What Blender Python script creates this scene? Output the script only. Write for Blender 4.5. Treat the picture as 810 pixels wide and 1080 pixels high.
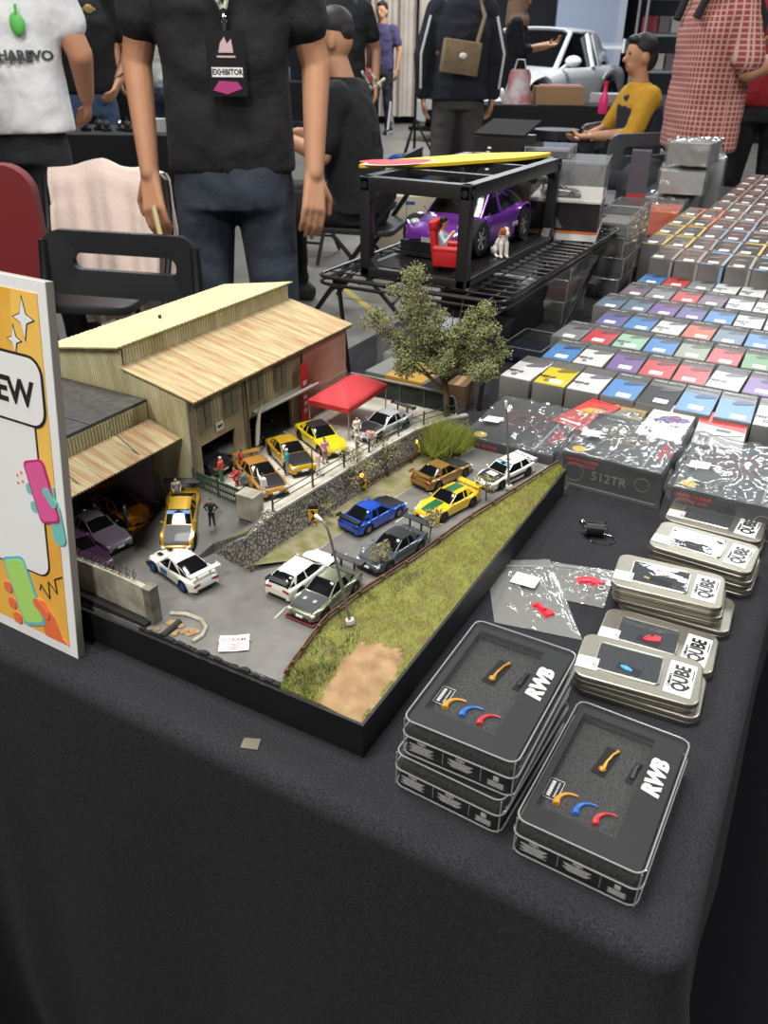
import bpy, bmesh, math, random
from mathutils import Matrix, Vector, noise
random.seed(7)
R = math.radians
PI = math.pi
SC = bpy.context.scene
COL = SC.collection
G = .77                        # drawing units to metres; the whole place is laid out in units and scaled to metres at the end
T = .975                       # table top height in units (0.75 m); x runs along the near table end, y down the long table
for o in list(bpy.data.objects):
    bpy.data.objects.remove(o)

# ------------------------------------------------------------------ camera, world, light, exposure
cd = bpy.data.cameras.new('camera')
cam = bpy.data.objects.new('camera', cd)
COL.objects.link(cam)
hd, th, ro = R(28.54), R(29.9637), R(.74237)
fw = Vector((-math.sin(hd)*math.cos(th), math.cos(hd)*math.cos(th), -math.sin(th)))
rt = Vector((math.cos(hd), math.sin(hd), 0))
up = rt.cross(fw)
r2 = rt*math.cos(ro)+up*math.sin(ro)
u2 = up*math.cos(ro)-rt*math.sin(ro)
cm = Matrix((r2, u2, -fw)).transposed().to_4x4()
cm.translation = Vector((.2592, -.4434, .55+T))*G
cam.matrix_world = cm
cd.sensor_fit = 'VERTICAL'
cd.sensor_height = 24
cd.lens = 850.14/1080*24
cd.clip_start = .01
cd.clip_end = 60
cd.dof.use_dof = True
cd.dof.focus_distance = 1.02*G
cd.dof.aperture_fstop = 11.0
SC.camera = cam

wd = bpy.data.worlds.new('world')
SC.world = wd
wd.use_nodes = True
bg = wd.node_tree.nodes['Background']
bg.inputs[0].default_value = (.80, .88, 1.0, 1)
bg.inputs[1].default_value = .10

def area(name, loc, target, size, power, color=(1, 1, 1), sy=None):
    l = bpy.data.lights.new(name, 'AREA')
    l.shape = 'RECTANGLE'
    l.size = size*G
    l.size_y = (sy or size)*G
    l.energy = power*G*G
    l.color = color
    o = bpy.data.objects.new(name, l)
    COL.objects.link(o)
    o.location = (Vector(loc)+Vector((0, 0, T)))*G
    d = Vector(target)-Vector(loc)
    o.rotation_euler = d.to_track_quat('-Z', 'Y').to_euler()
    return o

area('hall_lamp_key', (-1.9, -1.9, 3.4), (-.2, .3, 0), .5, 88, (1, .965, .90))
area('hall_lamp_above', (-.7, .5, 4.3), (-.1, .5, 0), 1.2, 205, (1, .985, .96))
area('hall_lamp_right', (3.3, 3.2, 4.2), (0, 1.2, 0), 1.2, 150, (.94, .97, 1))
area('hall_lamp_row', (-.3, 9.2, 4.4), (0, 2.5, 0), 1.5, 150, (.93, .97, 1))
area('fill_lamp_front', (.5, -2.7, 3.6), (-.2, .3, 0), .6, 105, (1, .98, .95))  # added front fill for the sign, near walls and garage interior
area('hall_lamp_middle', (-5.2, 5.0, 4.8), (-3.6, 5.0, -.9), 1.2, 300, (.95, .98, 1))
area('hall_lamp_far', (-5.5, 14, 5.2), (-6.0, 14, -.9), 3.0, 800, (.92, .96, 1))

SC.view_settings.view_transform = 'Standard'
SC.view_settings.look = 'None'
SC.view_settings.exposure = 0.0
SC.view_settings.gamma = 1.0
SC.view_settings.use_curve_mapping = False

# ------------------------------------------------------------------ materials
def lin(c):
    return c/12.92 if c <= .04045 else ((c+.055)/1.055)**2.4

def rgb(c):
    if isinstance(c, str):
        return tuple(lin(int(c[i:i+2], 16)/255) for i in (0, 2, 4))+(1,)
    return tuple(lin(x/255) for x in c)+(1,)

MATS = {}
def mat(name, c, rough=.5, metal=0, spec=.5, coat=0, stretch=None, vary=None, bump=None, emit=None, sheen=0):
    """vary=(scale, colour2, contrast); bump=(scale, strength, distance)"""
    if name in MATS:
        return MATS[name]
    m = bpy.data.materials.new(name)
    m.use_nodes = True
    nt = m.node_tree
    b = nt.nodes['Principled BSDF']
    b.inputs['Base Color'].default_value = rgb(c)
    b.inputs['Roughness'].default_value = rough
    b.inputs['Metallic'].default_value = metal
    b.inputs['Specular IOR Level'].default_value = spec
    b.inputs['Coat Weight'].default_value = coat
    b.inputs['Coat Roughness'].default_value = .06
    if sheen:
        b.inputs['Sheen Weight'].default_value = sheen
        b.inputs['Sheen Roughness'].default_value = .5
    tc = nt.nodes.new('ShaderNodeTexCoord')
    if vary:
        n = nt.nodes.new('ShaderNodeTexNoise')
        n.inputs['Scale'].default_value = vary[0]
        n.inputs['Detail'].default_value = 6
        if stretch:
            mp = nt.nodes.new('ShaderNodeMapping')
            mp.inputs['Scale'].default_value = stretch
            nt.links.new(tc.outputs['Object'], mp.inputs[0])
            nt.links.new(mp.outputs[0], n.inputs['Vector'])
        else:
            nt.links.new(tc.outputs['Object'], n.inputs['Vector'])
        r = nt.nodes.new('ShaderNodeValToRGB')
        k = vary[2] if len(vary) > 2 else .2
        r.color_ramp.elements[0].position = .5-k
        r.color_ramp.elements[1].position = .5+k
        r.color_ramp.elements[0].color = rgb(c)
        r.color_ramp.elements[1].color = rgb(vary[1])
        nt.links.new(n.outputs['Fac'], r.inputs[0])
        nt.links.new(r.outputs[0], b.inputs['Base Color'])
    if bump:
        n = nt.nodes.new('ShaderNodeTexNoise')
        n.inputs['Scale'].default_value = bump[0]
        n.inputs['Detail'].default_value = 4
        nt.links.new(tc.outputs['Object'], n.inputs['Vector'])
        bp = nt.nodes.new('ShaderNodeBump')
        bp.inputs['Strength'].default_value = bump[1]
        bp.inputs['Distance'].default_value = bump[2]
        nt.links.new(n.outputs['Fac'], bp.inputs['Height'])
        nt.links.new(bp.outputs[0], b.inputs['Normal'])
    if emit:
        b.inputs['Emission Color'].default_value = rgb(emit[0])
        b.inputs['Emission Strength'].default_value = emit[1]
    MATS[name] = m
    return m

def clear(name, tint=(255, 255, 255), haze=0.0, hazecol=(210, 210, 210), gloss=.04, bump=None, boost=1.0):
    """clear plastic sheet: see-through with fresnel reflections and a little haze"""
    if name in MATS:
        return MATS[name]
    m = bpy.data.materials.new(name)
    m.use_nodes = True
    nt = m.node_tree
    nt.nodes.clear()
    out = nt.nodes.new('ShaderNodeOutputMaterial')
    tr = nt.nodes.new('ShaderNodeBsdfTransparent')
    tr.inputs[0].default_value = rgb(tint)
    gl = nt.nodes.new('ShaderNodeBsdfGlossy')
    gl.inputs['Roughness'].default_value = gloss
    df = nt.nodes.new('ShaderNodeBsdfDiffuse')
    df.inputs[0].default_value = rgb(hazecol)
    fr = nt.nodes.new('ShaderNodeFresnel')
    fr.inputs[0].default_value = 1.45
    mu = nt.nodes.new('ShaderNodeMath')
    mu.operation = 'MULTIPLY'
    mu.inputs[1].default_value = boost
    mu.use_clamp = True
    ge = nt.nodes.new('ShaderNodeNewGeometry')
    inv = nt.nodes.new('ShaderNodeMath')
    inv.operation = 'SUBTRACT'
    inv.inputs[0].default_value = 1
    nt.links.new(ge.outputs['Backfacing'], inv.inputs[1])
    mb_ = nt.nodes.new('ShaderNodeMath')
    mb_.operation = 'MULTIPLY'
    nt.links.new(fr.outputs[0], mb_.inputs[0])
    nt.links.new(inv.outputs[0], mb_.inputs[1])
    nt.links.new(mb_.outputs[0], mu.inputs[0])
    m1 = nt.nodes.new('ShaderNodeMixShader')
    m1.inputs[0].default_value = haze
    nt.links.new(tr.outputs[0], m1.inputs[1])
    nt.links.new(df.outputs[0], m1.inputs[2])
    m2 = nt.nodes.new('ShaderNodeMixShader')
    nt.links.new(mu.outputs[0], m2.inputs[0])
    nt.links.new(m1.outputs[0], m2.inputs[1])
    nt.links.new(gl.outputs[0], m2.inputs[2])
    nt.links.new(m2.outputs[0], out.inputs[0])
    if bump:
        tc = nt.nodes.new('ShaderNodeTexCoord')
        n = nt.nodes.new('ShaderNodeTexNoise')
        n.inputs['Scale'].default_value = bump[0]
        n.inputs['Detail'].default_value = 3
        nt.links.new(tc.outputs['Object'], n.inputs['Vector'])
        bp = nt.nodes.new('ShaderNodeBump')
        bp.inputs['Strength'].default_value = bump[1]
        bp.inputs['Distance'].default_value = bump[2]
        nt.links.new(n.outputs['Fac'], bp.inputs['Height'])
        nt.links.new(bp.outputs[0], gl.inputs['Normal'])
        nt.links.new(bp.outputs[0], fr.inputs['Normal'])
    MATS[name] = m
    return m

# ------------------------------------------------------------------ mesh builder
class MB:
    def __init__(s):
        s.v, s.f, s.m = [], [], []
        s.M = None
    def add(s, vs, fs, mi=0):
        n = len(s.v)
        if s.M is not None:
            vs = [s.M @ Vector(p) for p in vs]
        s.v += [tuple(p) for p in vs]
        s.f += [tuple(i+n for i in f) for f in fs]
        s.m += [mi]*len(fs)
        return s
    def box(s, c, d, mi=0, rz=0, ry=0, rx=0):
        x, y, z = d[0]/2, d[1]/2, d[2]/2
        vs = [(a*x, b*y, g*z) for g in (-1, 1) for b in (-1, 1) for a in (-1, 1)]
        if rz or ry or rx:
            m = Matrix.Rotation(rz, 3, 'Z') @ Matrix.Rotation(ry, 3, 'Y') @ Matrix.Rotation(rx, 3, 'X')
            vs = [m @ Vector(p) for p in vs]
        vs = [(p[0]+c[0], p[1]+c[1], p[2]+c[2]) for p in vs]
        return s.add(vs, [(0, 2, 3, 1), (4, 5, 7, 6), (0, 1, 5, 4), (2, 6, 7, 3), (0, 4, 6, 2), (1, 3, 7, 5)], mi)
    def loft(s, rings, mi=0, cap=True, close=True):
        n = len(rings[0])
        vs = [p for r in rings for p in r]
        fs = []
        for i in range(len(rings)-1):
            for j in range(n if close else n-1):
                k = (j+1) % n
                fs.append((i*n+j, i*n+k, (i+1)*n+k, (i+1)*n+j))
        if cap:
            fs.append(tuple(reversed(range(n))))
            fs.append(tuple((len(rings)-1)*n+j for j in range(n)))
        return s.add(vs, fs, mi)
    def rbox(s, c, d, r, ch=0, mi=0, seg=4, rz=0):
        """box with rounded vertical corners and chamfered rims; c is the centre"""
        x, y, z = d[0]/2, d[1]/2, d[2]/2
        def ring(i, zz):
            pts = []
            rr = max(r-i, 1e-5)
            for k, (sx, sy) in enumerate(((1, 1), (-1, 1), (-1, -1), (1, -1))):
                for q in range(seg+1):
                    a = k*PI/2+q*PI/2/seg
                    px, py = sx*(x-r)+rr*math.cos(a), sy*(y-r)+rr*math.sin(a)
                    if rz:
                        px, py = px*math.cos(rz)-py*math.sin(rz), px*math.sin(rz)+py*math.cos(rz)
                    pts.append((c[0]+px, c[1]+py, c[2]+zz))
            return pts
        if ch:
            rs = [ring(ch, -z), ring(ch*.3, -z+ch*.3), ring(0, -z+ch), ring(0, z-ch), ring(ch*.3, z-ch*.3), ring(ch, z)]
        else:
            rs = [ring(0, -z), ring(0, z)]
        return s.loft(rs, mi)
    def cyl(s, p0, p1, r0, r1=None, n=12, mi=0, cap=True, ph=0):
        r1 = r0 if r1 is None else r1
        p0, p1 = Vector(p0), Vector(p1)
        d = (p1-p0).normalized()
        a = d.orthogonal().normalized()
        b = d.cross(a)
        rs = [[p+(a*math.cos(ph+2*PI*k/n)+b*math.sin(ph+2*PI*k/n))*r for k in range(n)] for p, r in ((p0, r0), (p1, r1))]
        return s.loft(rs, mi, cap)
    def tube(s, pts, r, n=8, mi=0, closed=False):
        P = [Vector(p) for p in pts]
        rs = r if isinstance(r, (list, tuple)) else [r]*len(P)
        rings = []
        a = None
        for i, p in enumerate(P):
            q0 = P[i-1] if (i or closed) else p
            q1 = P[(i+1) % len(P)] if (i < len(P)-1 or closed) else p
            d = (q1-q0).normalized()
            if a is None:
                a = d.orthogonal().normalized()
            a = (a-d*a.dot(d)).normalized()
            b = d.cross(a)
            rings.append([p+(a*math.cos(2*PI*k/n)+b*math.sin(2*PI*k/n))*rs[i] for k in range(n)])
        if closed:
            rings.append(rings[0])
        return s.loft(rings, mi, not closed)
    def prism(s, poly, h0, h1, mi=0, axis='z'):
        def P(a, b, h):
            return (a, b, h) if axis == 'z' else ((h, a, b) if axis == 'x' else (a, h, b))
        return s.loft([[P(a, b, h0) for a, b in poly], [P(a, b, h1) for a, b in poly]], mi)
    def ell(s, c, r, n=12, k=8, mi=0, rz=0):
        r = (r, r, r) if not isinstance(r, (tuple, list)) else r
        vs = []
        for i in range(1, k):
            t = PI*i/k
            for j in range(n):
                p = 2*PI*j/n
                x, y, z = r[0]*math.sin(t)*math.cos(p), r[1]*math.sin(t)*math.sin(p), r[2]*math.cos(t)
                if rz:
                    x, y = x*math.cos(rz)-y*math.sin(rz), x*math.sin(rz)+y*math.cos(rz)
                vs.append((c[0]+x, c[1]+y, c[2]+z))
        vs += [(c[0], c[1], c[2]+r[2]), (c[0], c[1], c[2]-r[2])]
        a, b = len(vs)-2, len(vs)-1
        fs = [(i*n+j, (i+1)*n+j, (i+1)*n+(j+1) % n, i*n+(j+1) % n) for i in range(k-2) for j in range(n)]
        fs += [(a, j, (j+1) % n) for j in range(n)]
        fs += [(b, (k-2)*n+(j+1) % n, (k-2)*n+j) for j in range(n)]
        return s.add(vs, fs, mi)
    def cap(s, p0, p1, r0, r1=None, n=12, mi=0):
        """tapered capsule"""
        r1 = r0 if r1 is None else r1
        p0, p1 = Vector(p0), Vector(p1)
        d = (p1-p0).normalized()
        a = d.orthogonal().normalized()
        b = d.cross(a)
        rings = []
        for p, r, sg in ((p0, r0, -1), (p1, r1, 1)):
            for q in ((80, 50, 22, 0) if sg < 0 else (0, 22, 50, 80)):
                t = R(q)
                rings.append([p+d*(sg*r*math.sin(t))+(a*math.cos(2*PI*k/n)+b*math.sin(2*PI*k/n))*r*math.cos(t) for k in range(n)])
        return s.loft(rings, mi)
    def grid(s, nx, ny, fn, mi=0, thick=None):
        vs = [fn(i/nx, j/ny) for j in range(ny+1) for i in range(nx+1)]
        w = nx+1
        fs = [(j*w+i, j*w+i+1, (j+1)*w+i+1, (j+1)*w+i) for j in range(ny) for i in range(nx)]
        if thick:
            n = len(vs)
            vs2 = [(p[0]+thick[0], p[1]+thick[1], p[2]+thick[2]) for p in vs]
            rim = [i for i in range(nx+1)]+[j*w+nx for j in range(1, ny+1)]+[ny*w+i for i in range(nx-1, -1, -1)]+[j*w for j in range(ny-1, 0, -1)]
            fs = fs+[tuple(n+i for i in reversed(f)) for f in fs]
            fs += [(rim[k], n+rim[k], n+rim[(k+1) % len(rim)], rim[(k+1) % len(rim)]) for k in range(len(rim))]
            vs = vs+vs2
        return s.add(vs, fs, mi)
    def mesh(s, name, mats, smooth=38):
        me = bpy.data.meshes.new(name)
        me.from_pydata(s.v, [], s.f)
        for m in (mats if isinstance(mats, (list, tuple)) else [mats]):
            me.materials.append(m)
        me.polygons.foreach_set('material_index', s.m)
        b = bmesh.new()
        b.from_mesh(me)
        bmesh.ops.recalc_face_normals(b, faces=b.faces)
        if smooth:
            cs = R(smooth)
            for f in b.faces:
                f.smooth = True
            for e in b.edges:
                if len(e.link_faces) == 2 and e.calc_face_angle(0) > (R(9) if max(len(f.verts) for f in e.link_faces) > 8 else cs):
                    e.smooth = False
        b.to_mesh(me)
        b.free()
        return me
    def build(s, name, mats, parent=None, smooth=38):
        return put(name, s.mesh(name, mats, smooth), parent)

def put(name, me, parent=None):
    o = bpy.data.objects.new(name, me)
    COL.objects.link(o)
    if parent is not None:
        o.parent = parent
    else:
        o.location = (0, 0, T)
    return o

def tag(o, label=None, cat=None, group=None, kind=None):
    if label: o['label'] = label
    if cat: o['category'] = cat
    if group: o['group'] = group
    if kind: o['kind'] = kind
    return o

def thing(name, label, cat, loc=(0, 0, 0), rz=0, group=None):
    o = bpy.data.objects.new(name, None)
    COL.objects.link(o)
    o.empty_display_size = .02
    o.location = (loc[0], loc[1], loc[2]+T)
    o.rotation_euler = (0, 0, rz)
    return tag(o, label, cat, group)

def copy_tree(o, parent=None):
    c = o.copy()
    COL.objects.link(c)
    if parent is not None:
        c.parent = parent
    for ch in o.children:
        copy_tree(ch, c)
    return c

FONTS = {}
def text_mb(mb, s, size, M, mi=0, depth=.0003, bold=0, align='CENTER'):
    """letters added to a builder; M takes the x-right y-up text plane into place"""
    key = (s, size, depth, bold, align)
    if key not in FONTS:
        cu = bpy.data.curves.new('t', 'FONT')
        cu.body = s
        cu.size = size
        cu.extrude = depth
        cu.offset = bold
        cu.align_x = align
        cu.align_y = 'CENTER'
        cu.resolution_u = 2
        o = bpy.data.objects.new('t', cu)
        COL.objects.link(o)
        dg = bpy.context.evaluated_depsgraph_get()
        me = bpy.data.meshes.new_from_object(o.evaluated_get(dg))
        FONTS[key] = ([tuple(v.co) for v in me.vertices], [tuple(p.vertices) for p in me.polygons])
        bpy.data.objects.remove(o)
        bpy.data.curves.remove(cu)
        bpy.data.meshes.remove(me)
    vs, fs = FONTS[key]
    old = mb.M
    mb.M = (old @ M) if old is not None else M
    mb.add([Vector(p) for p in vs], fs, mi)
    mb.M = old
    return mb

def TR(x, y, z, rz=0, rx=0, ry=0):
    return Matrix.Translation((x, y, z)) @ Matrix.Rotation(rz, 4, 'Z') @ Matrix.Rotation(ry, 4, 'Y') @ Matrix.Rotation(rx, 4, 'X')

def blob(name, prims, voxel, mats, parent=None, smooth_it=4, disp=None):
    """one continuous surface grown over overlapping closed pieces; returns the object"""
    mb = MB()
    for p in prims:
        k = p[0]
        if k == 'cap': mb.cap(p[1], p[2], p[3], p[4], 14)
        elif k == 'ell': mb.ell(p[1], p[2], 18, 12, rz=p[3] if len(p) > 3 else 0)
        elif k == 'loft': mb.loft(p[1])
        elif k == 'box': mb.box(p[1], p[2], rz=p[3] if len(p) > 3 else 0)
    me = mb.mesh('tmp', [], 0)
    o = bpy.data.objects.new('tmp', me)
    COL.objects.link(o)
    m = o.modifiers.new('r', 'REMESH')
    m.mode = 'VOXEL'
    m.voxel_size = voxel
    if smooth_it:
        m2 = o.modifiers.new('s', 'SMOOTH')
        m2.factor = .5
        m2.iterations = smooth_it
    dg = bpy.context.evaluated_depsgraph_get()
    out = bpy.data.meshes.new_from_object(o.evaluated_get(dg))
    bpy.data.objects.remove(o)
    out.name = name
    out.materials.clear()
    for mm in (mats if isinstance(mats, (list, tuple)) else [mats]):
        out.materials.append(mm)
    if disp:
        for v in out.vertices:
            v.co = disp(v.co)
    for p in out.polygons:
        p.use_smooth = True
    return put(name, out, parent)

def er(z, rx, ry, cx=0, cy=0, n=20, pw=2.4):
    """one body cross-section ring at height z"""
    pts = []
    for k in range(n):
        a = 2*PI*k/n
        c, s = math.cos(a), math.sin(a)
        pts.append((cx+rx*math.copysign(abs(c)**(2/pw), c), cy+ry*math.copysign(abs(s)**(2/pw), s), z))
    return pts
# ------------------------------------------------------------------ the hall
HV = Vector((-math.sin(hd), math.cos(hd), 0))      # direction the photographer faces
HR = Vector((math.cos(hd), math.sin(hd), 0))
C0 = Vector((.2592, -.4434, 0))
def at(D, s, z=0):
    """place in the hall: D metres ahead, s metres to the right; z from the table top"""
    p = C0+HV*D+HR*s
    return (p.x, p.y, z)
FL = -T

def struct(o):
    o['kind'] = 'structure'
    return o

m_floor = mat('concrete', (134, 130, 122), .42, vary=(3.0, (112, 109, 103), .25), bump=(60, .05, .002))
m = MB(); c = at(10, 0)
m.box((c[0], c[1], FL-.05), (40, 34, .1), rz=hd)
struct(m.build('floor', m_floor))
m = MB(); c = at(25.2, 0)
m.box((c[0], c[1], FL+3.6), (40, .3, 7.2), rz=hd)
struct(m.build('wall_back', mat('hall_wall', (62, 64, 72), .8)))
for sd, nm in ((-16.2, 'wall_left'), (16.2, 'wall_right')):
    m = MB(); c = at(10, sd)
    m.box((c[0], c[1], FL+3.6), (.3, 34, 7.2), rz=hd)
    struct(m.build(nm, mat('hall_wall', (62, 64, 72), .8)))
m = MB(); c = at(10, 0)
m.box((c[0], c[1], FL+7.3), (40, 34, .2), rz=hd)
struct(m.build('ceiling', mat('hall_ceiling', (60, 60, 62), .9)))
# yellow lane tape on the concrete
my = mat('lane_tape', (178, 160, 70), .6)
for k, (D, s, L, a) in enumerate(((4.4, -.55, 1.5, .35), (5.6, -.2, 1.2, -1.2), (3.9, -.95, .9, .35))):
    m = MB(); c = at(D, s)
    m.box((c[0], c[1], FL+.001), (L, .05, .002), rz=hd+a)
    struct(m.build('trim_%d' % (k+1), my))

m = MB(); m.box((1.75, .2, FL+.003), (2.9, 7.4, .006)); m.box((-.66, -1.8, FL+.003), (1.9, 3.4, .006))  # added dark sheets: black cloth stand-in at right, unseen bounce absorber in front
struct(m.build('floor_dark_filler', mat('dark_filler', (22, 22, 24), .95, spec=.1)))

# ------------------------------------------------------------------ black cloth over the long table
def cloth_mat():
    m = mat('black_cloth', (40, 40, 43), .95, spec=.06, sheen=.03)
    nt = m.node_tree
    b = nt.nodes['Principled BSDF']
    tc = nt.nodes.new('ShaderNodeTexCoord')
    n = nt.nodes.new('ShaderNodeTexNoise')
    n.inputs['Scale'].default_value = 620
    n.inputs['Detail'].default_value = 3
    nt.links.new(tc.outputs['Object'], n.inputs['Vector'])
    r = nt.nodes.new('ShaderNodeValToRGB')
    r.color_ramp.elements[0].position = .3
    r.color_ramp.elements[1].position = .7
    r.color_ramp.elements[0].color = rgb((30, 30, 32))
    r.color_ramp.elements[1].color = rgb((55, 55, 58))
    nt.links.new(n.outputs['Fac'], r.inputs[0])
    nt.links.new(r.outputs[0], b.inputs['Base Color'])
    bp = nt.nodes.new('ShaderNodeBump')
    bp.inputs['Strength'].default_value = .35
    bp.inputs['Distance'].default_value = .001
    nt.links.new(n.outputs['Fac'], bp.inputs['Height'])
    nt.links.new(bp.outputs[0], b.inputs['Normal'])
    return m
M_CLOTH = cloth_mat()

def tablecloth(x0, x1, y0, y1, label, seed, group=None):
    rnd = random.Random(seed)
    cr = .03
    pts = []
    def seg(ax, ay, bx, by, n):
        for i in range(n):
            t = i/n
            pts.append((ax+(bx-ax)*t, ay+(by-ay)*t))
    nX, nY = 90, 110
    seg(x0+cr, y0, x1-cr, y0, nX)
    for i in range(8):
        a = -PI/2+PI/2*i/8
        pts.append((x1-cr+cr*math.cos(a), y0+cr+cr*math.sin(a)))
    seg(x1, y0+cr, x1, y1-cr, nY)
    for i in range(8):
        a = PI/2*i/8
        pts.append((x1-cr+cr*math.cos(a), y1-cr+cr*math.sin(a)))
    seg(x1-cr, y1, x0+cr, y1, nX)
    for i in range(8):
        a = PI/2+PI/2*i/8
        pts.append((x0+cr+cr*math.cos(a), y1-cr+cr*math.sin(a)))
    seg(x0, y1-cr, x0, y0+cr, nY)
    for i in range(8):
        a = PI+PI/2*i/8
        pts.append((x0+cr+cr*math.cos(a), y0+cr+cr*math.sin(a)))
    n = len(pts)
    nor = []
    for i in range(n):
        a, b = pts[i-1], pts[(i+1) % n]
        d = Vector((b[0]-a[0], b[1]-a[1], 0)).normalized()
        nor.append(Vector((d.y, -d.x, 0)))
    arc = [0]
    for i in range(1, n):
        arc.append(arc[-1]+math.dist(pts[i], pts[i-1]))
    rings = []
    er_ = .016
    prof = [(-er_-.004, 0), (-er_, 0)]+[(-er_+er_*math.sin(R(q)), -er_+er_*math.cos(R(q))) for q in (15, 35, 55, 75, 90)]
    prof += [(.002, -.05), (.006, -.12), (.012, -.25), (.02, -.42), (.028, -.6), (.034, -T+.002)]
    corner = []
    for i in range(n):
        x, y = pts[i]
        dx = min(abs(x-x0), abs(x-x1)); dy = min(abs(y-y0), abs(y-y1))
        corner.append(math.exp(-(max(dx, dy)/.10)**2))
    for off, z in prof:
        f = min(max((-z-.03)/.6, 0), 1)
        ring = []
        for i in range(n):
            w = math.sin(arc[i]*9.0+seed)+.6*math.sin(arc[i]*21+1.7*seed)+.3*noise.noise((arc[i]*7, seed, 0))
            o = off+f*.014*w+corner[i]*f*(.07+.05*math.sin(arc[i]*60))
            p = Vector((pts[i][0], pts[i][1], z))+nor[i]*o
            ring.append(p)
        rings.append(ring)
    m = MB()
    m.loft(rings, 0, cap=False)
    m.f.append(tuple(range(n))); m.m.append(0)
    return tag(m.build('tablecloth', M_CLOTH, smooth=50), label, 'tablecloth', group)

tablecloth(-.605, .293, -.062, 3.9, 'black cloth over the long table under the diorama and the boxes', 1.3)

# ------------------------------------------------------------------ diorama base
ASPH = mat('asphalt', (116, 114, 109), .85, vary=(38, (97, 95, 91), .22), bump=(500, .2, .0006))
CONC = mat('weathered_concrete', (194, 188, 170), .85, vary=(45, (128, 120, 102), .22), bump=(300, .3, .0006))
PALE = mat('pale_slab', (196, 191, 178), .85, vary=(40, (165, 158, 144), .2))
BLK = mat('black_board', (20, 20, 21), .55)
BLK2 = mat('black_paint', (26, 26, 27), .4)
WHT = mat('white_print', (236, 236, 234), .6)
DIRT = mat('bare_dirt', (170, 140, 102), .95, vary=(60, (126, 98, 66), .25), bump=(250, .6, .001))
SOIL = mat('grassy_soil', (128, 130, 62), .95, vary=(55, (104, 92, 56), .2), bump=(250, .7, .001))
GRAV = mat('sandy_shoulder', (150, 138, 112), .95, vary=(70, (112, 112, 62), .18), bump=(300, .6, .001))
RAIL = mat('rusty_rail', (120, 84, 54), .8, vary=(90, (84, 58, 40), .2))

def stone_mat():
    m = mat('stone_wall', (120, 116, 108), .9)
    nt = m.node_tree
    b = nt.nodes['Principled BSDF']
    tc = nt.nodes.new('ShaderNodeTexCoord')
    v = nt.nodes.new('ShaderNodeTexVoronoi')
    v.feature = 'DISTANCE_TO_EDGE'
    v.inputs['Scale'].default_value = 190
    v2 = nt.nodes.new('ShaderNodeTexVoronoi')
    v2.inputs['Scale'].default_value = 190
    nt.links.new(tc.outputs['Object'], v.inputs['Vector'])
    nt.links.new(tc.outputs['Object'], v2.inputs['Vector'])
    r = nt.nodes.new('ShaderNodeValToRGB')
    r.color_ramp.elements[0].position = .04
    r.color_ramp.elements[1].position = .12
    r.color_ramp.elements[0].color = rgb((122, 116, 106))
    r.color_ramp.elements[1].color = (1, 1, 1, 1)
    nt.links.new(v.outputs['Distance'], r.inputs[0])
    hs = nt.nodes.new('ShaderNodeValToRGB')
    hs.color_ramp.elements[0].color = rgb((128, 124, 114))
    hs.color_ramp.elements[1].color = rgb((184, 178, 166))
    nt.links.new(v2.outputs['Color'], hs.inputs[0])
    mx = nt.nodes.new('ShaderNodeMix')
    mx.data_type = 'RGBA'
    mx.blend_type = 'MULTIPLY'
    mx.inputs['Factor'].default_value = 1
    nt.links.new(hs.outputs[0], mx.inputs['A'])
    nt.links.new(r.outputs[0], mx.inputs['B'])
    nt.links.new(mx.outputs['Result'], b.inputs['Base Color'])
    bp = nt.nodes.new('ShaderNodeBump')
    bp.inputs['Strength'].default_value = .8
    bp.inputs['Distance'].default_value = .0015
    nt.links.new(r.outputs[0], bp.inputs['Height'])
    nt.links.new(bp.outputs[0], b.inputs['Normal'])
    return m
STONE = stone_mat()

Z0, Z1 = .042, .09
base = thing('diorama_base', 'black tray holding a miniature hillside road, stone wall and raised forecourt', 'diorama', (0, 0, 0))
m = MB()
X0, Y1, H, t = -.583, .568, .039, .003
m.box((X0/2, t/2, H/2+.0005), (-X0, t, H-.001))
m.box((X0/2, Y1-t/2, H/2+.0005), (-X0, t, H-.001))
m.box((-t/2, Y1/2, H/2+.0005), (t, Y1-2*t, H-.001))
m.box((X0+t/2, Y1/2, H/2+.0005), (t, Y1-2*t, H-.001))
m.box((X0/2, Y1/2, .002), (-X0-.006, Y1-.006, .003))
m.build('tray', BLK, base, 0)

RR = [(-.0905, .012), (-.094, .033), (-.103, .10), (-.094, .165), (-.078, .235), (-.058, .36), (-.038, .445), (-.012, .562)]
RL = [(-.226, .20), (-.218, .273), (-.206, .359), (-.188, .474), (-.172, .520), (-.140, .559)]
def lerp_line(L, t):
    n = len(L)-1
    i = min(int(t*n), n-1)
    f = t*n-i
    return (L[i][0]*(1-f)+L[i+1][0]*f, L[i][1]*(1-f)+L[i+1][1]*f)

# road slab with a broken front edge that stands a little above the rim
rnd = random.Random(3)
m = MB()
fe = []
x = -.262
while x < -.09:
    fe.append((x, .0045+rnd.uniform(0, .004)))
    x += rnd.uniform(.004, .009)
fe.append((-.0905, .006))
poly = [(-.58, .006), (-.34, .006)]+fe+[lerp_line(RR, k/14) for k in range(1, 15)]+[(-.58, .562)]
m.prism(poly, .004, Z0)
m.build('road', ASPH, base, 0)
m = MB()
for i in range(len(fe)-1):
    a, b = fe[i], fe[i+1]
    zt = Z0+rnd.uniform(-.001, .0022)
    m.prism([(a[0], .0032), (b[0], .0032), (b[0], b[1]), (a[0], a[1])], .03, zt)
m.build('broken_edge', mat('black_foam', (30, 29, 27), .9, bump=(400, .5, .001)), base, 0)
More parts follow.
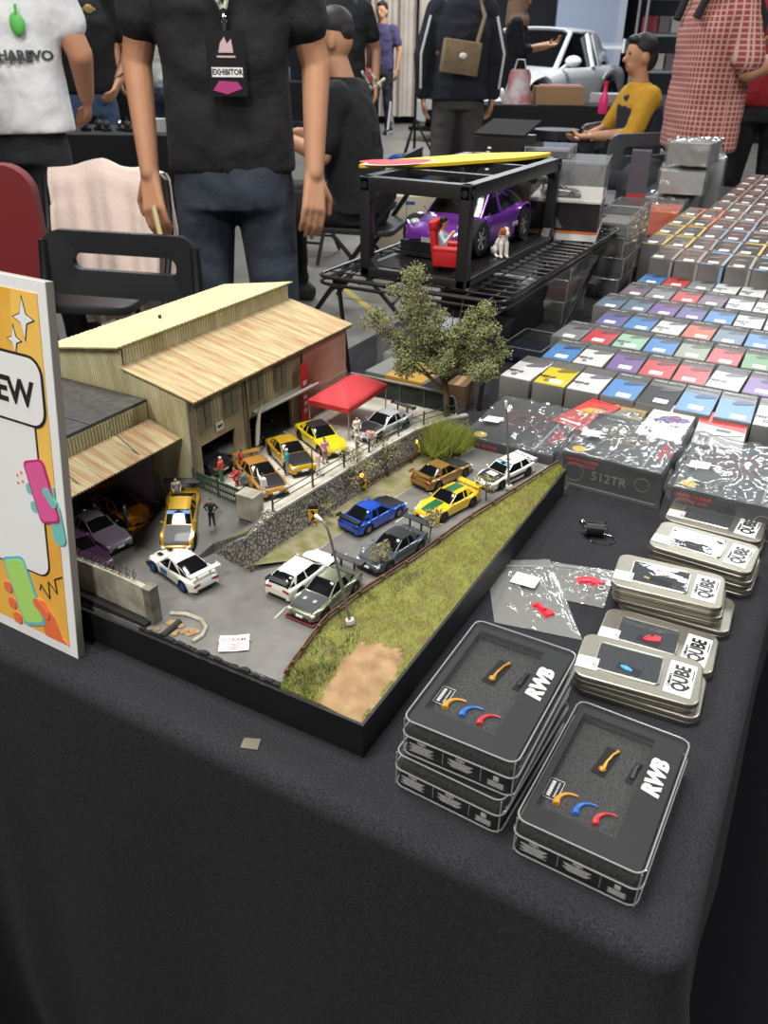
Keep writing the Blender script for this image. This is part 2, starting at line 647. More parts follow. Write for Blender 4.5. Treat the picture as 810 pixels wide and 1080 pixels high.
# painted lines
PAINTW = mat('worn_paint', (205, 203, 196), .8, vary=(90, (140, 138, 132), .2))
for a, b, w in (((-.153, .083), (-.154, .107), .0022), ((-.157, .20), (-.152, .225), .0022), ((-.137, .315), (-.132, .345), .0022), ((-.113, .43), (-.105, .46), .0022)):
    d = Vector((b[0]-a[0], b[1]-a[1], 0)); L = d.length
    MB().box(((a[0]+b[0])/2, (a[1]+b[1])/2, Z0+.0003), (L, w, .0006), rz=math.atan2(d.y, d.x)).build('lane_dash', PAINTW, base, 0)
Lpts = [(-.186, .19), (-.183, .25), (-.172, .335), (-.160, .42), (-.150, .51), (-.136, .56)]
Rpts = [(-.099, .03), (-.109, .10), (-.101, .165), (-.086, .235), (-.067, .36), (-.048, .445), (-.025, .555)]
for L_ in (Lpts, Rpts):
    P = [lerp_line(L_, k/30) for k in range(31)]
    MB().loft([[(x-.0008, y, Z0-.001), (x+.0008, y, Z0-.001), (x+.0008, y, Z0+.0006), (x-.0008, y, Z0+.0006)] for x, y in P]).build('edge_line', PAINTW, base, 0)

# grass bank right of the road, sloping to the tray rim
def bank_pt(u, v):
    a = lerp_line(RR, v)
    b = (-.0035, .004+v*.558)
    x = a[0]*(1-u)+b[0]*u
    y = a[1]*(1-u)+b[1]*u
    y -= max(0, 1-v/.06)*(.012*(1-u)+.004*u-.0036)
    z = .0455*(1-u)+.0375*u+.005*math.sin(PI*u)*(.4+.6*math.sin(PI*min(v*1.4, 1)))
    z += .0012*noise.noise((x*60, y*60, 1))
    if u < .001: z = .0435
    z -= max(0, 1-v/.03)*.003
    return (x, y, z)
def dirt_amt(x, y):
    """the bare track in the near corner"""
    d = abs(x+.030+ .16*(y-.05)*.3)/.024
    return (d < 1+.3*noise.noise((x*90, y*90, 4))) and y < .098+.02*noise.noise((x*70, 2, 1))
m = MB()
m.grid(24, 90, bank_pt, 0, thick=None)
fsel = m.f
for i, f in enumerate(fsel):
    c = sum((Vector(m.v[k]) for k in f), Vector())/4
    if dirt_amt(c.x, c.y): m.m[i] = 1
# skirt down to the tray
for k in range(24):
    a, b = bank_pt(k/24, 0), bank_pt((k+1)/24, 0)
    m.add([a, b, (b[0], b[1], .03), (a[0], a[1], .03)], [(0, 1, 2, 3)], 0)
nb = len(m.v)
m.prism([(-.0905, .004), (-.004, .004), (-.004, .562), (-.012, .562)]+[lerp_line(RR, k/12) for k in range(11, 0, -1)], .004, .034, 0)
m.build('grass_bank', [SOIL, DIRT], base, 60)

GRS = [mat('grass_light', (176, 182, 82), .9), mat('grass_mid', (142, 152, 62), .9), mat('grass_dark', (84, 100, 46), .9), mat('grass_straw', (190, 178, 108), .9)]
def blades(m, x, y, z, n, hgt, spread, cols, rnd):
    for _ in range(n):
        a = rnd.uniform(0, 2*PI); d = rnd.uniform(0, spread)
        bx, by = x+d*math.cos(a), y+d*math.sin(a)
        h = hgt*rnd.uniform(.6, 1.25)
        lx, ly = rnd.gauss(0, .4)*h, rnd.gauss(0, .4)*h
        w = .0003
        p = rnd.uniform(0, PI)
        wx, wy = w*math.cos(p), w*math.sin(p)
        m.add([(bx-wx, by-wy, z-.0005), (bx+wx, by+wy, z-.0005), (bx+wy*.6, by-wx*.6, z-.0005), (bx+lx, by+ly, z+h)], [(0, 1, 3), (1, 2, 3), (2, 0, 3)], rnd.choice(cols))
rnd = random.Random(11)
m = MB()
for _ in range(10500):
    u, v = rnd.random(), rnd.random()**1.25
    x, y, z = bank_pt(u, v)
    if dirt_amt(x, y): continue
    nz = noise.noise((x*26, y*26, 7))
    if u < .42 and nz > -.05 and v < .5: cols = (2, 2, 1, 2)
    elif u < .12: cols = (1, 3, 2)
    elif nz > .25: cols = (1, 3, 3)
    else: cols = (0, 0, 1, 1, 3)
    blades(m, x, y, z, 2, .0042, .003, cols, rnd)
gr = m.build('grass', GRS, None, 0)
tag(gr, 'light green static grass covering the bank beside the miniature road', 'grass', kind='stuff')

# sandy verge left of the road and guard rails
m = MB()
vl = [lerp_line(Lpts, k/14) for k in range(15)]
wl = [lerp_line([(-.226, .14), (-.223, .20), (-.214, .29), (-.204, .40), (-.19, .48), (-.15, .56)], k/14) for k in range(15)]
vs = []
for a, b in zip(vl, wl):
    vs += [(a[0], a[1], Z0+.0006), ((a[0]+b[0])/2, (a[1]+b[1])/2, Z0+.005), (b[0], b[1], Z0+.008)]
fs = []
for k in range(14):
    for j in range(2):
        fs.append((k*3+j, k*3+j+1, k*3+3+j+1, k*3+3+j))
m.add(vs, fs)
m.build('verge', GRAV, base, 60)
rnd = random.Random(5)
m = MB()
for _ in range(1500):
    v = rnd.uniform(.12, 1); u = rnd.uniform(.1, 1)
    a, b = lerp_line(vl, v), lerp_line(wl, v)
    if noise.noise((v*14, u*2, 3)) < -.1: continue
    blades(m, a[0]*(1-u)+b[0]*u, a[1]*(1-u)+b[1]*u, Z0+.007*u, 1, .0026, .001, (0, 1, 3, 2), rnd)
tag(m.build('verge_grass', GRS, base, 0), kind='stuff')

def guard_rail(line, n, zb, zt, label, two):
    g = MB()
    P = [lerp_line(line, k/40) for k in range(41)]
    for z, h in (((zt, .0032), (zt-.0055, .0026)) if two else ((zt, .0036),)):
        for a, b in zip(P[:-1], P[1:]):
            d = Vector((b[0]-a[0], b[1]-a[1], 0))
            g.box(((a[0]+b[0])/2, (a[1]+b[1])/2, z), (d.length+.0004, .0012, h), rz=math.atan2(d.y, d.x))
    o = g.build('guard_rail', RAIL, base, 0)
    for k in range(n):
        p = lerp_line(line, (k+.3)/n)
        MB().box((p[0]+.0016, p[1], (zb+zt)/2), (.0022, .0022, zt-zb+.004)).build('rail_post', RAIL, o, 0)
    return o
guard_rail(RR, 13, .043, .0515, '', True)
guard_rail(RL, 11, .046, .0565, '', False)

# raised forecourt: terrace, stone wall and the ramp to the gate
TW = [(-.228, .139), (-.226, .195), (-.214, .30), (-.206, .38), (-.192, .476), (-.168, .535), (-.150, .561)]
m = MB()
poly = [(-.58, .205), (-.35, .205), (-.262, .185), (-.243, .185)]+[(a-.004, b) for a, b in TW[1:]]+[(-.58, .561)]
m.prism(poly, Z0-.002, Z1)
m.build('forecourt', PALE, base, 0)
m = MB()
poly = [(a, b) for a, b in TW[1:]]+[(a-.004, b) for a, b in reversed(TW[1:])]
rings = []
lean = .004
for a, b in TW[1:]:
    rings.append([(a+lean, b, Z0), (a, b, Z1+.001), (a-.006, b, Z1+.001), (a-.006, b, Z0)])
m.loft(rings)
# front wedge that climbs with the ramp
m.add([(-.286, .150, Z0), (-.228+.004, .139, Z0), (-.228, .141, Z1-.004), (-.284, .153, .047), (-.2265, .195, Z1+.001), (-.2225, .195, Z0), (-.24, .196, Z1+.001), (-.29, .17, .05), (-.29, .17, Z0), (-.24, .196, Z0)],
      [(0, 1, 2, 3), (1, 5, 4, 2), (2, 4, 6), (3, 2, 6, 7), (0, 3, 7, 8), (5, 9, 6, 4), (8, 7, 6, 9), (0, 8, 9, 5, 1)])
m.build('stone_wall', STONE, base, 50)
m = MB()
for a, b in zip(TW[1:-1], TW[2:]):
    d = Vector((b[0]-a[0], b[1]-a[1], 0))
    m.box(((a[0]+b[0])/2-.003, (a[1]+b[1])/2, Z1+.0015), (d.length+.001, .0075, .003), rz=math.atan2(d.y, d.x))
m.build('kerb', PALE, base, 0)
# ramp
m = MB()
RA = [(-.385, .118, Z0+.0005), (-.295, .118, Z0+.0005), (-.286, .152, .0545), (-.236, .150, .0845), (-.236, .188, Z1), (-.262, .187, Z1), (-.35, .2, Z1), (-.415, .2, Z0+.0005)]
low = [(a, b, Z0-.003) for a, b, c in RA]
m.add(RA+low, [(0, 1, 2), (0, 2, 6), (2, 3, 4, 5), (2, 5, 6), (0, 6, 7), (8, 9, 10, 11, 12, 13, 14, 15)]+[(k, 8+k, 8+(k+1) % 8, (k+1) % 8) for k in range(8)])
m.build('ramp', ASPH, base, 60)
def ramp_z(x, y):
    return max(Z0, min(Z1, Z0+(y-.118)/(.195-.118)*(Z1-Z0)))
rnd = random.Random(6)
m = MB()
for _ in range(420):
    v = rnd.random(); u = rnd.gauss(0, .0025)
    blades(m, -.286+v*.05, .153-v*.006+u+.004, .052+v*.034, 1, .002, .001, (3, 3, 1), rnd)
tag(m.build('wall_top_grass', GRS, base, 0), kind='stuff')

# near boundary wall at the left with its black footing, pier and wire
m = MB()
m.prism([(-.42, .052), (-.262, Z0+.004), (-.262, .0835), (-.30, .0865), (-.36, .0875), (-.42, .089)], .016, .022, 0, 'y')
m.build('boundary_wall', CONC, base, 0)
m = MB()
m.prism([(-.58, .03), (-.256, .03), (-.256, Z0+.004), (-.33, .050), (-.42, .0535), (-.58, .056)], .0065, .0155, 0, 'y')
m.build('footing', mat('black_foam', (30, 29, 27), .9), base, 0)
m = MB()
m.box((-.256, .020, (.02+.083)/2), (.0095, .012, .063))
m.box((-.256, .020, .084), (.0105, .013, .002))
m.build('wall_pier', mat('grey_pier', (128, 122, 108), .9, vary=(70, (88, 82, 70), .2)), base, 0)
m = MB()
rnd = random.Random(2)
pts = []
for k in range(230):
    tt = k/229
    a = k*.72
    pts.append((-.40+.125*tt, .020+.004*math.cos(a), .090-.004*tt+.0045+.0045*math.sin(a)))
m.tube(pts, .00032, 5)
for k in range(14):
    x = -.40+k*.0095
    m.cyl((x, .02, .086), (x+.001, .021, .099), .0005, n=5)
m.build('razor_wire', mat('rust_wire', (96, 84, 76), .6, .5), base)
# culvert with a curved kerb
m = MB()
arc = [(-.250, .036), (-.235, .043), (-.215, .043), (-.203, .036), (-.198, .024), (-.200, .012)]
ar = [lerp_line(arc, k/20) for k in range(21)]
m.tube([(a, b, Z0+.0015) for a, b in ar], .0022, 6)
m.build('culvert_kerb', CONC, base)
m = MB()
for k in range(16):
    x, y = -.246+rnd.random()*.038, .010+rnd.random()*.018
    m.ell((x, y, Z0+.0005), (rnd.uniform(.002, .006), rnd.uniform(.002, .005), rnd.uniform(.001, .0028)), 7, 5)
m.build('rubble', DIRT, base)
m = MB()
m.cyl((-.232, .004, .043), (-.232, .03, .0435), .0035, n=12)
m.build('culvert_pipe', mat('pipe_dark', (38, 35, 32), .8), base)

# ------------------------------------------------------------------ miniature building
CREAM = mat('cream_sheet', (204, 198, 160), .75, vary=(1, (168, 156, 116), .2), stretch=(60, 60, 14))
ROOFU = mat('upper_roof_sheet', (186, 185, 140), .7, vary=(34, (172, 169, 124), .25))
ROOFL = mat('rusty_roof_sheet', (178, 167, 128), .75, vary=(1, (152, 114, 74), .17), stretch=(16, 130, 16))
WOOD = mat('aged_timber', (96, 84, 60), .8, vary=(60, (72, 60, 44), .2))
FAC = mat('facade_plaster', (172, 158, 122), .85, vary=(30, (136, 122, 92), .2))
PINK = mat('faded_pink_plaster', (182, 140, 118), .85, vary=(25, (160, 122, 102), .2))
GREYM = mat('grey_metal', (120, 118, 112), .5, .4)
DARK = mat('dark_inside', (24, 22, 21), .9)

b = thing('workshop_building', 'weathered cream two-storey miniature workshop with rusty tin roofs', 'building', (0, 0, Z1))
def lz(z): return z-Z1
XF, XB = -.35, -.56
# gable end towards the camera, with a low doorway on the ramp side
m = MB()
gp = [(XB, .045), (XB, .226), (-.443, .243), (-.443, .221), (XF, .199), (XF, Z1+.0005), (-.412, Z1+.0005), (-.412, .045)]
m.prism([(x, lz(z)) for x, z in gp], .2, .204, 0, 'y')
n = 58
for k in range(n):
    x = XB+.002+(XF-XB-.004)*k/(n-1)
    zt = .2265+(x-XB)*.14 if x < -.443 else .221-(x+.443)*.2366
    zb = .045 if x < -.412 else Z1+.001
    m.box((x, .1998, lz((zt+zb)/2)), (.0018, .0007, zt-zb-.003))
m.build('gable_wall', CREAM, b, 0)
m = MB()
m.prism([(XB, lz(Z1+.001)), (XB, lz(.226)), (-.443, lz(.243)), (-.443, lz(.221)), (XF, lz(.199)), (XF, lz(Z1+.001))], .536, .54, 0, 'y')
m.box((XB+.002, .37, lz(.158)), (.004, .332, .134))
m.build('rear_wall', CREAM, b, 0)
# facade
m = MB()
m.box((XF+.002, .37, lz(.169)), (.004, .34, .064))
for y0, y1 in ((.2, .213), (.277, .304), (.40, .425)):
    m.box((XF+.002, (y0+y1)/2, lz(.1135)), (.0045, y1-y0, .047))
for k in range(36):
    y = .205+k*.0062
    m.box((XF+.0042, y, lz(.172)), (.0006, .0011, .05))
m.build('facade', FAC, b, 0)
m = MB()
m.box((XF+.0045, .483, lz(.143)), (.005, .112, .106))
m.box((XF+.0075, .483, lz(.13)), (.002, .112, .004))
m.build('end_bay', PINK, b, 0)
m = MB()
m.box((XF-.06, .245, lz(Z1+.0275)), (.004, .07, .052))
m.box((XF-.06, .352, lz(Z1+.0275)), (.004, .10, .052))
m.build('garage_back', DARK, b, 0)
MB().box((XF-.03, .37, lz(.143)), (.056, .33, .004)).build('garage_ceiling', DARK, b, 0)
SHUT = mat('shutter', (112, 106, 84), .8)
for y0, y1 in ((.208, .236), (.258, .287), (.311, .340), (.363, .391)):
    fr = MB()
    fr.box((XF+.0046, (y0+y1)/2, lz(.172)), (.002, y1-y0, .036))
    f = fr.build('window', mat('window_frame', (150, 138, 106), .8), b, 0)
    for q in (0, 1):
        s = MB()
        yc = y0+(y1-y0)*(.26+.48*q)
        s.box((XF+.0060, yc, lz(.172)), (.0012, (y1-y0)*.42, .032))
        for k in range(12):
            s.box((XF+.0068, yc, lz(.158+k*.0026)), (.0008, (y1-y0)*.38, .0012), ry=.5)
        s.build('shutter_leaf', SHUT, f, 0)
sg = MB(); sg.box((XF+.0055, .2475, lz(.151)), (.0015, .0125, .0105))
s = sg.build('name_plate', mat('plate_white', (206, 202, 186), .7), b, 0)
tm = MB(); text_mb(tm, 'BMF', .005, Matrix.Translation((XF+.0064, .2475, lz(.151))) @ Matrix(((0, 0, 1, 0), (1, 0, 0, 0), (0, 1, 0, 0), (0, 0, 0, 1))), 0, .0001, .0002)
tm.build('lettering', BLK2, s, 0)
# drainpipes
m = MB()
m.tube([(XF+.004, .1985, lz(.199)), (XF+.005, .1975, lz(.18)), (XF+.0045, .1975, lz(.092))], .0016, 8)
m.build('drainpipe', GREYM, b)
m = MB()
m.tube([(XF+.007, .300, lz(.197)), (XF+.0075, .300, lz(.17)), (XF+.0075, .300, lz(.092))], .0018, 8)
m.build('drainpipe', mat('brown_pipe', (80, 70, 54), .7), b)
m = MB()
m.cyl((XF+.012, .315, lz(.144)), (XF+.026, .435, lz(.148)), .0022, n=10)
m.box((XF+.010, .375, lz(.1445)), (.02, .122, .0012), rz=-.1)
m.build('rolled_awning', mat('awning_grey', (150, 148, 138), .6), b)
# roofs, corrugated
def corrugated(x0, z0, x1, z1, y0, y1, n, amp, th=.0018):
    g = MB()
    nn = n*4
    def fn(u, v):
        y = y0+(y1-y0)*u
        w = amp*math.sin(2*PI*n*u)+.0004*noise.noise((y*70, v*5, 2))
        return (x0+(x1-x0)*v, y+.0006*noise.noise((v*9, y*30, 1)), lz(z0+(z1-z0)*v)+w)
    g.grid(nn, 8, fn, 0, thick=(0, 0, -th))
    return g
corrugated(-.438, .2485, -.568, .2275, .193, .546, 46, .0003).build('upper_roof', ROOFU, b, 60)
corrugated(-.334, .2015, -.4435, .2235, .196, .544, 62, .0005).build('lower_roof', ROOFL, b, 60)
m = MB()
m.box((-.4445, .37, lz(.235)), (.003, .335, .024))
for k in range(70):
    m.box((-.4428, .205+k*.0048, lz(.235)), (.001, .0012, .022))
m.build('clerestory_wall', CREAM, b, 0)
m = MB()
m.box((-.336, .37, lz(.1985)), (.002, .346, .0035))
m.build('gutter', WOOD, b, 0)
MB().box((-.50, .33, lz(.2408)), (.003, .003, .004)).build('roof_vent', BLK2, b, 0)

# lean-to garage at the left
g = thing('lean_to_garage', 'open-fronted miniature garage with dark flat roof and tin awning', 'building', (0, 0, Z0))
def gz(z): return z-Z0
FLAT = mat('felt_roof', (84, 82, 78), .9, vary=(120, (66, 64, 61), .2))
m = MB()
m.box((-.496, .105, gz(.188)), (.174, .186, .004))
r = m.build('flat_roof', FLAT, g, 0)
m = MB(); m.box((-.496, .112, gz(.1904)), (.172, .0012, .0008)); m.build('roof_seam', BLK2, r, 0)
m = MB()
m.box((-.411, .105, gz(.1755)), (.004, .186, .0215))
for k in range(40): m.box((-.4085, .015+k*.0046, gz(.1755)), (.0008, .0012, .020))
m.build('fascia', CREAM, g, 0)
corr = MB()
def fn(u, v):
    y = .012+.186*u
    return (-.408+.047*v, y, gz(.1655-.0145*v)+.0006*math.sin(2*PI*40*u))
corr.grid(160, 4, fn, 0, thick=(0, 0, -.0014))
corr.build('awning', ROOFL, g, 60)
for y in (.05, .135):
    MB().cyl((-.409, y, gz(.178)), (-.368, y+.002, gz(.1525)), .0007, n=6).build('awning_stay', GREYM, g)
LIL = mat('lilac_tile', (160, 142, 158), .6, vary=(200, (148, 130, 148), .3))
m = MB()
m.box((-.505, .105, gz(.115)), (.004, .186, .142))
for k in range(22): m.box((-.5025, .014+k*.0085, gz(.10)), (.0008, .0008, .10))
for k in range(10): m.box((-.5025, .105, gz(.055+k*.010)), (.0008, .184, .0008))
m.build('back_wall', LIL, g, 0)
m = MB(); m.box((-.458, .1935, gz(.105)), (.092, .004, .122)); m.build('side_wall', LIL, g, 0)
for x in (-.415, -.576): MB().box((x, .0145, gz(.115)), (.005, .005, .144)).build('post', CREAM, g, 0)
# ------------------------------------------------------------------ forecourt furniture
GRN = mat('gate_green', (66, 88, 70), .5, vary=(120, (52, 66, 54), .2))
DKG = mat('fence_dark_green', (58, 66, 58), .5)
t = thing('forecourt_gate', 'green slatted sliding gate between the workshop corner and stone pier', 'gate', (-.349, .1985, Z1))
d = Vector((-.268+.349, .187-.1985, 0)); L = d.length; a = math.atan2(d.y, d.x)
t.rotation_euler = (0, 0, a)
m = MB()
for z in (.001, .009, .0095, .017, .0195): m.box((L/2, 0, z+.001), (L, .0018, .0013))
m.build('gate_frame', GRN, t, 0)
m = MB()
for k in range(30): m.box((L*(k+.5)/30, 0, .010), (.0011, .0009, .018))
m.build('gate_bars', GRN, t, 0)
for x in (0, L*.5, L): MB().box((x, 0, .012), (.0024, .0024, .024)).build('gate_post', GRN, t, 0)

m = MB()
m.rbox((-.255, .1835, Z1-.006+.0145), (.024, .02, .031), .001, .0004)
o = tag(m.build('gate_pier', CONC, None, 0), 'square pale concrete pier at the end of the green gate', 'pillar')

t = thing('forecourt_fence', 'thin dark railing along the top of the stone retaining wall', 'fence', (0, 0, Z1))
P = [lerp_line([(a-.006, b) for a, b in TW[1:]], k/30) for k in range(31)]
m = MB()
for z in (.010, .0185):
    m.tube([(a, b, z) for a, b in P], .0007, 6)
m.build('fence_rail', DKG, t)
for k in (0, 4, 8, 12, 16, 20, 24, 28):
    MB().box((P[k][0], P[k][1], .0115), (.0018, .0018, .023)).build('fence_post', DKG, t, 0)
t = thing('rear_fence', 'tall dark rear fence closing the back of the forecourt', 'fence', (0, .557, Z1))
m = MB()
m.tube([(-.345, 0, .030), (-.20, 0, .030), (-.172, 0, .026), (-.165, 0, .0)], .0018, 8)
m.build('top_rail', GREYM, t)
m = MB(); m.box((-.255, .001, .014), (.17, .0008, .028)); m.build('mesh_panel', clear('fence_screen', (70, 74, 70), .25, (70, 78, 72)), t, 0)
for x in (-.34, -.30, -.26, -.22, -.18): MB().cyl((x, 0, 0), (x, 0, .031), .0014, n=8).build('fence_post', DKG, t)

RED = mat('tent_red', (196, 52, 58), .7, vary=(60, (180, 40, 46), .2))
t = thing('canopy_tent', 'small red gazebo tent on thin legs in the forecourt', 'tent', (-.288, .455, Z1), 0)
w, dd = .032, .053
m = MB()
base_r = [(-w, -dd), (w, -dd), (w, dd), (-w, dd)]
def fn(u, v):
    x, y = -w+2*w*u, -dd+2*dd*v
    e = max(abs(x)/w, max(0, (abs(y)-.018)/(dd-.018)))
    return (x, y, .046+.020*(1-e)**.85)
m.grid(20, 28, fn, 0, thick=(0, 0, -.0008))
for x0, y0, x1, y1 in ((-w, -dd, w, -dd), (w, -dd, w, dd), (w, dd, -w, dd), (-w, dd, -w, -dd)):
    d = Vector((x1-x0, y1-y0, 0))
    m.box(((x0+x1)/2, (y0+y1)/2, .0425), (d.length, .0006, .007), rz=math.atan2(d.y, d.x))
m.build('canopy', RED, t, 50)
for x, y in base_r: MB().cyl((x*.97, y*.97, 0), (x*.97, y*.97, .045), .0009, n=8).build('leg', mat('tent_pole', (170, 166, 158), .4, .6), t)

t = thing('feather_flag', 'tall pale feather flag leaning in front of the workshop garages', 'flag', (-.338, .305, Z1))
m = MB()
for k in range(17): pass
ring = []
pts = [(0, .0, .0), (.000, .001, .02), (.001, .003, .04), (.003, .007, .058), (.006, .013, .068)]
m.tube(pts, [.0007, .0007, .0006, .0005, .0004], 6)
m.build('flag_pole', GREYM, t)
m = MB()
m.loft([[(p[0], p[1]+.0005, p[2]), (p[0]+.0008, p[1]+wd_, p[2]), (p[0]+.0012, p[1]+wd_, p[2]), (p[0]+.0004, p[1]+.0005, p[2])] for p, wd_ in (((0, .0, .012), .006), ((0, .001, .025), .0085), ((.001, .003, .042), .0075), ((.003, .0065, .057), .005), ((.0055, .012, .067), .001))])
m.build('flag_cloth', mat('flag_pale', (206, 204, 190), .7), t, 0)

t = thing('upright_banner', 'red vertical banner with pale lettering on the workshop front', 'banner', (XF+.014, .418, Z1))
m = MB(); m.box((0, 0, .043), (.002, .0135, .086)); m.ell((0, 0, .086), (.001, .0067, .005), 10, 6)
m.build('banner_cloth', mat('banner_red', (186, 34, 40), .6), t, 0)
tm = MB()
for q in range(5): tm.box((.0012, .0008*(q % 2), .022+q*.010), (.0006, .0075, .006))
tm.build('pale_print', mat('pale_letter', (220, 180, 176), .7), t, 0)

# bend chevrons
YEL = mat('sign_yellow', (226, 176, 44), .5)
def chevron(x, y, rz, label, lit):
    t = thing('chevron_sign', label, 'road sign', (x, y, Z0+.006), rz, 'bend chevrons along the stone wall')
    for s in (-1, 1): MB().cyl((s*.0036, 0, -.004), (s*.0036, 0, .021), .0006, n=6).build('post', GREYM, t)
    MB().box((0, -.0009, .0155), (.0118, .001, .016)).build('panel', YEL, t, 0)
    m = MB()
    m.prism([(-.0035, .0085), (-.0002, .0085), (.0042, .0155), (-.0002, .0225), (-.0035, .0225), (.0006, .0155)], -.0019, -.0013, 0, 'y')
    m.build('arrow', BLK2, t, 0)
    if lit:
        m = MB(); m.cyl((0, -.001, .0265), (0, -.003, .0265), .0026, n=14)
        m.build('warning_lamp', mat('amber_lamp', (255, 200, 110), .4, emit=((255, 176, 70), 6)), t)
        m = MB(); m.cyl((0, .001, .0265), (0, -.0012, .0265), .0034, n=14); m.build('lamp_housing', BLK2, t)
    else:
        m = MB(); m.box((0, .0004, .026), (.0125, .0015, .0045)); m.build('solar_panel', BLK2, t, 0)
chevron(-.214, .249, R(32), 'yellow chevron sign nearest the gate pier, unlit', False)
chevron(-.206, .352, R(22), 'yellow chevron sign with lit amber lamp half behind a bare tree', True)
chevron(-.192, .478, R(18), 'yellow chevron sign with amber lamp by the bright shrub', True)

# street lamps
LAMP = mat('lamp_pole', (142, 142, 136), .4, .6)
def street_lamp(x, y, z, top, arm, label, hh):
    t = thing('street_lamp', label, 'street lamp', (x, y, z))
    T_ = Vector(top)
    MB().cyl((0, 0, -.002), tuple(T_*.06), .0042, .0036, 12).build('base', mat('lamp_base', (112, 92, 74), .8), t)
    MB().cyl(tuple(T_*.055), tuple(T_*.09), .0048, .0044, 12).build('collar', mat('lamp_collar', (196, 194, 186), .6), t)
    a = Vector(arm)
    pts = [tuple(T_*.06), tuple(T_*.5), tuple(T_*.9)]+[tuple(T_*.9+(T_*.1)*math.sin(R(q))+a*(1-math.cos(R(q)))*.55) for q in (25, 50, 75, 90)]
    MB().tube(pts, [.0017, .0014, .0012, .0011, .0011, .001, .001], 10).build('pole', LAMP, t)
    e = Vector(pts[-1])
    m = MB(); m.cap(tuple(e), tuple(e+a*hh), .0014, .0022, 12)
    m.build('lamp_head', mat('lamp_white', (216, 216, 208), .5), t)
street_lamp(-.076, .108, .043, (-.022, -.006, .118), (-.013, .002, .004), 'leaning grey street lamp with bent head beside the sage sports car', .5)
street_lamp(-.045, .463, .040, (-.013, -.002, .112), (-.002, 0, .012), 'straight grey street lamp beside the white and black hatchback', .6)
t = thing('signal_post', 'thin dark post with red band standing on the wall top', 'post', (-.2215, .262, Z1-.045))
MB().cyl((0, 0, 0), (0, 0, .098), .0007, n=8).build('pole', BLK2, t)
MB().cyl((0, 0, .042), (0, 0, .064), .0012, n=8).build('red_band', mat('dull_red', (140, 56, 52), .6), t)

# ------------------------------------------------------------------ plants
LEAF = [mat('tree_leaf_dark', (98, 104, 66), .9), mat('tree_leaf', (134, 138, 92), .9), mat('tree_leaf_pale', (166, 166, 118), .9)]
BARK = mat('bark', (112, 92, 68), .9, vary=(140, (84, 66, 48), .2))
def clump(m, c, r, n, s, rnd, cols):
    for _ in range(n):
        d = Vector((rnd.gauss(0, 1), rnd.gauss(0, 1), rnd.gauss(0, .8))).normalized()*r*rnd.uniform(.35, 1.05)
        p = Vector(c)+d
        a = Vector((rnd.gauss(0, 1), rnd.gauss(0, 1), rnd.gauss(0, 1))).normalized()*s*rnd.uniform(.6, 1.3)
        b = a.orthogonal().normalized()*s*.7
        b.rotate(Matrix.Rotation(rnd.uniform(0, 6), 3, a.normalized()))
        k = a.cross(b).normalized()*s*.45
        m.add([p-a, p+b, p+a, p-b, p+k, p-k], [(0, 1, 4), (1, 2, 4), (2, 3, 4), (3, 0, 4), (1, 0, 5), (2, 1, 5), (3, 2, 5), (0, 3, 5)], rnd.choice(cols))

def big_tree():
    rnd = random.Random(21)
    t = thing('miniature_tree', 'large gnarled miniature tree at the far edge of the diorama', 'tree', (-.178, .545, Z0))
    m = MB()
    trunk = [(0, 0, 0), (.001, .001, .04), (-.003, .002, .08), (-.010, .003, .118)]
    m.tube(trunk, [.0060, .0052, .0046, .0040], 10)
    tips = []
    def S(p):      # branch end in the upright plane facing the road
        return (p[0]*HR.x+p[1]*HV.x, p[0]*HR.y+p[1]*HV.y, p[2])
    ends = [(-.070, .0, .112), (-.060, .012, .140), (-.045, -.006, .158), (-.020, .0, .125), (-.03, .015, .105), (.008, -.008, .118), (.028, .008, .128), (.045, -.004, .115), (.058, .004, .100), (-.088, .004, .124), (.022, .012, .092), (-.05, -.012, .092), (-.010, -.018, .098), (.038, -.016, .088), (-.032, -.014, .125)]
    for e in ends:
        e = (e[0]*1.25, e[1]*1.3, .128+(e[2]-.09)*1.85)
        E_ = Vector(S(e))
        st = Vector(trunk[2]).lerp(Vector(trunk[3]), rnd.random())
        mid = st.lerp(E_, .5)+Vector((rnd.gauss(0, .006), rnd.gauss(0, .006), rnd.gauss(.003, .006)))
        m.tube([tuple(st), tuple(mid), tuple(E_)], [.0022, .0013, .0006], 6)
        tips.append((st, mid, E_))
    for e in ((-.030, 0, .235), (.014, 0, .215), (.002, .004, .20)):
        E_ = Vector(S(e)); st = Vector(trunk[3])
        m.tube([tuple(st), tuple(st.lerp(E_, .6)+Vector((.004, 0, 0))), tuple(E_)], [.0015, .0008, .0004], 5)
    m.build('trunk', BARK, t)
    f = MB()
    for st, mid, E_ in tips:
        for q in range(9):
            p = mid.lerp(E_, rnd.uniform(.1, 1.1))+Vector((rnd.gauss(0, .007), rnd.gauss(0, .007), rnd.gauss(0, .005)))
            clump(f, p, rnd.uniform(.010, .0165), 105, .0019, rnd, (0, 1, 1, 2))
    f.build('foliage', LEAF, t, 0)
big_tree()

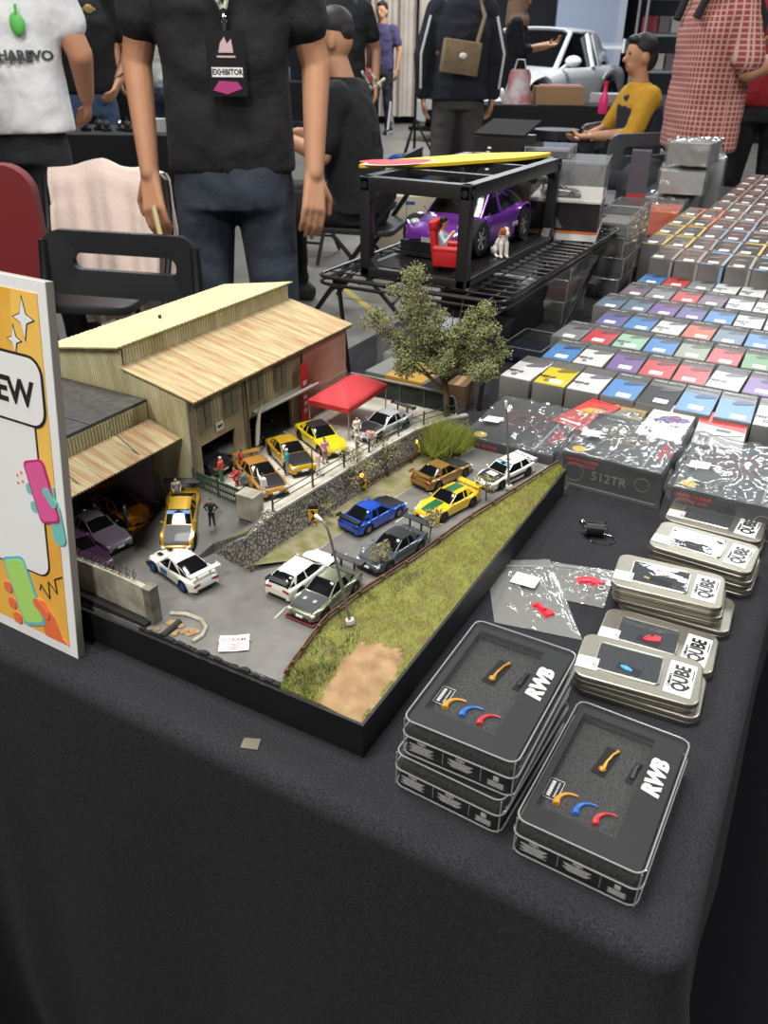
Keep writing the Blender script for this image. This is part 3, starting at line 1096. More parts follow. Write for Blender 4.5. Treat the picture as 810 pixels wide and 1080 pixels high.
def small_tree(x, y, z, h, r, n, label, seed, cols=None, cat='tree', name='miniature_tree', pal=None):
    rnd = random.Random(seed)
    t = thing(name, label, cat, (x, y, z))
    m = MB()
    lean = (rnd.gauss(0, .06)*h, rnd.gauss(0, .06)*h)
    m.tube([(0, 0, -.002), (lean[0]*.5, lean[1]*.5, h*.35), (lean[0], lean[1], h*.8)], [h*.028, h*.022, h*.012], 7)
    f = MB()
    for k in range(n):
        a = rnd.uniform(0, 2*PI); q = rnd.uniform(.45, 1)
        rr = r*(rnd.random()**.6)
        E_ = Vector((lean[0]+rr*math.cos(a), lean[1]+rr*math.sin(a), h*q))
        m.tube([(lean[0]*.6, lean[1]*.6, h*.45), tuple(E_)], [h*.010, h*.004], 5)
        clump(f, E_, r*.36, 34, .0014, rnd, cols or (0, 1))
    m.build('trunk', BARK, t)
    f.build('foliage', pal or SHR, t, 0)
SHR = [mat('shrub_leaf', (112, 112, 70), .9), mat('shrub_leaf_pale', (168, 158, 122), .9), mat('shrub_green', (142, 152, 64), .9)]
small_tree(-.210, .345, Z0+.006, .062, .026, 22, 'sparse pale-leaved tree growing against the stone wall', 4, (0, 1, 1))
small_tree(-.198, .418, Z0+.006, .050, .018, 12, 'wispy small tree between the two amber-lamp chevrons', 5, (0, 1))
small_tree(-.216, .275, Z0+.006, .038, .013, 9, 'low thin bush at the wall foot behind the nearest chevron', 6, (0, 0, 1), 'bush', 'miniature_bush')
small_tree(-.101, .212, .044, .034, .013, 11, 'small roadside sapling in front of the dark slate coupe', 7, (0, 1))
small_tree(-.080, .292, .044, .038, .014, 12, 'roadside sapling overlapping the yellow and green striped car', 8, (0, 1))
small_tree(-.062, .424, .043, .034, .013, 10, 'roadside sapling near the white and black hatchback', 9, (0, 1))
def grass_shrub(x, y, z, r, h, n, label, seed):
    rnd = random.Random(seed)
    m = MB()
    m.ell((0, 0, h*.12), (r*.7, r*.7, h*.25), 12, 8, 1)
    for _ in range(n):
        a, q = rnd.uniform(0, 2*PI), rnd.random()**.5
        blades(m, r*q*math.cos(a), r*q*math.sin(a), h*.5*math.sqrt(max(0, 1-q*q)), 1, h*.62, .001, (0, 0, 1, 1, 2), rnd)
    o = m.build('ornamental_shrub', GRS, None, 0)
    o.location = (x, y, z+T)
    tag(o, label, 'shrub')
grass_shrub(-.167, .497, Z0+.012, .026, .048, 1500, 'bright green bushy shrub at the far end of the stone wall', 12)
grass_shrub(-.150, .530, Z0+.008, .020, .036, 800, 'lower green shrub behind the bright bush by the rail end', 13)

# ------------------------------------------------------------------ paper slips on the diorama and table
def slip(x, y, z, w, h, rz, label, lines=4, tilt=0):
    t = thing('paper_slip', label, 'paper', (x, y, z), rz)
    m = MB()
    m.grid(8, 6, lambda u, v: ((u-.5)*w, (v-.5)*h, .0012+tilt*(v-.5)*h+.0016*abs(u-.5)), 0, thick=(0, 0, -.0004))
    m.build('sheet', mat('paper', (232, 228, 222), .8), t, 60)
    p = MB()
    text_mb(p, 'DIORAMA', h*.3, TR(0, h*.2, .0018), 0, .0001, .0001)
    for k in range(lines):
        p.box((-.02*w, -h*(.05+.11*k), .0017), (w*(.62-.1*(k % 2)), h*.04, .0002))
    p.build('printed_text', mat('faded_print', (190, 120, 120), .8), t, 0)
slip(-.163, .030, Z0+.0005, .029, .024, R(35), 'folded white paper slip with reddish print lying on the asphalt')

# ------------------------------------------------------------------ cars
GLASS = mat('tinted_glass', (17, 18, 20), .12, spec=.5)
CARB = mat('carbon_black', (28, 28, 30), .45, coat=.12)
TYRE = mat('tyre', (22, 22, 23), .85)
RIMS = {}
def paint(name, c, rough=.28, metal=.0, coat=.8):
    return mat('paint_'+name, c, rough, metal, .5, coat)
STY = {
 # t along the car rear->front: deck height and half width as fractions of H and W/2
 'coupe': dict(deck=((0, .50), (.02, .62), (.05, .665), (.2, .675), (.62, .66), (.8, .60), (.93, .52), (.98, .45), (1, .36)),
   wid=((0, .84), (.03, .93), (.2, .99), (.5, .95), (.8, .98), (.93, .92), (.98, .82), (1, .72)), cab=(.13, .28, .50, .66), crown=.0),
 'sedan': dict(deck=((0, .52), (.02, .64), (.05, .67), (.18, .68), (.62, .66), (.8, .61), (.93, .55), (.98, .48), (1, .38)),
   wid=((0, .86), (.03, .94), (.2, .98), (.5, .95), (.8, .97), (.93, .92), (.98, .86), (1, .78)), cab=(.13, .24, .49, .64), crown=.0),
 'hatch': dict(deck=((0, .50), (.02, .66), (.06, .70), (.3, .68), (.66, .64), (.82, .58), (.94, .50), (.985, .42), (1, .34)),
   wid=((0, .82), (.03, .93), (.2, .98), (.5, .95), (.8, .97), (.93, .92), (.98, .84), (1, .74)), cab=(.035, .17, .52, .69), crown=.0),
 'rear_engined': dict(deck=((0, .42), (.02, .56), (.08, .64), (.2, .67), (.6, .62), (.78, .58), (.9, .52), (.97, .42), (1, .30)),
   wid=((0, .78), (.04, .93), (.2, 1.0), (.42, .94), (.6, .90), (.8, .94), (.92, .86), (.98, .74), (1, .62)), cab=(.10, .42, .55, .71), crown=.0),
}
def interp(tab, t):
    for (a, x), (b, y) in zip(tab[:-1], tab[1:]):
        if t <= b:
            return x+(y-x)*(t-a)/(b-a)
    return tab[-1][1]

def wheel_meshes(r, w, rimcol, s):
    key = (r, w, rimcol)
    if key in RIMS: return RIMS[key]
    m = MB()
    prof = [(r*.62, -w/2), (r*.93, -w/2), (r, -w*.35), (r, w*.35), (r*.93, w/2), (r*.62, w/2)]
    rings = [[(q*math.cos(2*PI*k/20), y, q*math.sin(2*PI*k/20)) for k in range(20)] for q, y in prof]
    rings.append(rings[0])
    m.loft(rings, 0, cap=False)
    tm = m.mesh('tyre', TYRE)
    m = MB()
    rm = mat('rim_'+rimcol[0], rimcol[1], .3, rimcol[2])
    for q0, q1, y in ((r*.58, r*.66, w*.46),):
        rings = [[(q*math.cos(2*PI*k/20), yy, q*math.sin(2*PI*k/20)) for k in range(20)] for q, yy in ((q0, -y), (q1, -y), (q1, y), (q0, y))]
        rings.append(rings[0])
        m.loft(rings, 0, cap=False)
    for k in range(6):
        a = k*PI/3
        for sg in (-1, 1):
            m.box((math.cos(a)*r*.31, sg*w*.34, math.sin(a)*r*.31), (r*.64, w*.12, r*.13), ry=-a)
    m.cyl((0, -w*.44, 0), (0, w*.44, 0), r*.15, n=10)
    m.cyl((0, -w*.1, 0), (0, w*.1, 0), r*.6, n=16, mi=1)
    RIMS[key] = (tm, m.mesh('rim', [rm, BLK2]))
    return RIMS[key]

def car(name, label, cat, x, y, z, rz, style, body, L=.092, W=.0385, H=.0265, hood=None, roof=None, wing=None, rim=('dark', (126, 124, 120), .7),
        pitch=0, group=None, stripe=None, splitter=True, lights='front', head=(226, 226, 218), tail=(150, 20, 24), ducts=False, plate=True, visor=None, flare=0, trunk=None, loose_hood=None, rscale=1):
    S = STY[style]
    t = thing(name, label, cat, (x, y, z), rz, group)
    t.rotation_euler = (0, -pitch, rz)
    rw = H*.268*rscale
    xw = [L*(.195-.5), L*(.80-.5)]
    ra = rw*1.14
    ts = sorted(set([k/46 for k in range(47)]+[.004, .012, .025, .988, .996]))
    def ring(tt):
        xx = L*(tt-.5)
        zd = H*interp(S['deck'], tt)
        w = W/2*interp(S['wid'], tt)
        zb = H*.13+ (H*.05 if tt < .06 or tt > .95 else 0)
        fl = 0
        for xc in xw:
            dx = abs(xx-xc)
            if dx < ra: zb = max(zb, rw+math.sqrt(ra*ra-dx*dx))
            fl = max(fl, math.exp(-(dx/(ra*1.3))**4))
        w2 = w+flare*W*fl
        zs = zd-zb
        if zs < .001: zb = zd-.001; zs = .001
        half = [(0, zb), (w2*.80, zb), (w2*.99, zb+.06*zs), (w2, zb+.45*zs), (w2*.99, zd-.12*H if zs > .15*H else zd-.5*zs), (w2*.965, zd-.06*H if zs > .15*H else zd-.25*zs), (w2*.91, zd-.02*H), (w*.80, zd), (w*.4, zd+.012*H)]
        pts = [(xx, a, b_) for a, b_ in half]+[(xx, 0, zd+.016*H)]+[(xx, -a, b_) for a, b_ in reversed(half[1:])]
        return pts
    m = MB(); m.loft([ring(q) for q in ts])
    m.build('body', body, t, 52)
    MB().box((0, 0, H*.2), (L*.9, W*.74, H*.14)).build('underbody', BLK2, t, 0)
    c0, c1, c2, c3 = S['cab']
    def dk(tt): return H*interp(S['deck'], tt)
    zt = H*.985
    def half_at(zz, zb): # half width of the glasshouse at height zz
        q = max(0, min(1, (zz-zb)/(zt-zb)))
        return W/2*(.86*(1-q)+.655*q)
    def cab_ring(tt, zz, grow=0):
        zb = dk(tt)-.03*H
        cm_ = (c0+c3)/2
        tp = 1-.10*(abs(tt-cm_)/(c3-cm_))**2.2
        h = half_at(zz, dk(.45))*tp
        cr = .025*H if zz > H*.85 else .012*H
        wb = W/2*.87*tp
        return [(L*(tt-.5), a, b_) for a, b_ in ((wb, zb), (h, zz-.02*H), (h*.9, zz+cr*.4), (h*.45, zz+cr), (0, zz+cr*1.15), (-h*.45, zz+cr), (-h*.9, zz+cr*.4), (-h, zz-.02*H), (-wb, zb))]
    cs = []
    for k in range(7):
        q = k/6; tt = c0+(c1-c0)*q
        cs.append((tt, dk(c0)+(zt-dk(c0))*math.sin(q*PI/2)**.9 if style in ('rear_engined', 'hatch') else dk(c0)+(zt-dk(c0))*(q**.95)))
    cs += [(c1+(c2-c1)*.5, zt*1.005), (c2, zt)]
    for k in range(1, 6):
        q = k/5; tt = c2+(c3-c2)*q
        cs.append((tt, zt+(dk(c3)-zt)*q**1.15))
    m = MB(); m.loft([cab_ring(a, b_) for a, b_ in cs])
    m.build('windows', GLASS, t, 60)
    # roof skin and pillars
    rm = roof or body
    m = MB()
    e = .0003
    top = [c for c in cs if c1-(c1-c0)*(.12 if style != 'rear_engined' else .25) <= c[0] <= c2+.02]
    rr = []
    for a, b_ in top:
        q = cab_ring(a, b_)
        o_ = [(p[0], p[1]*1.012, p[2]+e) for p in q[1:-1]]
        i_ = [(p[0], p[1]*.98, p[2]-.0006) for p in q[1:-1]]
        rr.append(o_+list(reversed(i_)))
    m.loft(rr)
    m.build('roof', rm, t, 40)
    for sg in (1, -1):
        def sp(tt, zz, ex=.0004):
            tp = 1-.10*(abs(tt-(c0+c3)/2)/((c3-c0)/2))**2.2
            return (L*(tt-.5), sg*(half_at(zz, dk(.45))*tp+ex), zz)
        MB().cyl(sp(c3, dk(c3)-.02*H), sp(c2, zt-.02*H), L*.0095, L*.008, 6).build('window_pillar', body, t)
        bm_ = c2-(c2-c1)*.42 if style in ('coupe', 'rear_engined') else (c1+c2)/2
        MB().cyl(sp(bm_-.01, dk(bm_)-.02*H), sp(bm_-.015, zt-.02*H), L*.010, L*.008, 6).build('window_pillar', body, t)
        # rear quarter panel
        wq = .10 if style in ('coupe', 'sedan') else (.07 if style == 'hatch' else .09)
        qa = [sp(c0-.01, dk(c0)-.03*H, .0002), sp(c0+wq*1.5, dk(c0+wq)-.03*H, .0002), sp(c1+wq*.45, zt-.02*H, .0002), sp(c1-.01, zt-.015*H, .0002)]
        if style in ('rear_engined', 'hatch'):
            mid = cs[3]
            qa.insert(4, sp(mid[0], mid[1]-.02*H, .0003))
        qb = [(p[0], p[1]-sg*.0012, p[2]-.0002) for p in qa]
        MB().loft([qa, qb]).build('quarter_panel', body, t, 30)
    if hood is not None or loose_hood:
        hm = hood or loose_hood
        def fn(u, v):
            tt = c3+.015+(.955-c3-.015)*u
            w = W/2*interp(S['wid'], tt)*.80
            yy = (v-.5)*2*w
            return (L*(tt-.5), yy, dk(tt)+.016*H*(1-abs(v-.5)*1.3)+.0005)
        m = MB(); m.grid(12, 8, fn, 0, thick=(0, 0, -.0006))
        ho = m.build('hood', hm, t, 40)
        if ducts:
            d_ = MB()
            for sg in (-1, 1): d_.box((L*(.80-.5), sg*W*.16, dk(.80)+.0009), (L*.05, W*.10, .0006), ry=.06)
            d_.build('hood_vent', mat('vent_pale', (150, 150, 148), .4), ho, 0)
    if trunk is not None:
        m = MB(); m.grid(4, 6, lambda u, v: (L*(.02+(c0-.03)*u-.5), (v-.5)*W*.76, dk(.02+(c0-.03)*u)+.0006+.01*H), 0, thick=(0, 0, -.0006)); m.build('boot_lid', trunk, t, 40)
    if stripe:
        m = MB()
        def band(ta, tb, fz, n=10):
            for y0, y1 in ((-.17, .17),):
                def fn(u, v):
                    tt = ta+(tb-ta)*u
                    return (L*(tt-.5), W*(y0+(y1-y0)*v), fz(tt))
                m.grid(n, 4, fn, 0, thick=(0, 0, -.0004))
        band(c3+.02, .96, lambda q: dk(q)+.016*H+.0008)
        band(c1, c2, lambda q: zt+.03*H+.0006)
        m.build('stripe', stripe, t, 40)
    if visor is not None:
        m = MB()
        q0, q1 = .06, .30
        vs = []
        for q in (q0, q1):
            tt = c2+(c3-c2)*q; zz = zt+(dk(c3)-zt)*q**1.15
            h = half_at(zz, dk(.45))*.96
            vs += [(L*(tt-.5)+.0004, -h, zz+.0005), (L*(tt-.5)+.0004, h, zz+.0005)]
        vs2 = [(p[0]-.0003, p[1], p[2]-.0007) for p in vs]
        m.add(vs+vs2, [(0, 1, 3, 2), (4, 6, 7, 5), (0, 4, 5, 1), (2, 3, 7, 6), (0, 2, 6, 4), (1, 5, 7, 3)])
        m.build('windscreen_banner', visor, t, 0)
    # wheels
    ww = W*.19
    tm, rmesh = wheel_meshes(rw, ww, rim, 0)
    for xc in xw:
        for sg in (1, -1):
            wo = put('wheel', tm, t)
            wo.location = (xc, sg*(W/2*.985+flare*W-ww/2+.0002), rw)
            put('rim', rmesh, wo)
    # lamps, bumpers, plates, mirrors
    hl = mat('headlamp_%d_%d' % (head[0], head[2]), head, .15, .2)
    tl = mat('tail_%d_%d' % (tail[0], tail[1]), tail, .2)
    for sg in (1, -1):
        m = MB()
        if style == 'rear_engined':
            m.ell((L*(.895-.5), sg*W*.345, H*.50), (L*.034, W*.075, H*.07), 12, 8)
        else:
            m.rbox((L*(.962-.5), sg*W*.335, dk(.962)-.065*H), (L*.045, W*.19, H*.10), .0012, .0004, rz=-sg*.32)
        m.build('headlight', hl, t)
        m = MB(); m.rbox((L*(.004-.5), sg*W*.30, dk(.02)-.10*H), (L*.014, W*.23, H*.085), .0004, .0002, rz=sg*.12)
        m.build('tail_light', tl, t)
        m = MB(); m.ell((L*(c3-.03-.5), sg*(W*.47+.0016), dk(c3)+.06*H), (.0011, .0020, .0012), 10, 6)
        m.cyl((L*(c3-.03-.5), sg*W*.43, dk(c3)-.01*H), (L*(c3-.03-.5), sg*(W*.47+.0008), dk(c3)+.05*H), .0004, n=6)
        m.build('mirror', body, t)
    m = MB()
    m.box((L*(.996-.5), 0, H*.235), (L*.016, W*.56, H*.11))
    m.build('grille', BLK2, t, 0)
    MB().box((L*(.004-.5), 0, H*.22), (L*.016, W*.62, H*.10)).build('rear_valance', BLK2, t, 0)
    if splitter:
        m = MB()
        m.box((L*(.985-.5), 0, H*.115), (L*.06, W*.86, H*.035))
        for sg in (1, -1): m.box((0, sg*W*.46, H*.12), (L*.42, W*.05, H*.045))
        m.build('aero_lip', BLK2, t, 0)
    if plate:
        MB().box((L*(1.006-.5), 0, H*.30), (.0008, W*.22, H*.085)).build('number_plate', WHT, t, 0)
    if wing:
        wm, wh, wx, ws = wing
        m = MB()
        zz = dk(.04)+wh*H
        m.box((L*(wx-.5), 0, zz), (L*.085, W*ws, H*.035), ry=.12)
        for sg in (1, -1): m.box((L*(wx-.5), sg*W*ws/2, zz), (L*.095, .0007, H*.14))
        w_ = m.build('rear_wing', wm, t, 0)
        m = MB()
        for sg in (1, -1): m.box((L*(wx+.02-.5), sg*W*.22, (zz+dk(.06))/2-.0003), (L*.03, .0009, zz-dk(.06)+.0012))
        m.build('wing_stand', wm, w_, 0)
    return t

G1 = 'model cars on the miniature road and lot'
P_ = paint
sage = P_('sage', (122, 126, 104), .3, .55)
t = car('model_car', 'sage green-grey sports coupe with black bonnet beside the leaning lamp', 'model car', -.125, .137, Z0, R(-93), 'coupe', sage, hood=CARB, ducts=True, wing=(CARB, .40, .03, 1.02), rim=('bronze', (140, 126, 108), .7), flare=.02)
MB().box((.0458, 0, .0028), (.005, .036, .0007)).build('red_lip', mat('lip_red', (150, 34, 38), .4), t, 0)
car('model_car', 'white hatchback with dark rear window seen from behind on the road', 'model car', -.1655, .156, Z0, R(86), 'hatch', P_('white', (226, 224, 214)), wing=(CARB, .22, .03, .7), rim=('black', (84, 84, 86), .6), head=(220, 220, 214), tail=(168, 24, 34))
car('model_car', 'dark slate coupe with black roof, bonnet and huge rear wing', 'model car', -.105, .248, Z0, R(-101), 'coupe', P_('slate', (78, 88, 98), .3, .3), hood=CARB, roof=CARB, wing=(CARB, .42, .02, 1.05), flare=.03)
car('model_car', 'bright blue coupe with dark boot and silver wheels', 'model car', -.163, .306, Z0, R(77), 'coupe', P_('blue', (22, 68, 168)), trunk=None, hood=CARB, wing=(CARB, .14, .03, .9), rim=('silver', (176, 178, 180), .8), tail=(40, 30, 60))
car('model_car', 'metallic gold coupe with black bonnet farthest along the left lane', 'model car', -.137, .449, Z0, R(74), 'coupe', P_('gold', (158, 122, 62), .3, .5), hood=CARB, wing=(P_('gold', (158, 122, 62)), .2, .03, .9), rim=('grey', (120, 116, 108), .7))
car('model_car', 'yellow hatchback with green bonnet and roof stripe', 'model car', -.096, .377, Z0, R(-106), 'sedan', P_('lemon', (226, 184, 34)), stripe=P_('green', (30, 96, 54)), wing=(P_('lemon', (226, 184, 34)), .16, .02, .9), rim=('black', (84, 84, 86), .6), flare=.03)
t = car('model_car', 'white rally hatchback with black bonnet and graphics at the road end', 'model car', -.064, .493, Z0, R(-108), 'hatch', P_('white', (226, 224, 214)), hood=CARB, wing=(P_('white', (226, 224, 214)), .1, .02, .86), rim=('black', (84, 84, 86), .6), visor=P_('sky', (150, 190, 220)))
m = MB(); m.box((.027, 0, .0172), (.010, .014, .0006)); m.build('bonnet_square', mat('pale_pink', (226, 206, 206), .6), t, 0)
m = MB(); m.box((-.005, 0, .0276), (.005, .005, .0012)); m.build('roof_badge', mat('banner_red', (186, 34, 40), .6), t, 0)
m = MB()
for sg in (1, -1): m.box((0, sg*.0191, .0105), (.038, .0006, .004))
m.build('side_stripe', BLK2, t, 0)
t = car('model_car', 'white track sports car with blue wheels and tall black rear wing', 'model car', -.288, .098, Z0, R(166), 'rear_engined', P_('white', (226, 224, 214)), wing=(P_('white', (226, 224, 214)), .36, .03, .98), rim=('blue', (40, 104, 196), .2), flare=.02)
m = MB()
for yy in (-.005, .005): m.box((.030, yy*1.26, .0166), (.0075, .0044, .0006), ry=.12)
m.build('bonnet_duct', BLK2, t, 0)
m = MB()
for sg in (1, -1): m.rbox((.008, sg*.0182, .0100), (.011, .0008, .006), .0002)
m.build('door_number', mat('number_blue', (60, 96, 150), .5), t, 0)
car('model_car', 'gold coupe with black bonnet and blue screen banner on the ramp', 'model car', -.338, .158, ramp_z(0, .135)+.0075, R(-58), 'coupe', P_('ochre', (176, 138, 32), .3, .3), hood=CARB, wing=(CARB, .42, .02, 1.1), rim=('black', (84, 84, 86), .6), visor=P_('banner_blue', (70, 130, 200)), pitch=R(-17), L=.094, flare=.02)
t = car('model_car', 'orange wide-bodied sports car parked nose out under the awning', 'model car', -.443, .163, Z0, R(-12), 'rear_engined', P_('orange', (222, 124, 24)), hood=P_('bright_orange', (246, 150, 24)), roof=CARB, wing=(P_('orange', (222, 124, 24)), .32, .04, .95), flare=.05, rim=('black', (84, 84, 86), .6))
car('model_car', 'grey-lilac saloon beside the orange car in the open garage', 'model car', -.424, .108, Z0, R(-12), 'sedan', P_('lilac', (150, 132, 148)), wing=(P_('lilac', (150, 132, 148)), .14, .02, .9), rim=('silver', (176, 178, 180), .8))
car('model_car', 'plum saloon half hidden behind the boundary wall', 'model car', -.408, .064, Z0, R(-14), 'sedan', P_('plum', (104, 66, 100)), rim=('silver', (176, 178, 180), .8))
car('model_car', 'very dark blue car at the back of the open garage', 'model car', -.468, .128, Z0, R(84), 'sedan', P_('midnight', (34, 34, 52)), L=.086, rim=('silver', (176, 178, 180), .8))
car('model_car', 'bronze coupe with black bonnet nearest the gate pier', 'model car', -.286, .245, Z1, R(-30), 'coupe', P_('bronze', (176, 128, 58), .35, .3), hood=CARB, wing=(P_('bronze', (176, 128, 58)), .22, .03, .92), rim=('black', (84, 84, 86), .6))
car('model_car', 'gold-yellow saloon with black bonnet in front of the feather flag', 'model car', -.288, .312, Z1, R(-33), 'sedan', P_('mustard', (188, 150, 28), .3, .2), hood=CARB, rim=('black', (84, 84, 86), .6))
car('model_car', 'bright yellow coupe with dark glass roof before the red banner', 'model car', -.282, .374, Z1, R(-29), 'coupe', P_('acid_yellow', (206, 186, 34)), roof=CARB, rim=('black', (84, 84, 86), .6))
t = car('model_car', 'silver-grey patterned race car parked beside the red tent', 'model car', -.231, .452, Z1, R(-101), 'coupe', P_('race_silver', (170, 172, 172), .3, .2), hood=CARB, wing=(CARB, .32, .02, 1), rim=('black', (84, 84, 86), .6))
m = MB()
for sg in (1, -1):
    m.box((-.010, sg*.0192, .0110), (.020, .0006, .006)); m.box((.017, sg*.0192, .009), (.015, .0006, .004))
m.build('side_graphic', mat('graphic_grey', (62, 66, 70), .5), t, 0)
car('model_car', 'black car in the shadow of the middle workshop garage', 'model car', -.372, .352, Z1, R(-8), 'coupe', P_('black', (22, 22, 24)), head=(150, 150, 146), rim=('silver', (176, 178, 180), .8), L=.084)
car('model_car', 'dark grey car deep inside the corner workshop garage', 'model car', -.378, .245, Z1, R(-4), 'sedan', P_('charcoal', (48, 50, 52)), head=(130, 130, 126), L=.084)
# removed front bumper on the ground
t = thing('loose_bumper', 'orange-yellow front bumper lying on the lot before the orange car', 'car part', (-.400, .148, Z0), R(-14))
m = MB()
pts = [(-.002+.007*math.cos(a), .0135*math.sin(a), .004) for a in [R(-88+176*k/14) for k in range(15)]]
m.tube(pts, [.0016]+[.0024]*13+[.0016], 8)
m.tube([(p[0]+.0015, p[1]*.9, .0012) for p in pts[2:-2]], .0011, 6)
m.build('bumper_shell', mat('bumper_orange', (240, 176, 30), .4), t)
m = MB()
for yy in (-.006, 0, .006): m.box((.0055, yy, .0042), (.003, .004, .0016))
m.build('intake', BLK2, t, 0)

# ------------------------------------------------------------------ figurines
SKIN = mat('skin', (196, 146, 112), .6, vary=(9, (184, 130, 98), .25))
FSK = mat('figure_skin', (206, 152, 118), .7)
HAIR = mat('hair_dark', (24, 21, 20), .6, bump=(200, .4, .002))
def fig_mesh(pose, k=1/64):
    """a 1.72 m person in metres, scaled; returns prims and a tag per prim (0 skin 1 top 2 legs 3 hair 4 shoe)"""
    P, tg = [], []
    def c(a, b, r0, r1, g): P.append(('cap', a, b, r0, r1)); tg.append((Vector(a), Vector(b), (r0+r1)/2, g))
    if pose == 'crouch':
        hip, sh, hd_ = .42, (0, -.18, .86), (0, -.26, 1.10)
        legs = [((s*.1, 0, .40), (s*.16, -.34, .52), (s*.13, -.10, .06)) for s in (-1, 1)]
        arms = [((s*.2, -.18, .86), (s*.26, -.38, .68), (s*.14, -.56, .62)) for s in (-1, 1)]
        c((0, 0, .45), (0, -.16, .84), .15, .17, 1)
    else:
        hip, sh, hd_ = .92, (0, 0, 1.40), (0, -.01, 1.60)
        legs = [((s*.09, 0, .90), (s*.10, -.01, .48), (s*(.13 if pose != 'walk' else .1), (.0 if pose != 'walk' else s*.16), .06)) for s in (-1, 1)]
        if pose == 'hips':
            arms = [((s*.2, 0, 1.40), (s*.38, .06, 1.16), (s*.2, -.06, 1.0)) for s in (-1, 1)]
        elif pose == 'wave':
            arms = [((-.2, 0, 1.40), (-.26, .02, 1.12), (-.24, -.1, .90)), ((.2, 0, 1.40), (.40, -.12, 1.42), (.52, -.2, 1.66))]
        else:
            arms = [((s*.2, 0, 1.40), (s*.27, 0, 1.13), (s*.20, -.18, .98)) for s in (-1, 1)]
        c((0, 0, .95), (0, 0, 1.18), .15, .15, 1)
        c((-.08, 0, 1.32), (.08, 0, 1.32), .15, .15, 1)
    for a, b, d in legs:
        c(a, b, .105, .075, 2); c(b, d, .075, .055, 2)
        c((d[0], d[1], .045), (d[0]*1.1, d[1]-.16, .04), .05, .042, 4)
    for a, b, d in arms:
        c(a, b, .066, .055, 1); c(b, d, .05, .042, 1)
        e = Vector(d)+(Vector(d)-Vector(b)).normalized()*.08
        c(d, tuple(e), .045, .04, 0)
    c((0, sh[1], sh[2]+.04), (0, hd_[1], hd_[2]), .06, .06, 0)
    P.append(('ell', hd_, (.088, .105, .125))); tg.append((Vector(hd_), Vector(hd_)+Vector((0, 0, .01)), .1, 0))
    hh = (hd_[0], hd_[1]+.025, hd_[2]+.045)
    P.append(('ell', hh, (.094, .098, .098))); tg.append((Vector(hh), Vector(hh)+Vector((0, 0, .01)), .095, 3))
    return P, tg
FIGM = {}
def figurine(x, y, z, rz, pose, top, legs, label, hat=None, size=1.3):
    key = (pose,)
    if key not in FIGM:
        P, tg = fig_mesh(pose)
        o = blob('figurine', P, .022, [BLK2], None, 2)
        me = o.data
        bpy.data.objects.remove(o)
        idx = []
        for p in me.polygons:
            cc = p.center
            best, bi = 9, 0
            for a, b, r, g in tg:
                ab = b-a
                q = max(0, min(1, (cc-a).dot(ab)/ab.length_squared))
                d = (cc-(a+ab*q)).length-r
                if d < best: best, bi = d, g
            idx.append(bi)
        for v in me.vertices: v.co /= 64
        FIGM[key] = (me, idx)
    me, idx = FIGM[key]
    me = me.copy()
    me.materials.clear()
    for mm in (FSK, mat('fig_%d_%d_%d' % top, top, .8), mat('fig_%d_%d_%d' % legs, legs, .8), mat('fig_%d_%d_%d' % hat, hat, .7) if hat else HAIR, BLK2):
        me.materials.append(mm)
    me.polygons.foreach_set('material_index', idx)
    o = put('figurine', me)
    o.location = (x, y, z+T)
    o.rotation_euler = (0, 0, rz)
    o.scale = (size,)*3
    tag(o, label, 'figurine', None)
    return o
V = R(28)
figurine(-.296, .163, ramp_z(0, .163)-.001, V, 'hips', (34, 34, 38), (34, 34, 38), 'figurine in black overalls with hands on hips beside the gold car')
figurine(-.408, .137, Z0, V+1.8, 'stand', (52, 62, 58), (46, 52, 50), 'figurine in dark green standing between the lilac and orange cars')
figurine(-.376, .187, ramp_z(0, .187)-.04, V-.6, 'crouch', (198, 188, 176), (206, 182, 164), 'crouching figurine in pale clothes by the orange car')
figurine(-.358, .176, ramp_z(0, .176)-.004, V+.4, 'stand', (172, 160, 140), (150, 140, 122), 'figurine in khaki standing under the workshop corner')
figurine(-.398, .186, Z0, V-1.2, 'crouch', (46, 42, 46), (60, 44, 46), 'crouching figurine in dark clothes at the garage side wall')
figurine(-.442, .124, Z0, V+.5, 'stand', (74, 66, 74), (92, 78, 84), 'figurine in mauve leaning at the lilac car door')
figurine(-.327, .222, Z1, V-1.8, 'stand', (214, 74, 52), (60, 124, 84), 'figurine in orange-red top and green trousers behind the gate', hat=(214, 206, 196))
figurine(-.318, .250, Z1, V-1.2, 'hips', (158, 36, 44), (150, 34, 42), 'standing figurine in red overalls by the corner garage')
figurine(-.304, .228, Z1, V-1.4, 'crouch', (176, 40, 50), (170, 38, 48), 'crouching figurine in red behind the green gate')
figurine(-.292, .226, Z1, V-1.6, 'crouch', (104, 112, 108), (92, 98, 96), 'crouching figurine in grey beside the bronze car door')
figurine(-.258, .213, Z1, V+2.6, 'wave', (226, 222, 212), (216, 212, 202), 'figurine in white raising an arm behind the concrete pier')
figurine(-.271, .280, Z1, V-1.3, 'stand', (44, 146, 158), (150, 152, 150), 'figurine in teal top and white cap between the gold cars', hat=(226, 224, 218))
figurine(-.248, .330, Z1, V+.6, 'stand', (202, 150, 150), (150, 118, 116), 'figurine in pink beside the gold-yellow saloon')
figurine(-.247, .408, Z1, V+.5, 'stand', (224, 220, 208), (218, 214, 200), 'figurine in all-white standing by the yellow coupe')
figurine(-.214, .388, Z1, V+2.8, 'hips', (206, 158, 150), (222, 218, 212), 'figurine in pink top and white trousers at the wall railing')
figurine(-.225, .372, Z1, V+1.2, 'stand', (196, 186, 176), (120, 112, 104), 'figurine in beige behind the sparse tree on the wall top')
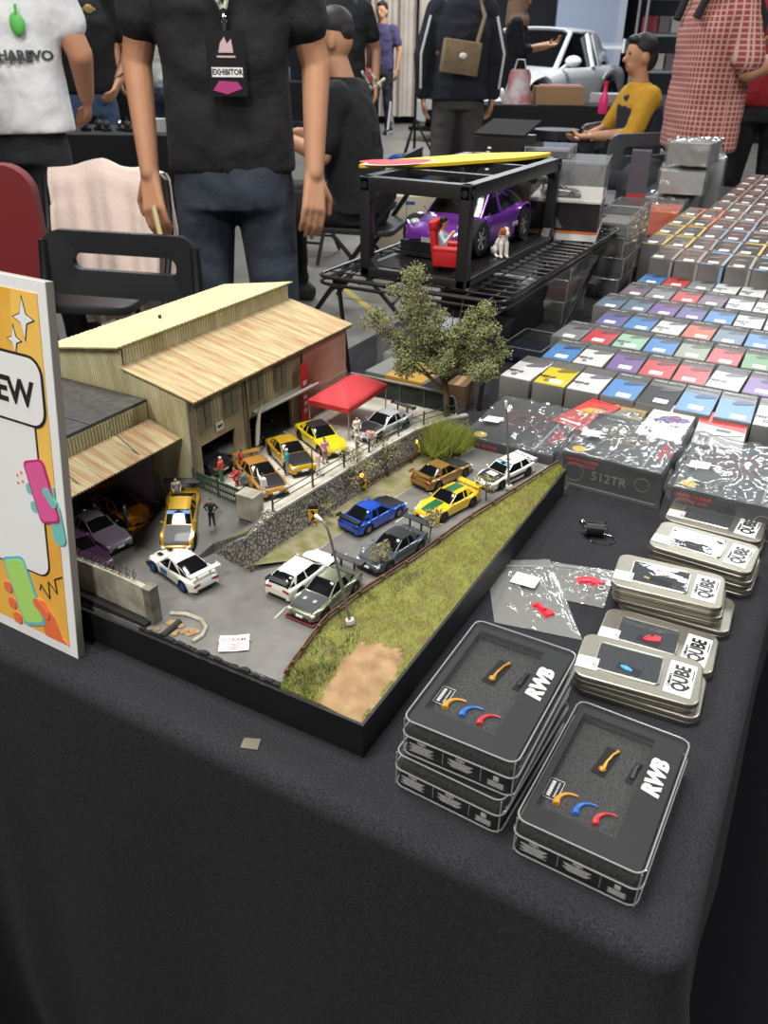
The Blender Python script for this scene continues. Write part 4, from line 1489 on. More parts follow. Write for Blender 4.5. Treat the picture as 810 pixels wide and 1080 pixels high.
figurine(-.236, .296, Z1, V+1.9, 'walk', (206, 176, 172), (206, 204, 198), 'walking figurine in pale clothes near the wall railing')
# ------------------------------------------------------------------ sign board at the left
SGY = mat('sign_art_yellow', (240, 184, 76), .5, vary=(5, (232, 164, 62), .06))
t = thing('sign_board', 'leaning yellow-orange printed board with white border and cartoon phones', 'sign', (-.323, -.029, 0))
tilt = math.atan2(.049, .374)
t.rotation_euler = (-tilt, 0, R(-1))
SW, SH = .276, .378
def sgp(o):  # art lies in the board's x-z plane, facing -y
    return o
m = MB(); m.box((-SW/2, .005, SH/2), (SW, .008, SH)); m.build('board', mat('sign_core', (150, 142, 132), .7), t, 0)
m = MB(); m.box((-SW/2, .0006, SH/2), (SW, .0009, SH)); m.build('white_border', mat('sign_white', (240, 240, 238), .45), t, 0)
m = MB(); m.box((-SW/2, -.0001, SH/2+.001), (SW-.022, .0006, SH-.024)); m.build('art_background', SGY, t, 0)
INK = mat('ink', (40, 30, 26), .6)
SWH = mat('sign_white', (240, 240, 238), .45)
def art(nm, polys, y0, y1, mt, par=None):
    m = MB()
    for p in polys: m.prism(p, -y1, -y0, 0, 'y')
    return m.build(nm, mt, par or t, 0)
def rrect(x0, z0, x1, z1, r, n=6):
    pts = []
    for cx, cz, a0 in ((x1-r, z1-r, 0), (x0+r, z1-r, 90), (x0+r, z0+r, 180), (x1-r, z0+r, 270)):
        for k in range(n+1):
            a = R(a0+90*k/n)
            pts.append((cx+r*math.cos(a), cz+r*math.sin(a)))
    return pts
def star(x, z, r):
    pts = []
    for k in range(8):
        a = k*PI/4+PI/2; q = r if k % 2 == 0 else r*.30
        pts.append((x+q*math.cos(a)*(.72 if k % 4 == 2 else 1), z+q*math.sin(a)))
    return pts
art('art_facet', [[(-.011, .16), (-.011, .366), (-.045, .366), (-.058, .24)]], .0004, .0005, mat('art_facet', (250, 200, 96), .5))
art('star_outline', [star(-.031, .343, .021), star(-.046, .322, .015)], .0004, .0008, INK)
art('star', [star(-.031, .343, .0175), star(-.046, .322, .0118)], .0004, .0012, SWH)
art('code_card_outline', [rrect(-.261, .083, -.0285, .258, .016)], .0004, .0008, INK)
art('code_card', [rrect(-.259, .085, -.0305, .256, .0145)], .0004, .0012, SWH)
art('header_outline', [rrect(-.261, .243, -.0125, .311, .018)], .0004, .0016, INK)
art('header_card', [rrect(-.259, .2455, -.0145, .3085, .016)], .0004, .0020, SWH)
tm = MB(); text_mb(tm, 'REVIEW', .034, Matrix.Translation((-.0255, -.0022, .273)) @ Matrix.Rotation(PI/2, 4, 'X'), 0, .0003, .0009, 'RIGHT')
tm.build('lettering', INK, t, 0)
def quad(c, w, h, a, r=.006):
    return [(c[0]+x*math.cos(a)-z*math.sin(a), c[1]+x*math.sin(a)+z*math.cos(a)) for x, z in rrect(-w/2, -h/2, w/2, h/2, r)]
art('teal_hand', [quad((-.012, .150), .017, .045, .15, .008), [(-.011, .188), (-.020, .186), (-.026, .176), (-.011, .168)], quad((-.045, .178), .012, .012, 0, .005), quad((-.041, .160), .012, .012, 0, .005)], .0004, .0014, mat('art_teal', (120, 200, 190), .5))
art('pink_phone_edge', [quad((-.0285, .179), .030, .064, .30)], .0004, .0017, mat('art_dark_pink', (190, 50, 110), .5))
art('pink_phone', [quad((-.0285, .179), .026, .059, .30)], .0004, .0020, mat('art_pink', (228, 96, 158), .5))
art('teal_thumb', [quad((-.0175, .176), .009, .022, .75, .004)], .0004, .0024, mat('art_teal', (120, 200, 190), .5))
art('orange_hand', [[(-.056, .052), (-.044, .054), (-.030, .040), (-.020, .018), (-.0115, .012), (-.0115, .0125), (-.045, .0125), (-.050, .030)], ], .0004, .0014, mat('art_orange', (236, 116, 70), .5))
for q in ((-.098, .052), (-.094, .034), (-.088, .018)): art('orange_finger', [quad(q, .012, .013, 0, .005)], .0004, .0014, mat('art_orange', (236, 116, 70), .5))
art('green_phone_edge', [quad((-.072, .056), .036, .078, .34)], .0004, .0017, mat('art_sky', (110, 190, 210), .5))
art('green_phone', [quad((-.072, .056), .0315, .071, .34)], .0004, .0020, mat('art_lime', (176, 222, 110), .5))
art('orange_thumb', [quad((-.047, .044), .011, .026, .9, .005)], .0004, .0024, mat('art_orange', (236, 116, 70), .5))
m = MB(); m.tube([(-.047, -.001, .066), (-.045, -.001, .073), (-.033, -.001, .060), (-.033, -.001, .080), (-.021, -.001, .070), (-.023, -.001, .086), (-.012, -.001, .092)], .0007, 5)
m.build('scribble', INK, t)
m = MB()
for x, z in ((-.062, .188), (-.056, .192), (-.062, .180), (-.055, .183)): m.cyl((x, -.0004, z), (x, -.0014, z), .0016, n=8)
m.build('dots', mat('art_orange', (236, 116, 70), .5), t)
m = MB(); m.box((-.138, .0145, .02), (.08, .010, .04)); m.build('rear_foot', mat('sign_core', (150, 142, 132), .7), t, 0)

# ------------------------------------------------------------------ flat clear boxes with tuning parts (front right)
PCLEAR = clear('clear_case', (244, 244, 244), .016, (170, 170, 170), .03)
PEDGE = clear('clear_edge', (225, 225, 225), .5, (200, 200, 200), .08)
FOAM = mat('black_foam_insert', (40, 40, 41), .95, vary=(900, (74, 74, 74), .12), bump=(900, .5, .0006))
GOLD = mat('part_gold', (214, 150, 44), .35, .4)
def kit_box(x, y, z, rz, label, detail=True):
    w, d, h = .101, .1535, .0385
    t = thing('parts_box', label, 'display box', (x, y, z), rz, 'clear boxes of tuning parts')
    t.location = Vector((x, y, z+T))
    o = Matrix.Rotation(rz, 3, 'Z') @ Vector((w/2, d/2, 0))
    t.location += o
    # base with dark insert
    m = MB(); m.rbox((0, 0, .0098), (w-.006, d-.006, .0176), .005, .0005)
    m.build('card_insert', mat('insert_black', (34, 34, 36), .35), t)
    m = MB(); m.rbox((0, 0, .0102), (w-.002, d-.002, .0204), .007, .001)
    m.build('base_shell', PCLEAR, t)
    # lid: clear shell with frosted rim lines
    m = MB(); m.rbox((0, 0, .0302), (w, d, .0164), .008, .0012)
    m.build('lid', PCLEAR, t)
    m = MB()
    for z_, e in ((.0216, 0), (.0380, .0012), (.0012, .001)):
        pts = [(a, b_, z_) for a, b_ in rrect(-w/2+e, -d/2+e, w/2-e, d/2-e, .008, 4)]
        m.tube(pts, .00065, 6, closed=True)
    for sx in (-1, 1):
        for sy in (-1, 1):
            m.cyl((sx*(w/2-.0025), sy*(d/2-.0025), .001), (sx*(w/2-.0025), sy*(d/2-.0025), .0375), .0006, n=6)
    m.build('rim', PEDGE, t)
    # printed black border card under the lid top, with the opening
    m = MB()
    zt = .0362
    x0, x1, y0, y1 = -w/2+.004, w/2-.004, -d/2+.004, d/2-.004
    ix0, ix1, iy0, iy1 = x0+.006, x1-.024, y0+.019, y1-.010
    m.box(((x0+ix0)/2, 0, zt), (ix0-x0, y1-y0, .0006)); m.box(((x1+ix1)/2, 0, zt), (x1-ix1, y1-y0, .0006))
    m.box(((ix0+ix1)/2, (y0+iy0)/2, zt), (ix1-ix0, iy0-y0, .0006)); m.box(((ix0+ix1)/2, (y1+iy1)/2, zt), (ix1-ix0, y1-iy1, .0006))
    c_ = m.build('border_card', mat('card_black', (17, 17, 18), .5), t, 0)
    tm = MB(); text_mb(tm, 'RWB', .0185, Matrix.Translation((ix1+.0115, .022, zt+.0007)) @ Matrix.Rotation(PI/2, 4, 'Z') @ Matrix(((1, .22, 0, 0), (0, 1, 0, 0), (0, 0, 1, 0), (0, 0, 0, 1))), 0, .0002, .0010)
    tm.build('logo_lettering', WHT, c_, 0)
    # foam and parts
    m = MB(); m.rbox((0, 0, .0230), (w-.008, d-.008, .008), .004, .0004); m.build('foam', FOAM, t)
    fz = .0272
    p = MB()
    m = MB()
    m.box((-.008, .026, fz), (.012, .034, .0012), rz=-.12); m.box((.016, .026, fz), (.006, .026, .0012), rz=-.12)
    m.build('foam_slot', mat('slot_black', (16, 16, 17), .9), t, 0)
    m = MB()
    m.tube([(-.0075, .014, fz+.002), (-.007, .024, fz+.003), (-.0045, .034, fz+.0035), (-.0015, .040, fz+.0035)], [.0022, .0011, .0009, .0014], 8)
    m.ell((-.008, .015, fz+.0022), (.0034, .003, .0022), 10, 6)
    m.build('gold_part', GOLD, t)
    m = MB(); m.tube([(.016, .018, fz+.0015), (.016, .03, fz+.002), (.0175, .036, fz+.0015)], .0017, 8); m.build('black_part', BLK2, t)
    for k, (cn, cc) in enumerate((('ochre', (220, 156, 50)), ('blue', (40, 110, 200)), ('red', (206, 44, 54)))):
        m = MB()
        cx, cy = -.022+.0165*k, -.032-.0015*k
        pts = []
        for q in range(13):
            a = R(205-125*q/12)
            pts.append((cx+.004+.0115*math.cos(a), cy-.002+.0115*math.sin(a), fz+.0014))
        m.tube(pts, [.0029, .0029, .0027, .0024, .002, .0018, .0015, .0013, .0011, .001, .0009, .0008, .0006], 8)
        m.build('arch_flare', mat('flare_'+cn, cc, .4), t)
    m = MB(); m.box((-.0355, -.025, fz+.0006), (.012, .022, .0006)); pl = m.build('name_label', BLK2, t, 0)
    tm = MB()
    for q in range(7): tm.box((-.0378, -.0325+q*.0025, fz+.0011), (.003, .0017, .0003))
    for q in range(9): tm.box((-.0330, -.0325+q*.0019, fz+.0011), (.0012, .0009, .0003))
    for a, b_, c1, d1 in ((-.0355, -.0142, .012, .0004), (-.0355, -.0358, .012, .0004), (-.0413, -.025, .0004, .022), (-.0297, -.025, .0004, .022)): tm.box((a, b_, fz+.001), (c1, d1, .0003))
    tm.build('lettering', WHT, pl, 0)
    # printed text on the front edge card
    tm = MB()
    fm = Matrix.Rotation(PI/2, 4, 'X')
    yy = -d/2+.0026
    for cx, n_ in ((-.032, 7), (.003, 6)):
        for q in range(n_): tm.box((cx, yy, .0125-q*.0013), (.022-.003*(q % 3), .0003, .0005))
        text_mb(tm, 'logic', .0042, Matrix.Translation((cx, yy, .0160)) @ fm, 0, .0001, .0002)
    for q in range(5): tm.box((.034, yy, .0085-q*.0012), (.014-.002*(q % 2), .0003, .0004))
    tm.box((.034, yy, .0125), (.0046, .0003, .0046))
    tm.box((-.0125, yy, .010), (.0003, .0003, .014)); tm.box((.021, yy, .010), (.0003, .0003, .014))
    tm.build('side_print', mat('side_print', (196, 196, 196), .6), t, 0)
    return t
kit_box(.0364, -.0126, 0, R(-2.9), 'lower clear parts box of the left stack, mostly covered')
kit_box(.0415, -.0101, .0388, R(-.5), 'clear parts box on top of the two-high stack')
kit_box(.1485, -.0257, 0, R(-1.7), 'single clear parts box nearest the camera at the table corner')

# ------------------------------------------------------------------ hobby tins
TIN = mat('tin_silver', (150, 146, 133), .42, .85)
TIN2 = mat('tin_edge', (186, 182, 170), .3, .85)
LAB = mat('label_white', (226, 226, 222), .6)
def tin(x, y, z, rz, label, content, top=True):
    w, d, h = .118, .071, .0122
    t = thing('hobby_tin', label, 'tin', (0, 0, 0), rz, 'silver windowed tins')
    t.location = Vector((x, y, z+T))+Matrix.Rotation(rz, 3, 'Z') @ Vector((w/2, d/2, 0))
    m = MB(); m.rbox((0, 0, .0031), (w-.003, d-.003, .006), .011, .0012, seg=6); m.build('tin_base', TIN, t)
    m = MB(); m.rbox((0, 0, .0088), (w, d, .0066), .0125, .0016, seg=6); l = m.build('lid', TIN, t)
    m = MB(); m.tube([(a, b_, .0058) for a, b_ in rrect(-w/2+.0002, -d/2+.0002, w/2-.0002, d/2-.0002, .0125, 5)], .0006, 6, closed=True); m.build('rolled_edge', TIN2, l)
    if not top: return t
    cx, cy, ww, wh = -.010, .002, .062, .043
    m = MB(); m.tube([(cx+a, cy+b_, .01215) for a, b_ in rrect(-ww/2, -wh/2, ww/2, wh/2, .004, 4)], .0012, 6, closed=True); m.build('window_rim', TIN2, l)
    m = MB(); m.rbox((cx, cy, .0122), (ww-.001, wh-.001, .0004), .004); m.build('foam', FOAM, t)
    c, k = content
    fz = .0126
    if k:
        m = MB()
        if k == 'red':
            m.box((cx+.004, cy-.008, fz+.001), (.012, .007, .003), rz=.3); m.box((cx+.010, cy-.004, fz+.001), (.007, .009, .0026)); m.cyl((cx-.003, cy-.012, fz+.0012), (cx+.002, cy-.004, fz+.002), .0018)
        elif k == 'blue':
            m.cyl((cx-.006, cy-.009, fz+.001), (cx+.005, cy-.013, fz+.0012), .0016); m.box((cx-.001, cy-.011, fz+.001), (.006, .005, .0026), rz=-.4)
        else:
            m.cyl((cx-.016, cy-.010, fz+.001), (cx-.010, cy-.012, fz+.001), .0014); m.box((cx+.004, cy+.002, fz+.0008), (.006, .003, .0016))
        m.build('small_part', mat('part_'+k, c, .4), t)
        m = MB(); m.box((cx+.002, cy-.010, fz), (.024, .010, .0004), rz=-.2); m.build('foam_slot', mat('slot_black', (16, 16, 17), .9), t, 0)
    m = MB()
    def fn(u, v):
        return (cx+(u-.5)*(ww-.002), cy+(v-.5)*(wh-.002), .0136+.0006*math.sin(PI*u)*math.sin(PI*v))
    m.grid(12, 8, fn, 0, thick=(0, 0, -.0004))
    m.build('window_film', clear('tin_film', (240, 240, 240), .04, (170, 180, 190), .06, (18, .35, .004), boost=1.3), l, 60)
    m = MB(); m.rbox((.0395, -.001, .0123), (.025, .050, .0005), .001, rz=-.06); lb = m.build('brand_label', LAB, t)
    tm = MB()
    M_ = Matrix.Translation((.0405, -.001, .0128)) @ Matrix.Rotation(PI/2-.06, 4, 'Z')
    text_mb(tm, 'QUBE', .0158, M_ @ Matrix.Diagonal((.95, 1.25, 1, 1)), 0, .0001, .0006)
    text_mb(tm, "Collector's", .0045, M_ @ Matrix.Translation((-.006, .0105, 0)), 0, .0001, .0002)
    [tm.box(M_ @ Vector((.002+q*.0028, -.0098, .0002)), (.0012, .0020, .0003)) for q in range(6)]
    tm.build('lettering', BLK2, lb, 0)
    m = MB(); m.grid(5, 4, lambda u, v: (-.0475+(u-.5)*.021, -.014+(v-.5)*.018, .0127+.001*v*u), 0, thick=(0, 0, -.0004)); ps = m.build('price_sticker', LAB, t, 0)
    m = MB()
    for q in range(5): m.box((-.0475, -.008-q*.003, .0133+.0003*(1-q/5)), (.016-.003*(q % 2), .0006, .0002))
    m.build('sticker_print', mat('sticker_print', (150, 150, 156), .7), ps, 0)
    return t
tin(.136, .176, 0, R(3), 'lower tin of the nearest tin stack, only its edge showing', (0, 0), False)
tin(.133, .174, .0126, R(5.4), 'nearest silver tin with a small blue part in its window', ((60, 150, 210), 'blue'))
tin(.136, .247, 0, R(3), 'silver tin with red part, second from the camera and half covered', ((196, 40, 52), 'red'))
tin(.140, .327, 0, R(2), 'bottom tin of the three-high tin stack', (0, 0), False)
tin(.131, .325, .0126, R(5), 'middle tin of the three-high tin stack', (0, 0), False)
tin(.128, .324, .0252, R(5), 'top tin of the three-high stack with dull glinting film', ((170, 140, 90), 'brown'))
tin(.150, .428, 0, R(-2), 'bottom tin below the bluish glossy tin', (0, 0), False)
tin(.148, .427, .0126, R(-3), 'middle tin below the bluish glossy tin', (0, 0), False)
tin(.145, .427, .0252, R(-3), 'tin with bulging glossy film, second from the wrapped boxes', ((90, 100, 110), ''))
tin(.149, .524, 0, R(-1), 'lower tin of the farthest tin stack', (0, 0), False)
tin(.146, .523, .0126, R(-1), 'farthest silver tin with shiny white glare near the wrapped boxes', ((90, 100, 110), ''))

# ------------------------------------------------------------------ zip bags and key ring
ZBAG = clear('zip_bag', (240, 240, 238), .17, (218, 218, 214), .16, (30, .5, .004), boost=1.6)
ZRED = mat('resin_red', (206, 38, 54), .4)
def zip_bag(name, quadp, z, label, seed, amp=.006):
    t = thing(name, label, 'bag', (0, 0, z))
    A, B, C_, D_ = [Vector((p[0], p[1], 0)) for p in quadp]   # near-left, near-right, far-right, far-left
    def pos(u, v):
        return A*(1-u)*(1-v)+B*u*(1-v)+C_*u*v+D_*(1-u)*v
    m = MB()
    def fn(sgn):
        def f(u, v):
            p = pos(u, v)
            e = min(u, 1-u, v, 1-v)*2
            h = min(1, e*2.2)
            n_ = noise.noise((u*5+seed, v*5, seed))+.6*noise.noise((u*12, v*12, seed*2))
            r_ = abs(noise.noise((u*9+seed, v*7, 3)))
            zz = .0015+h*(amp*.5+amp*.5*n_+amp*.7*r_)*(1 if sgn > 0 else .12)
            if sgn > 0 and e < .08: zz += amp*.8*max(0, noise.noise((u*6, v*6, seed+5)))
            return (p.x, p.y, max(.0006, zz))
        return f
    m.grid(34, 30, fn(1), 0)
    m.grid(34, 30, fn(-1), 0)
    m.build('bag_film', ZBAG, t, 80)
    m = MB()
    z0 = [pos(k/20, .86) for k in range(21)]
    m.tube([(p.x, p.y, amp*1.0) for p in z0], .0007, 6)
    m.build('zip_strip', clear('zip_strip', (230, 230, 230), .35, (220, 220, 220), .15), t)
    return t, pos
t, pos = zip_bag('zip_bag', ((.028, .240), (.122, .258), (.040, .392), (-.028, .350)), 0, 'clear zip bag with one red resin part and a white sticker', 2)
def red_part(t, p, rz, kind):
    m = MB()
    m.M = TR(p.x, p.y, .0035, rz)
    m.box((0, 0, 0), (.026, .007, .004)); m.box((.008, .003, .001), (.009, .010, .005)); m.box((-.010, -.002, .001), (.005, .010, .0055)); m.cyl((-.006, 0, .002), (.004, .001, .003), .003)
    if kind: m.box((0, .008, 0), (.018, .006, .004), rz=.2); m.cyl((.012, .006, .001), (.018, .004, .001), .0026)
    m.build('red_part', ZRED, t, 0)
red_part(t, pos(.62, .26), R(-38), 0)
p = pos(.50, .62)
m = MB(); m.grid(6, 4, lambda u, v: (p.x+(u-.5)*.030, p.y+(v-.5)*.024, .0085+.001*u), 0, thick=(0, 0, -.0004)); st = m.build('price_sticker', LAB, t, 0)
m = MB()
for q in range(6): m.box((p.x, p.y+.008-q*.003, .0094), (.022-.004*(q % 2), .0005, .0003))
m.build('sticker_print', mat('sticker_print', (150, 150, 156), .7), st, 0)
t, pos = zip_bag('zip_bag', ((.078, .318), (.126, .326), (.118, .408), (.044, .388)), 0, 'small clear bag with red resin pieces beside the tin stack', 7, .005)
red_part(t, pos(.58, .52), R(8), 1)
m = MB()
m.tube([(pos(.85, .45).x+.004*math.cos(a), pos(.85, .45).y+.004*math.sin(a), .004) for a in [2*PI*k/14 for k in range(14)]], .0008, 6, closed=True)
m.build('clear_ring', mat('clear_ring', (190, 190, 188), .2), t)

t = thing('key_charm', 'black and chrome key ring charm lying on the cloth', 'key ring', (.070, .478, 0), R(18))
CHR = mat('chrome', (200, 200, 200), .12, 1)
m = MB(); m.cyl((-.010, 0, .0105), (.012, 0, .0105), .0098, n=28); m.build('drum', mat('drum_black', (24, 24, 26), .35), t)
m = MB(); m.cyl((-.0125, 0, .0105), (-.0102, 0, .0105), .0102, n=28); m.cyl((.012, 0, .0105), (.0135, 0, .0105), .0102, n=28)
m.tube([(-.012, -.002, .0212), (.004, -.001, .022), (.016, 0, .0226)], .0009, 8); m.build('chrome_cap', CHR, t)
m = MB()
for q in (-1, 0, 1): m.tube([(-.0129, q*.0045-.001, .014), (-.0129, q*.0045+.0015, .0105), (-.0129, q*.0045-.001, .007)], .0009, 6)
m.build('cap_emblem', BLK2, t)
m = MB(); m.ell((-.016, .003, .016), .0042, 14, 10); m.build('ball', CHR, t)
m = MB(); m.tube([(.010+.017*math.cos(a), -.010+.012*math.sin(a), .0016+.0012*math.sin(a)) for a in [2*PI*k/30 for k in range(30)]], .0009, 8, closed=True)
m.tube([(.015+.0035*math.cos(a), .001+.0005*math.sin(a), .0065+.0045*math.sin(a)) for a in [2*PI*k/16 for k in range(16)]], .0008, 6, closed=True); m.build('split_ring', CHR, t)
t = thing('tape_scrap', 'small scrap of clear tape stuck on the cloth near the front edge', 'tape', (-.097, -.036, 0), R(20))
m = MB(); m.grid(5, 4, lambda u, v: ((u-.5)*.016, (v-.5)*.012, .0012+.001*u*v), 0, thick=(0, 0, -.0006)); m.build('tape', clear('tape_scrap', (200, 196, 184), .45, (150, 146, 130), .2), t, 0)

# ------------------------------------------------------------------ black boxed kits wrapped in clear bags
WRAP = clear('wrap_film', (238, 240, 240), .10, (206, 208, 208), .17, (9, .35, .006), boost=1.05)
KBL = mat('kit_black', (34, 36, 37), .45)
def kit(x0, y0, w, d, h, rz, label, art_col, num, seed, trans=False):
    t = thing('wrapped_kit_box', label, 'box', (x0, y0, 0), rz, 'black kit boxes in clear bags')
    m = MB(); m.box((w/2, d/2, h/2), (w, d, h)); m.build('carton', KBL, t, 0)
    m = MB(); m.box((w/2, d/2, .0012), (w+.001, d+.001, .002)); m.build('bottom_edge', mat('card_edge', (150, 146, 136), .7), t, 0)
    AC = mat('art_'+art_col[0], art_col[1], .5)
    m = MB()
    M_ = TR(w*.42, d*.60, h+.0002)
    m.M = M_
    for a, b_, c, e in ((-.03, -.03, .03, -.03), (-.036, -.01, .036, -.012), (-.034, .02, .03, .022), (-.022, .034, .02, .036), (-.036, -.01, -.03, -.03), (.036, -.012, .03, -.03), (-.036, -.01, -.034, .02), (.036, -.012, .03, .022), (-.034, .02, -.022, .034), (.03, .022, .02, .036), (-.02, -.008, -.018, .014), (.02, -.008, .018, .014), (-.018, .014, .018, .014), (-.012, -.028, -.01, -.012), (.012, -.028, .012, -.012)):
        dd = Vector((e-b_, 0, 0))
        L_ = math.hypot(c-a, e-b_)
        m.box(((a+c)/2, (b_+e)/2, 0), (L_, .0013, .0005), rz=math.atan2(e-b_, c-a))
    m.build('line_drawing', AC, t, 0)
    m = MB(); m.box((w*.80, d*.5, h+.0002), (.003, d*.92, .0004)); m.build('top_stripe', mat('stripe_grey', (140, 142, 142), .5), t, 0)
    RD = mat('kit_red', (188, 40, 40), .5)
    m = MB()
    text_mb(m, 'CUSTOM', .0135, TR(w*.895, d*.42, h+.0003, PI/2), 0, .0001, .0006)
    text_mb(m, 'KIT', .0135, TR(w*.96, d*.42, h+.0003, PI/2), 0, .0001, .0006)
    f = Matrix.Rotation(PI/2, 4, 'X')
    text_mb(m, 'LIMITED NUMBER', .0062, Matrix.Translation((w*.20, -.0003, h*.80)) @ f, 0, .0001, .0003)
    text_mb(m, 'CUSTOM BOX', .0062, Matrix.Translation((w*.20, -.0003, h*.66)) @ f, 0, .0001, .0003)
    m.build('red_print', RD, t, 0)
    m = MB()
    if num: text_mb(m, num, .019, Matrix.Translation((w*.50, -.0003, h*.42)) @ f, 0, .0001, .0001)
    m.tube([(w*.13+.014*math.cos(a), -.0003, h*.42+.014*math.sin(a)) for a in [2*PI*k/20 for k in range(20)]], .0004, 4, closed=True)
    m.tube([(w*.84+.010*math.cos(a), -.0003, h*.52+.010*math.sin(a)) for a in [2*PI*k/20 for k in range(20)]], .0004, 4, closed=True)
    m.build('grey_print', mat('print_grey', (132, 136, 136), .5), t, 0)
    m = MB(); m.cyl((w*.12, d*.10, h), (w*.12, d*.10, h+.0006), .010, n=20); m.build('yellow_seal', mat('seal_yellow', (214, 180, 40), .5), t)
    # bag: crumpled closed film around the carton
    def bag(u, v):
        a = 2*PI*u
        lx, ly = w/2+.006, d/2+.008
        c_, s_ = math.cos(a), math.sin(a)
        k = max(abs(c_), abs(s_))
        X, Y = c_/k, s_/k
        n_ = noise.noise((X*2.2+seed, Y*2.2, v*2))*.006+noise.noise((X*5+seed, Y*5, v*5))*.0018
        if v < .55:
            q = v/.55
            z_ = .0012+(h+.004)*q
            return (w/2+X*(lx+n_*q+.002), d/2+Y*(ly+n_*q+.002), z_)
        q = (v-.55)/.45
        s = 1-q
        return (w/2+X*s*(lx+n_*s), d/2+Y*s*(ly+n_*s), h+.005+abs(noise.noise((X*s*3.1+seed, Y*s*3.1, 1)))*.009+abs(noise.noise((X*s*6+seed, Y*s*6, 2)))*.0022)
    m = MB(); m.grid(96, 34, bag, 0); m.build('bag_film', WRAP, t, 80)
    # gathered bag end on the right
    m = MB()
    def tail(u, v):
        return (w+.006+.022*u*(1-.3*v), d*(.02+.5*v), .001+(h*.9)*(1-u)*(.4+.6*math.sin(PI*min(1, v*1.2+.1)))+.004*noise.noise((u*6, v*8, seed)))
    if x0 < .1:      # the right-hand box stands at the table edge
        m.grid(12, 18, tail, 0, thick=(.002, 0, -.0006)); m.build('bag_tail', WRAP, t, 80)
    m = MB(); m.grid(4, 4, lambda u, v: (w*.16+(u-.5)*.026, d*.30+(v-.5)*.022, h+.013+.002*u), 0, thick=(0, 0, -.0005)); m.build('price_sticker', LAB, t, 0)
    return t
kit(-.016, .604, .138, .165, .050, R(-2), 'black kit box with yellow car line drawing wrapped in clear film', ('yellow', (168, 140, 40)), '512TR', 3.3)
kit(.143, .575, .138, .180, .048, R(0), 'black wrapped kit box with red print at the right table edge', ('red', (150, 44, 44)), '', 8.1)
kit(-.160, .582, .130, .165, .048, R(-1), 'black wrapped kit box with red print behind the road end', ('red', (150, 44, 44)), '', 5.7)

# ------------------------------------------------------------------ small cartons between the kits and the rows
def carton(x0, y0, w, d, h, rz, body, label, deco, name='toy_carton'):
    t = thing(name, label, 'box', (x0, y0, 0), rz)
    m = MB(); m.box((w/2, d/2, h/2), (w, d, h)); m.build('carton', body, t, 0)
    deco(t, w, d, h)
    return t
def side_car(m, cx, cy, z, s, rz=0):
    """a printed car seen from above-front, as a low relief"""
    m.M = TR(cx, cy, z, rz)
    m.prism([(-.5*s, -.18*s), (-.3*s, -.24*s), (.3*s, -.24*s), (.5*s, -.16*s), (.48*s, .06*s), (.28*s, .12*s), (.14*s, .26*s), (-.2*s, .26*s), (-.36*s, .10*s), (-.5*s, .06*s)], 0, .0005)
    m.M = None
def deco_purple(t, w, d, h):
    m = MB(); side_car(m, w*.55, d*.55, h, w*.85, .5); m.build('car_print', mat('print_purple', (84, 62, 118), .4), t, 0)
    m = MB(); m.cyl((w*.62, d*.62, h), (w*.62, d*.62, h+.0009), w*.14, n=18); m.box((w*.7, d*.40, h+.0006), (w*.2, d*.06, .0006)); m.build('wheel_print', mat('print_maroon', (110, 40, 70), .4), t)
    m = MB(); m.box((w*.18, d*.2, h+.0003), (.006, .016, .0004)); m.box((w*.27, d*.12, h+.0003), (.006, .008, .0004)); m.box((w*.85, -.0003, h*.5), (.012, .0005, .010)); m.build('dark_print', BLK2, t, 0)
carton(.058, .714, .064, .142, .052, R(-2), mat('carton_white', (226, 226, 226), .4), 'white carton with purple car picture lying behind the wrapped kits', deco_purple)
def deco_tan(t, w, d, h):
    m = MB(); side_car(m, w*.6, d*.55, h, w*.8, .6); m.build('car_print', mat('print_grey2', (120, 120, 116), .4), t, 0)
    m = MB(); m.box((w*.22, d*.5, h+.0002), (w*.10, d*.9, .0004)); m.box((w*.38, d*.2, h+.0002), (w*.05, d*.3, .0004)); m.build('pale_stripe', mat('stripe_pale', (214, 206, 184), .5), t, 0)
    m = MB(); m.box((w*.62, d*.16, h+.0004), (.020, .016, .0006)); m.build('price_sticker', LAB, t, 0)
carton(-.010, .722, .062, .135, .046, R(0), mat('carton_tan', (164, 140, 98), .5), 'tan carton with grey car picture left of the white carton', deco_tan)
def deco_red(t, w, d, h):
    m = MB(); side_car(m, w*.5, d*.6, h, w*.9, 1.2); m.build('car_print', mat('print_orange', (214, 150, 50), .4), t, 0)
    m = MB(); m.box((w*.5, d*.12, h+.0003), (w*.7, d*.05, .0004)); m.box((w*.3, -.0002, h*.5), (w*.3, .0004, h*.5)); m.build('white_print', WHT, t, 0)
carton(-.068, .70, .052, .125, .050, R(-14), mat('carton_red', (196, 44, 40), .4), 'red carton with orange car picture behind the film-wrapped kits', deco_red)
def deco_rw(t, w, d, h):
    m = MB(); m.prism([(.001, d*.62), (w-.001, d*.52), (w-.001, d-.001), (.001, d-.001)], h, h+.0004); m.build('red_top', mat('carton_red', (196, 44, 40), .4), t, 0)
    m = MB(); side_car(m, w*.55, d*.42, h+.0004, w*.75, .3); m.build('car_print', mat('print_grey3', (196, 196, 192), .4), t, 0)
    m = MB(); m.box((w*.55, d*.45, h+.0011), (w*.3, .010, .0004)); m.box((w*.2, d*.2, h+.0003), (w*.2, d*.2, .0004)); m.build('dark_print', mat('print_dark', (70, 70, 72), .4), t, 0)
carton(.138, .722, .070, .135, .052, R(3), mat('carton_grey', (150, 150, 146), .4), 'grey and red carton with white car picture behind the right kit', deco_rw)

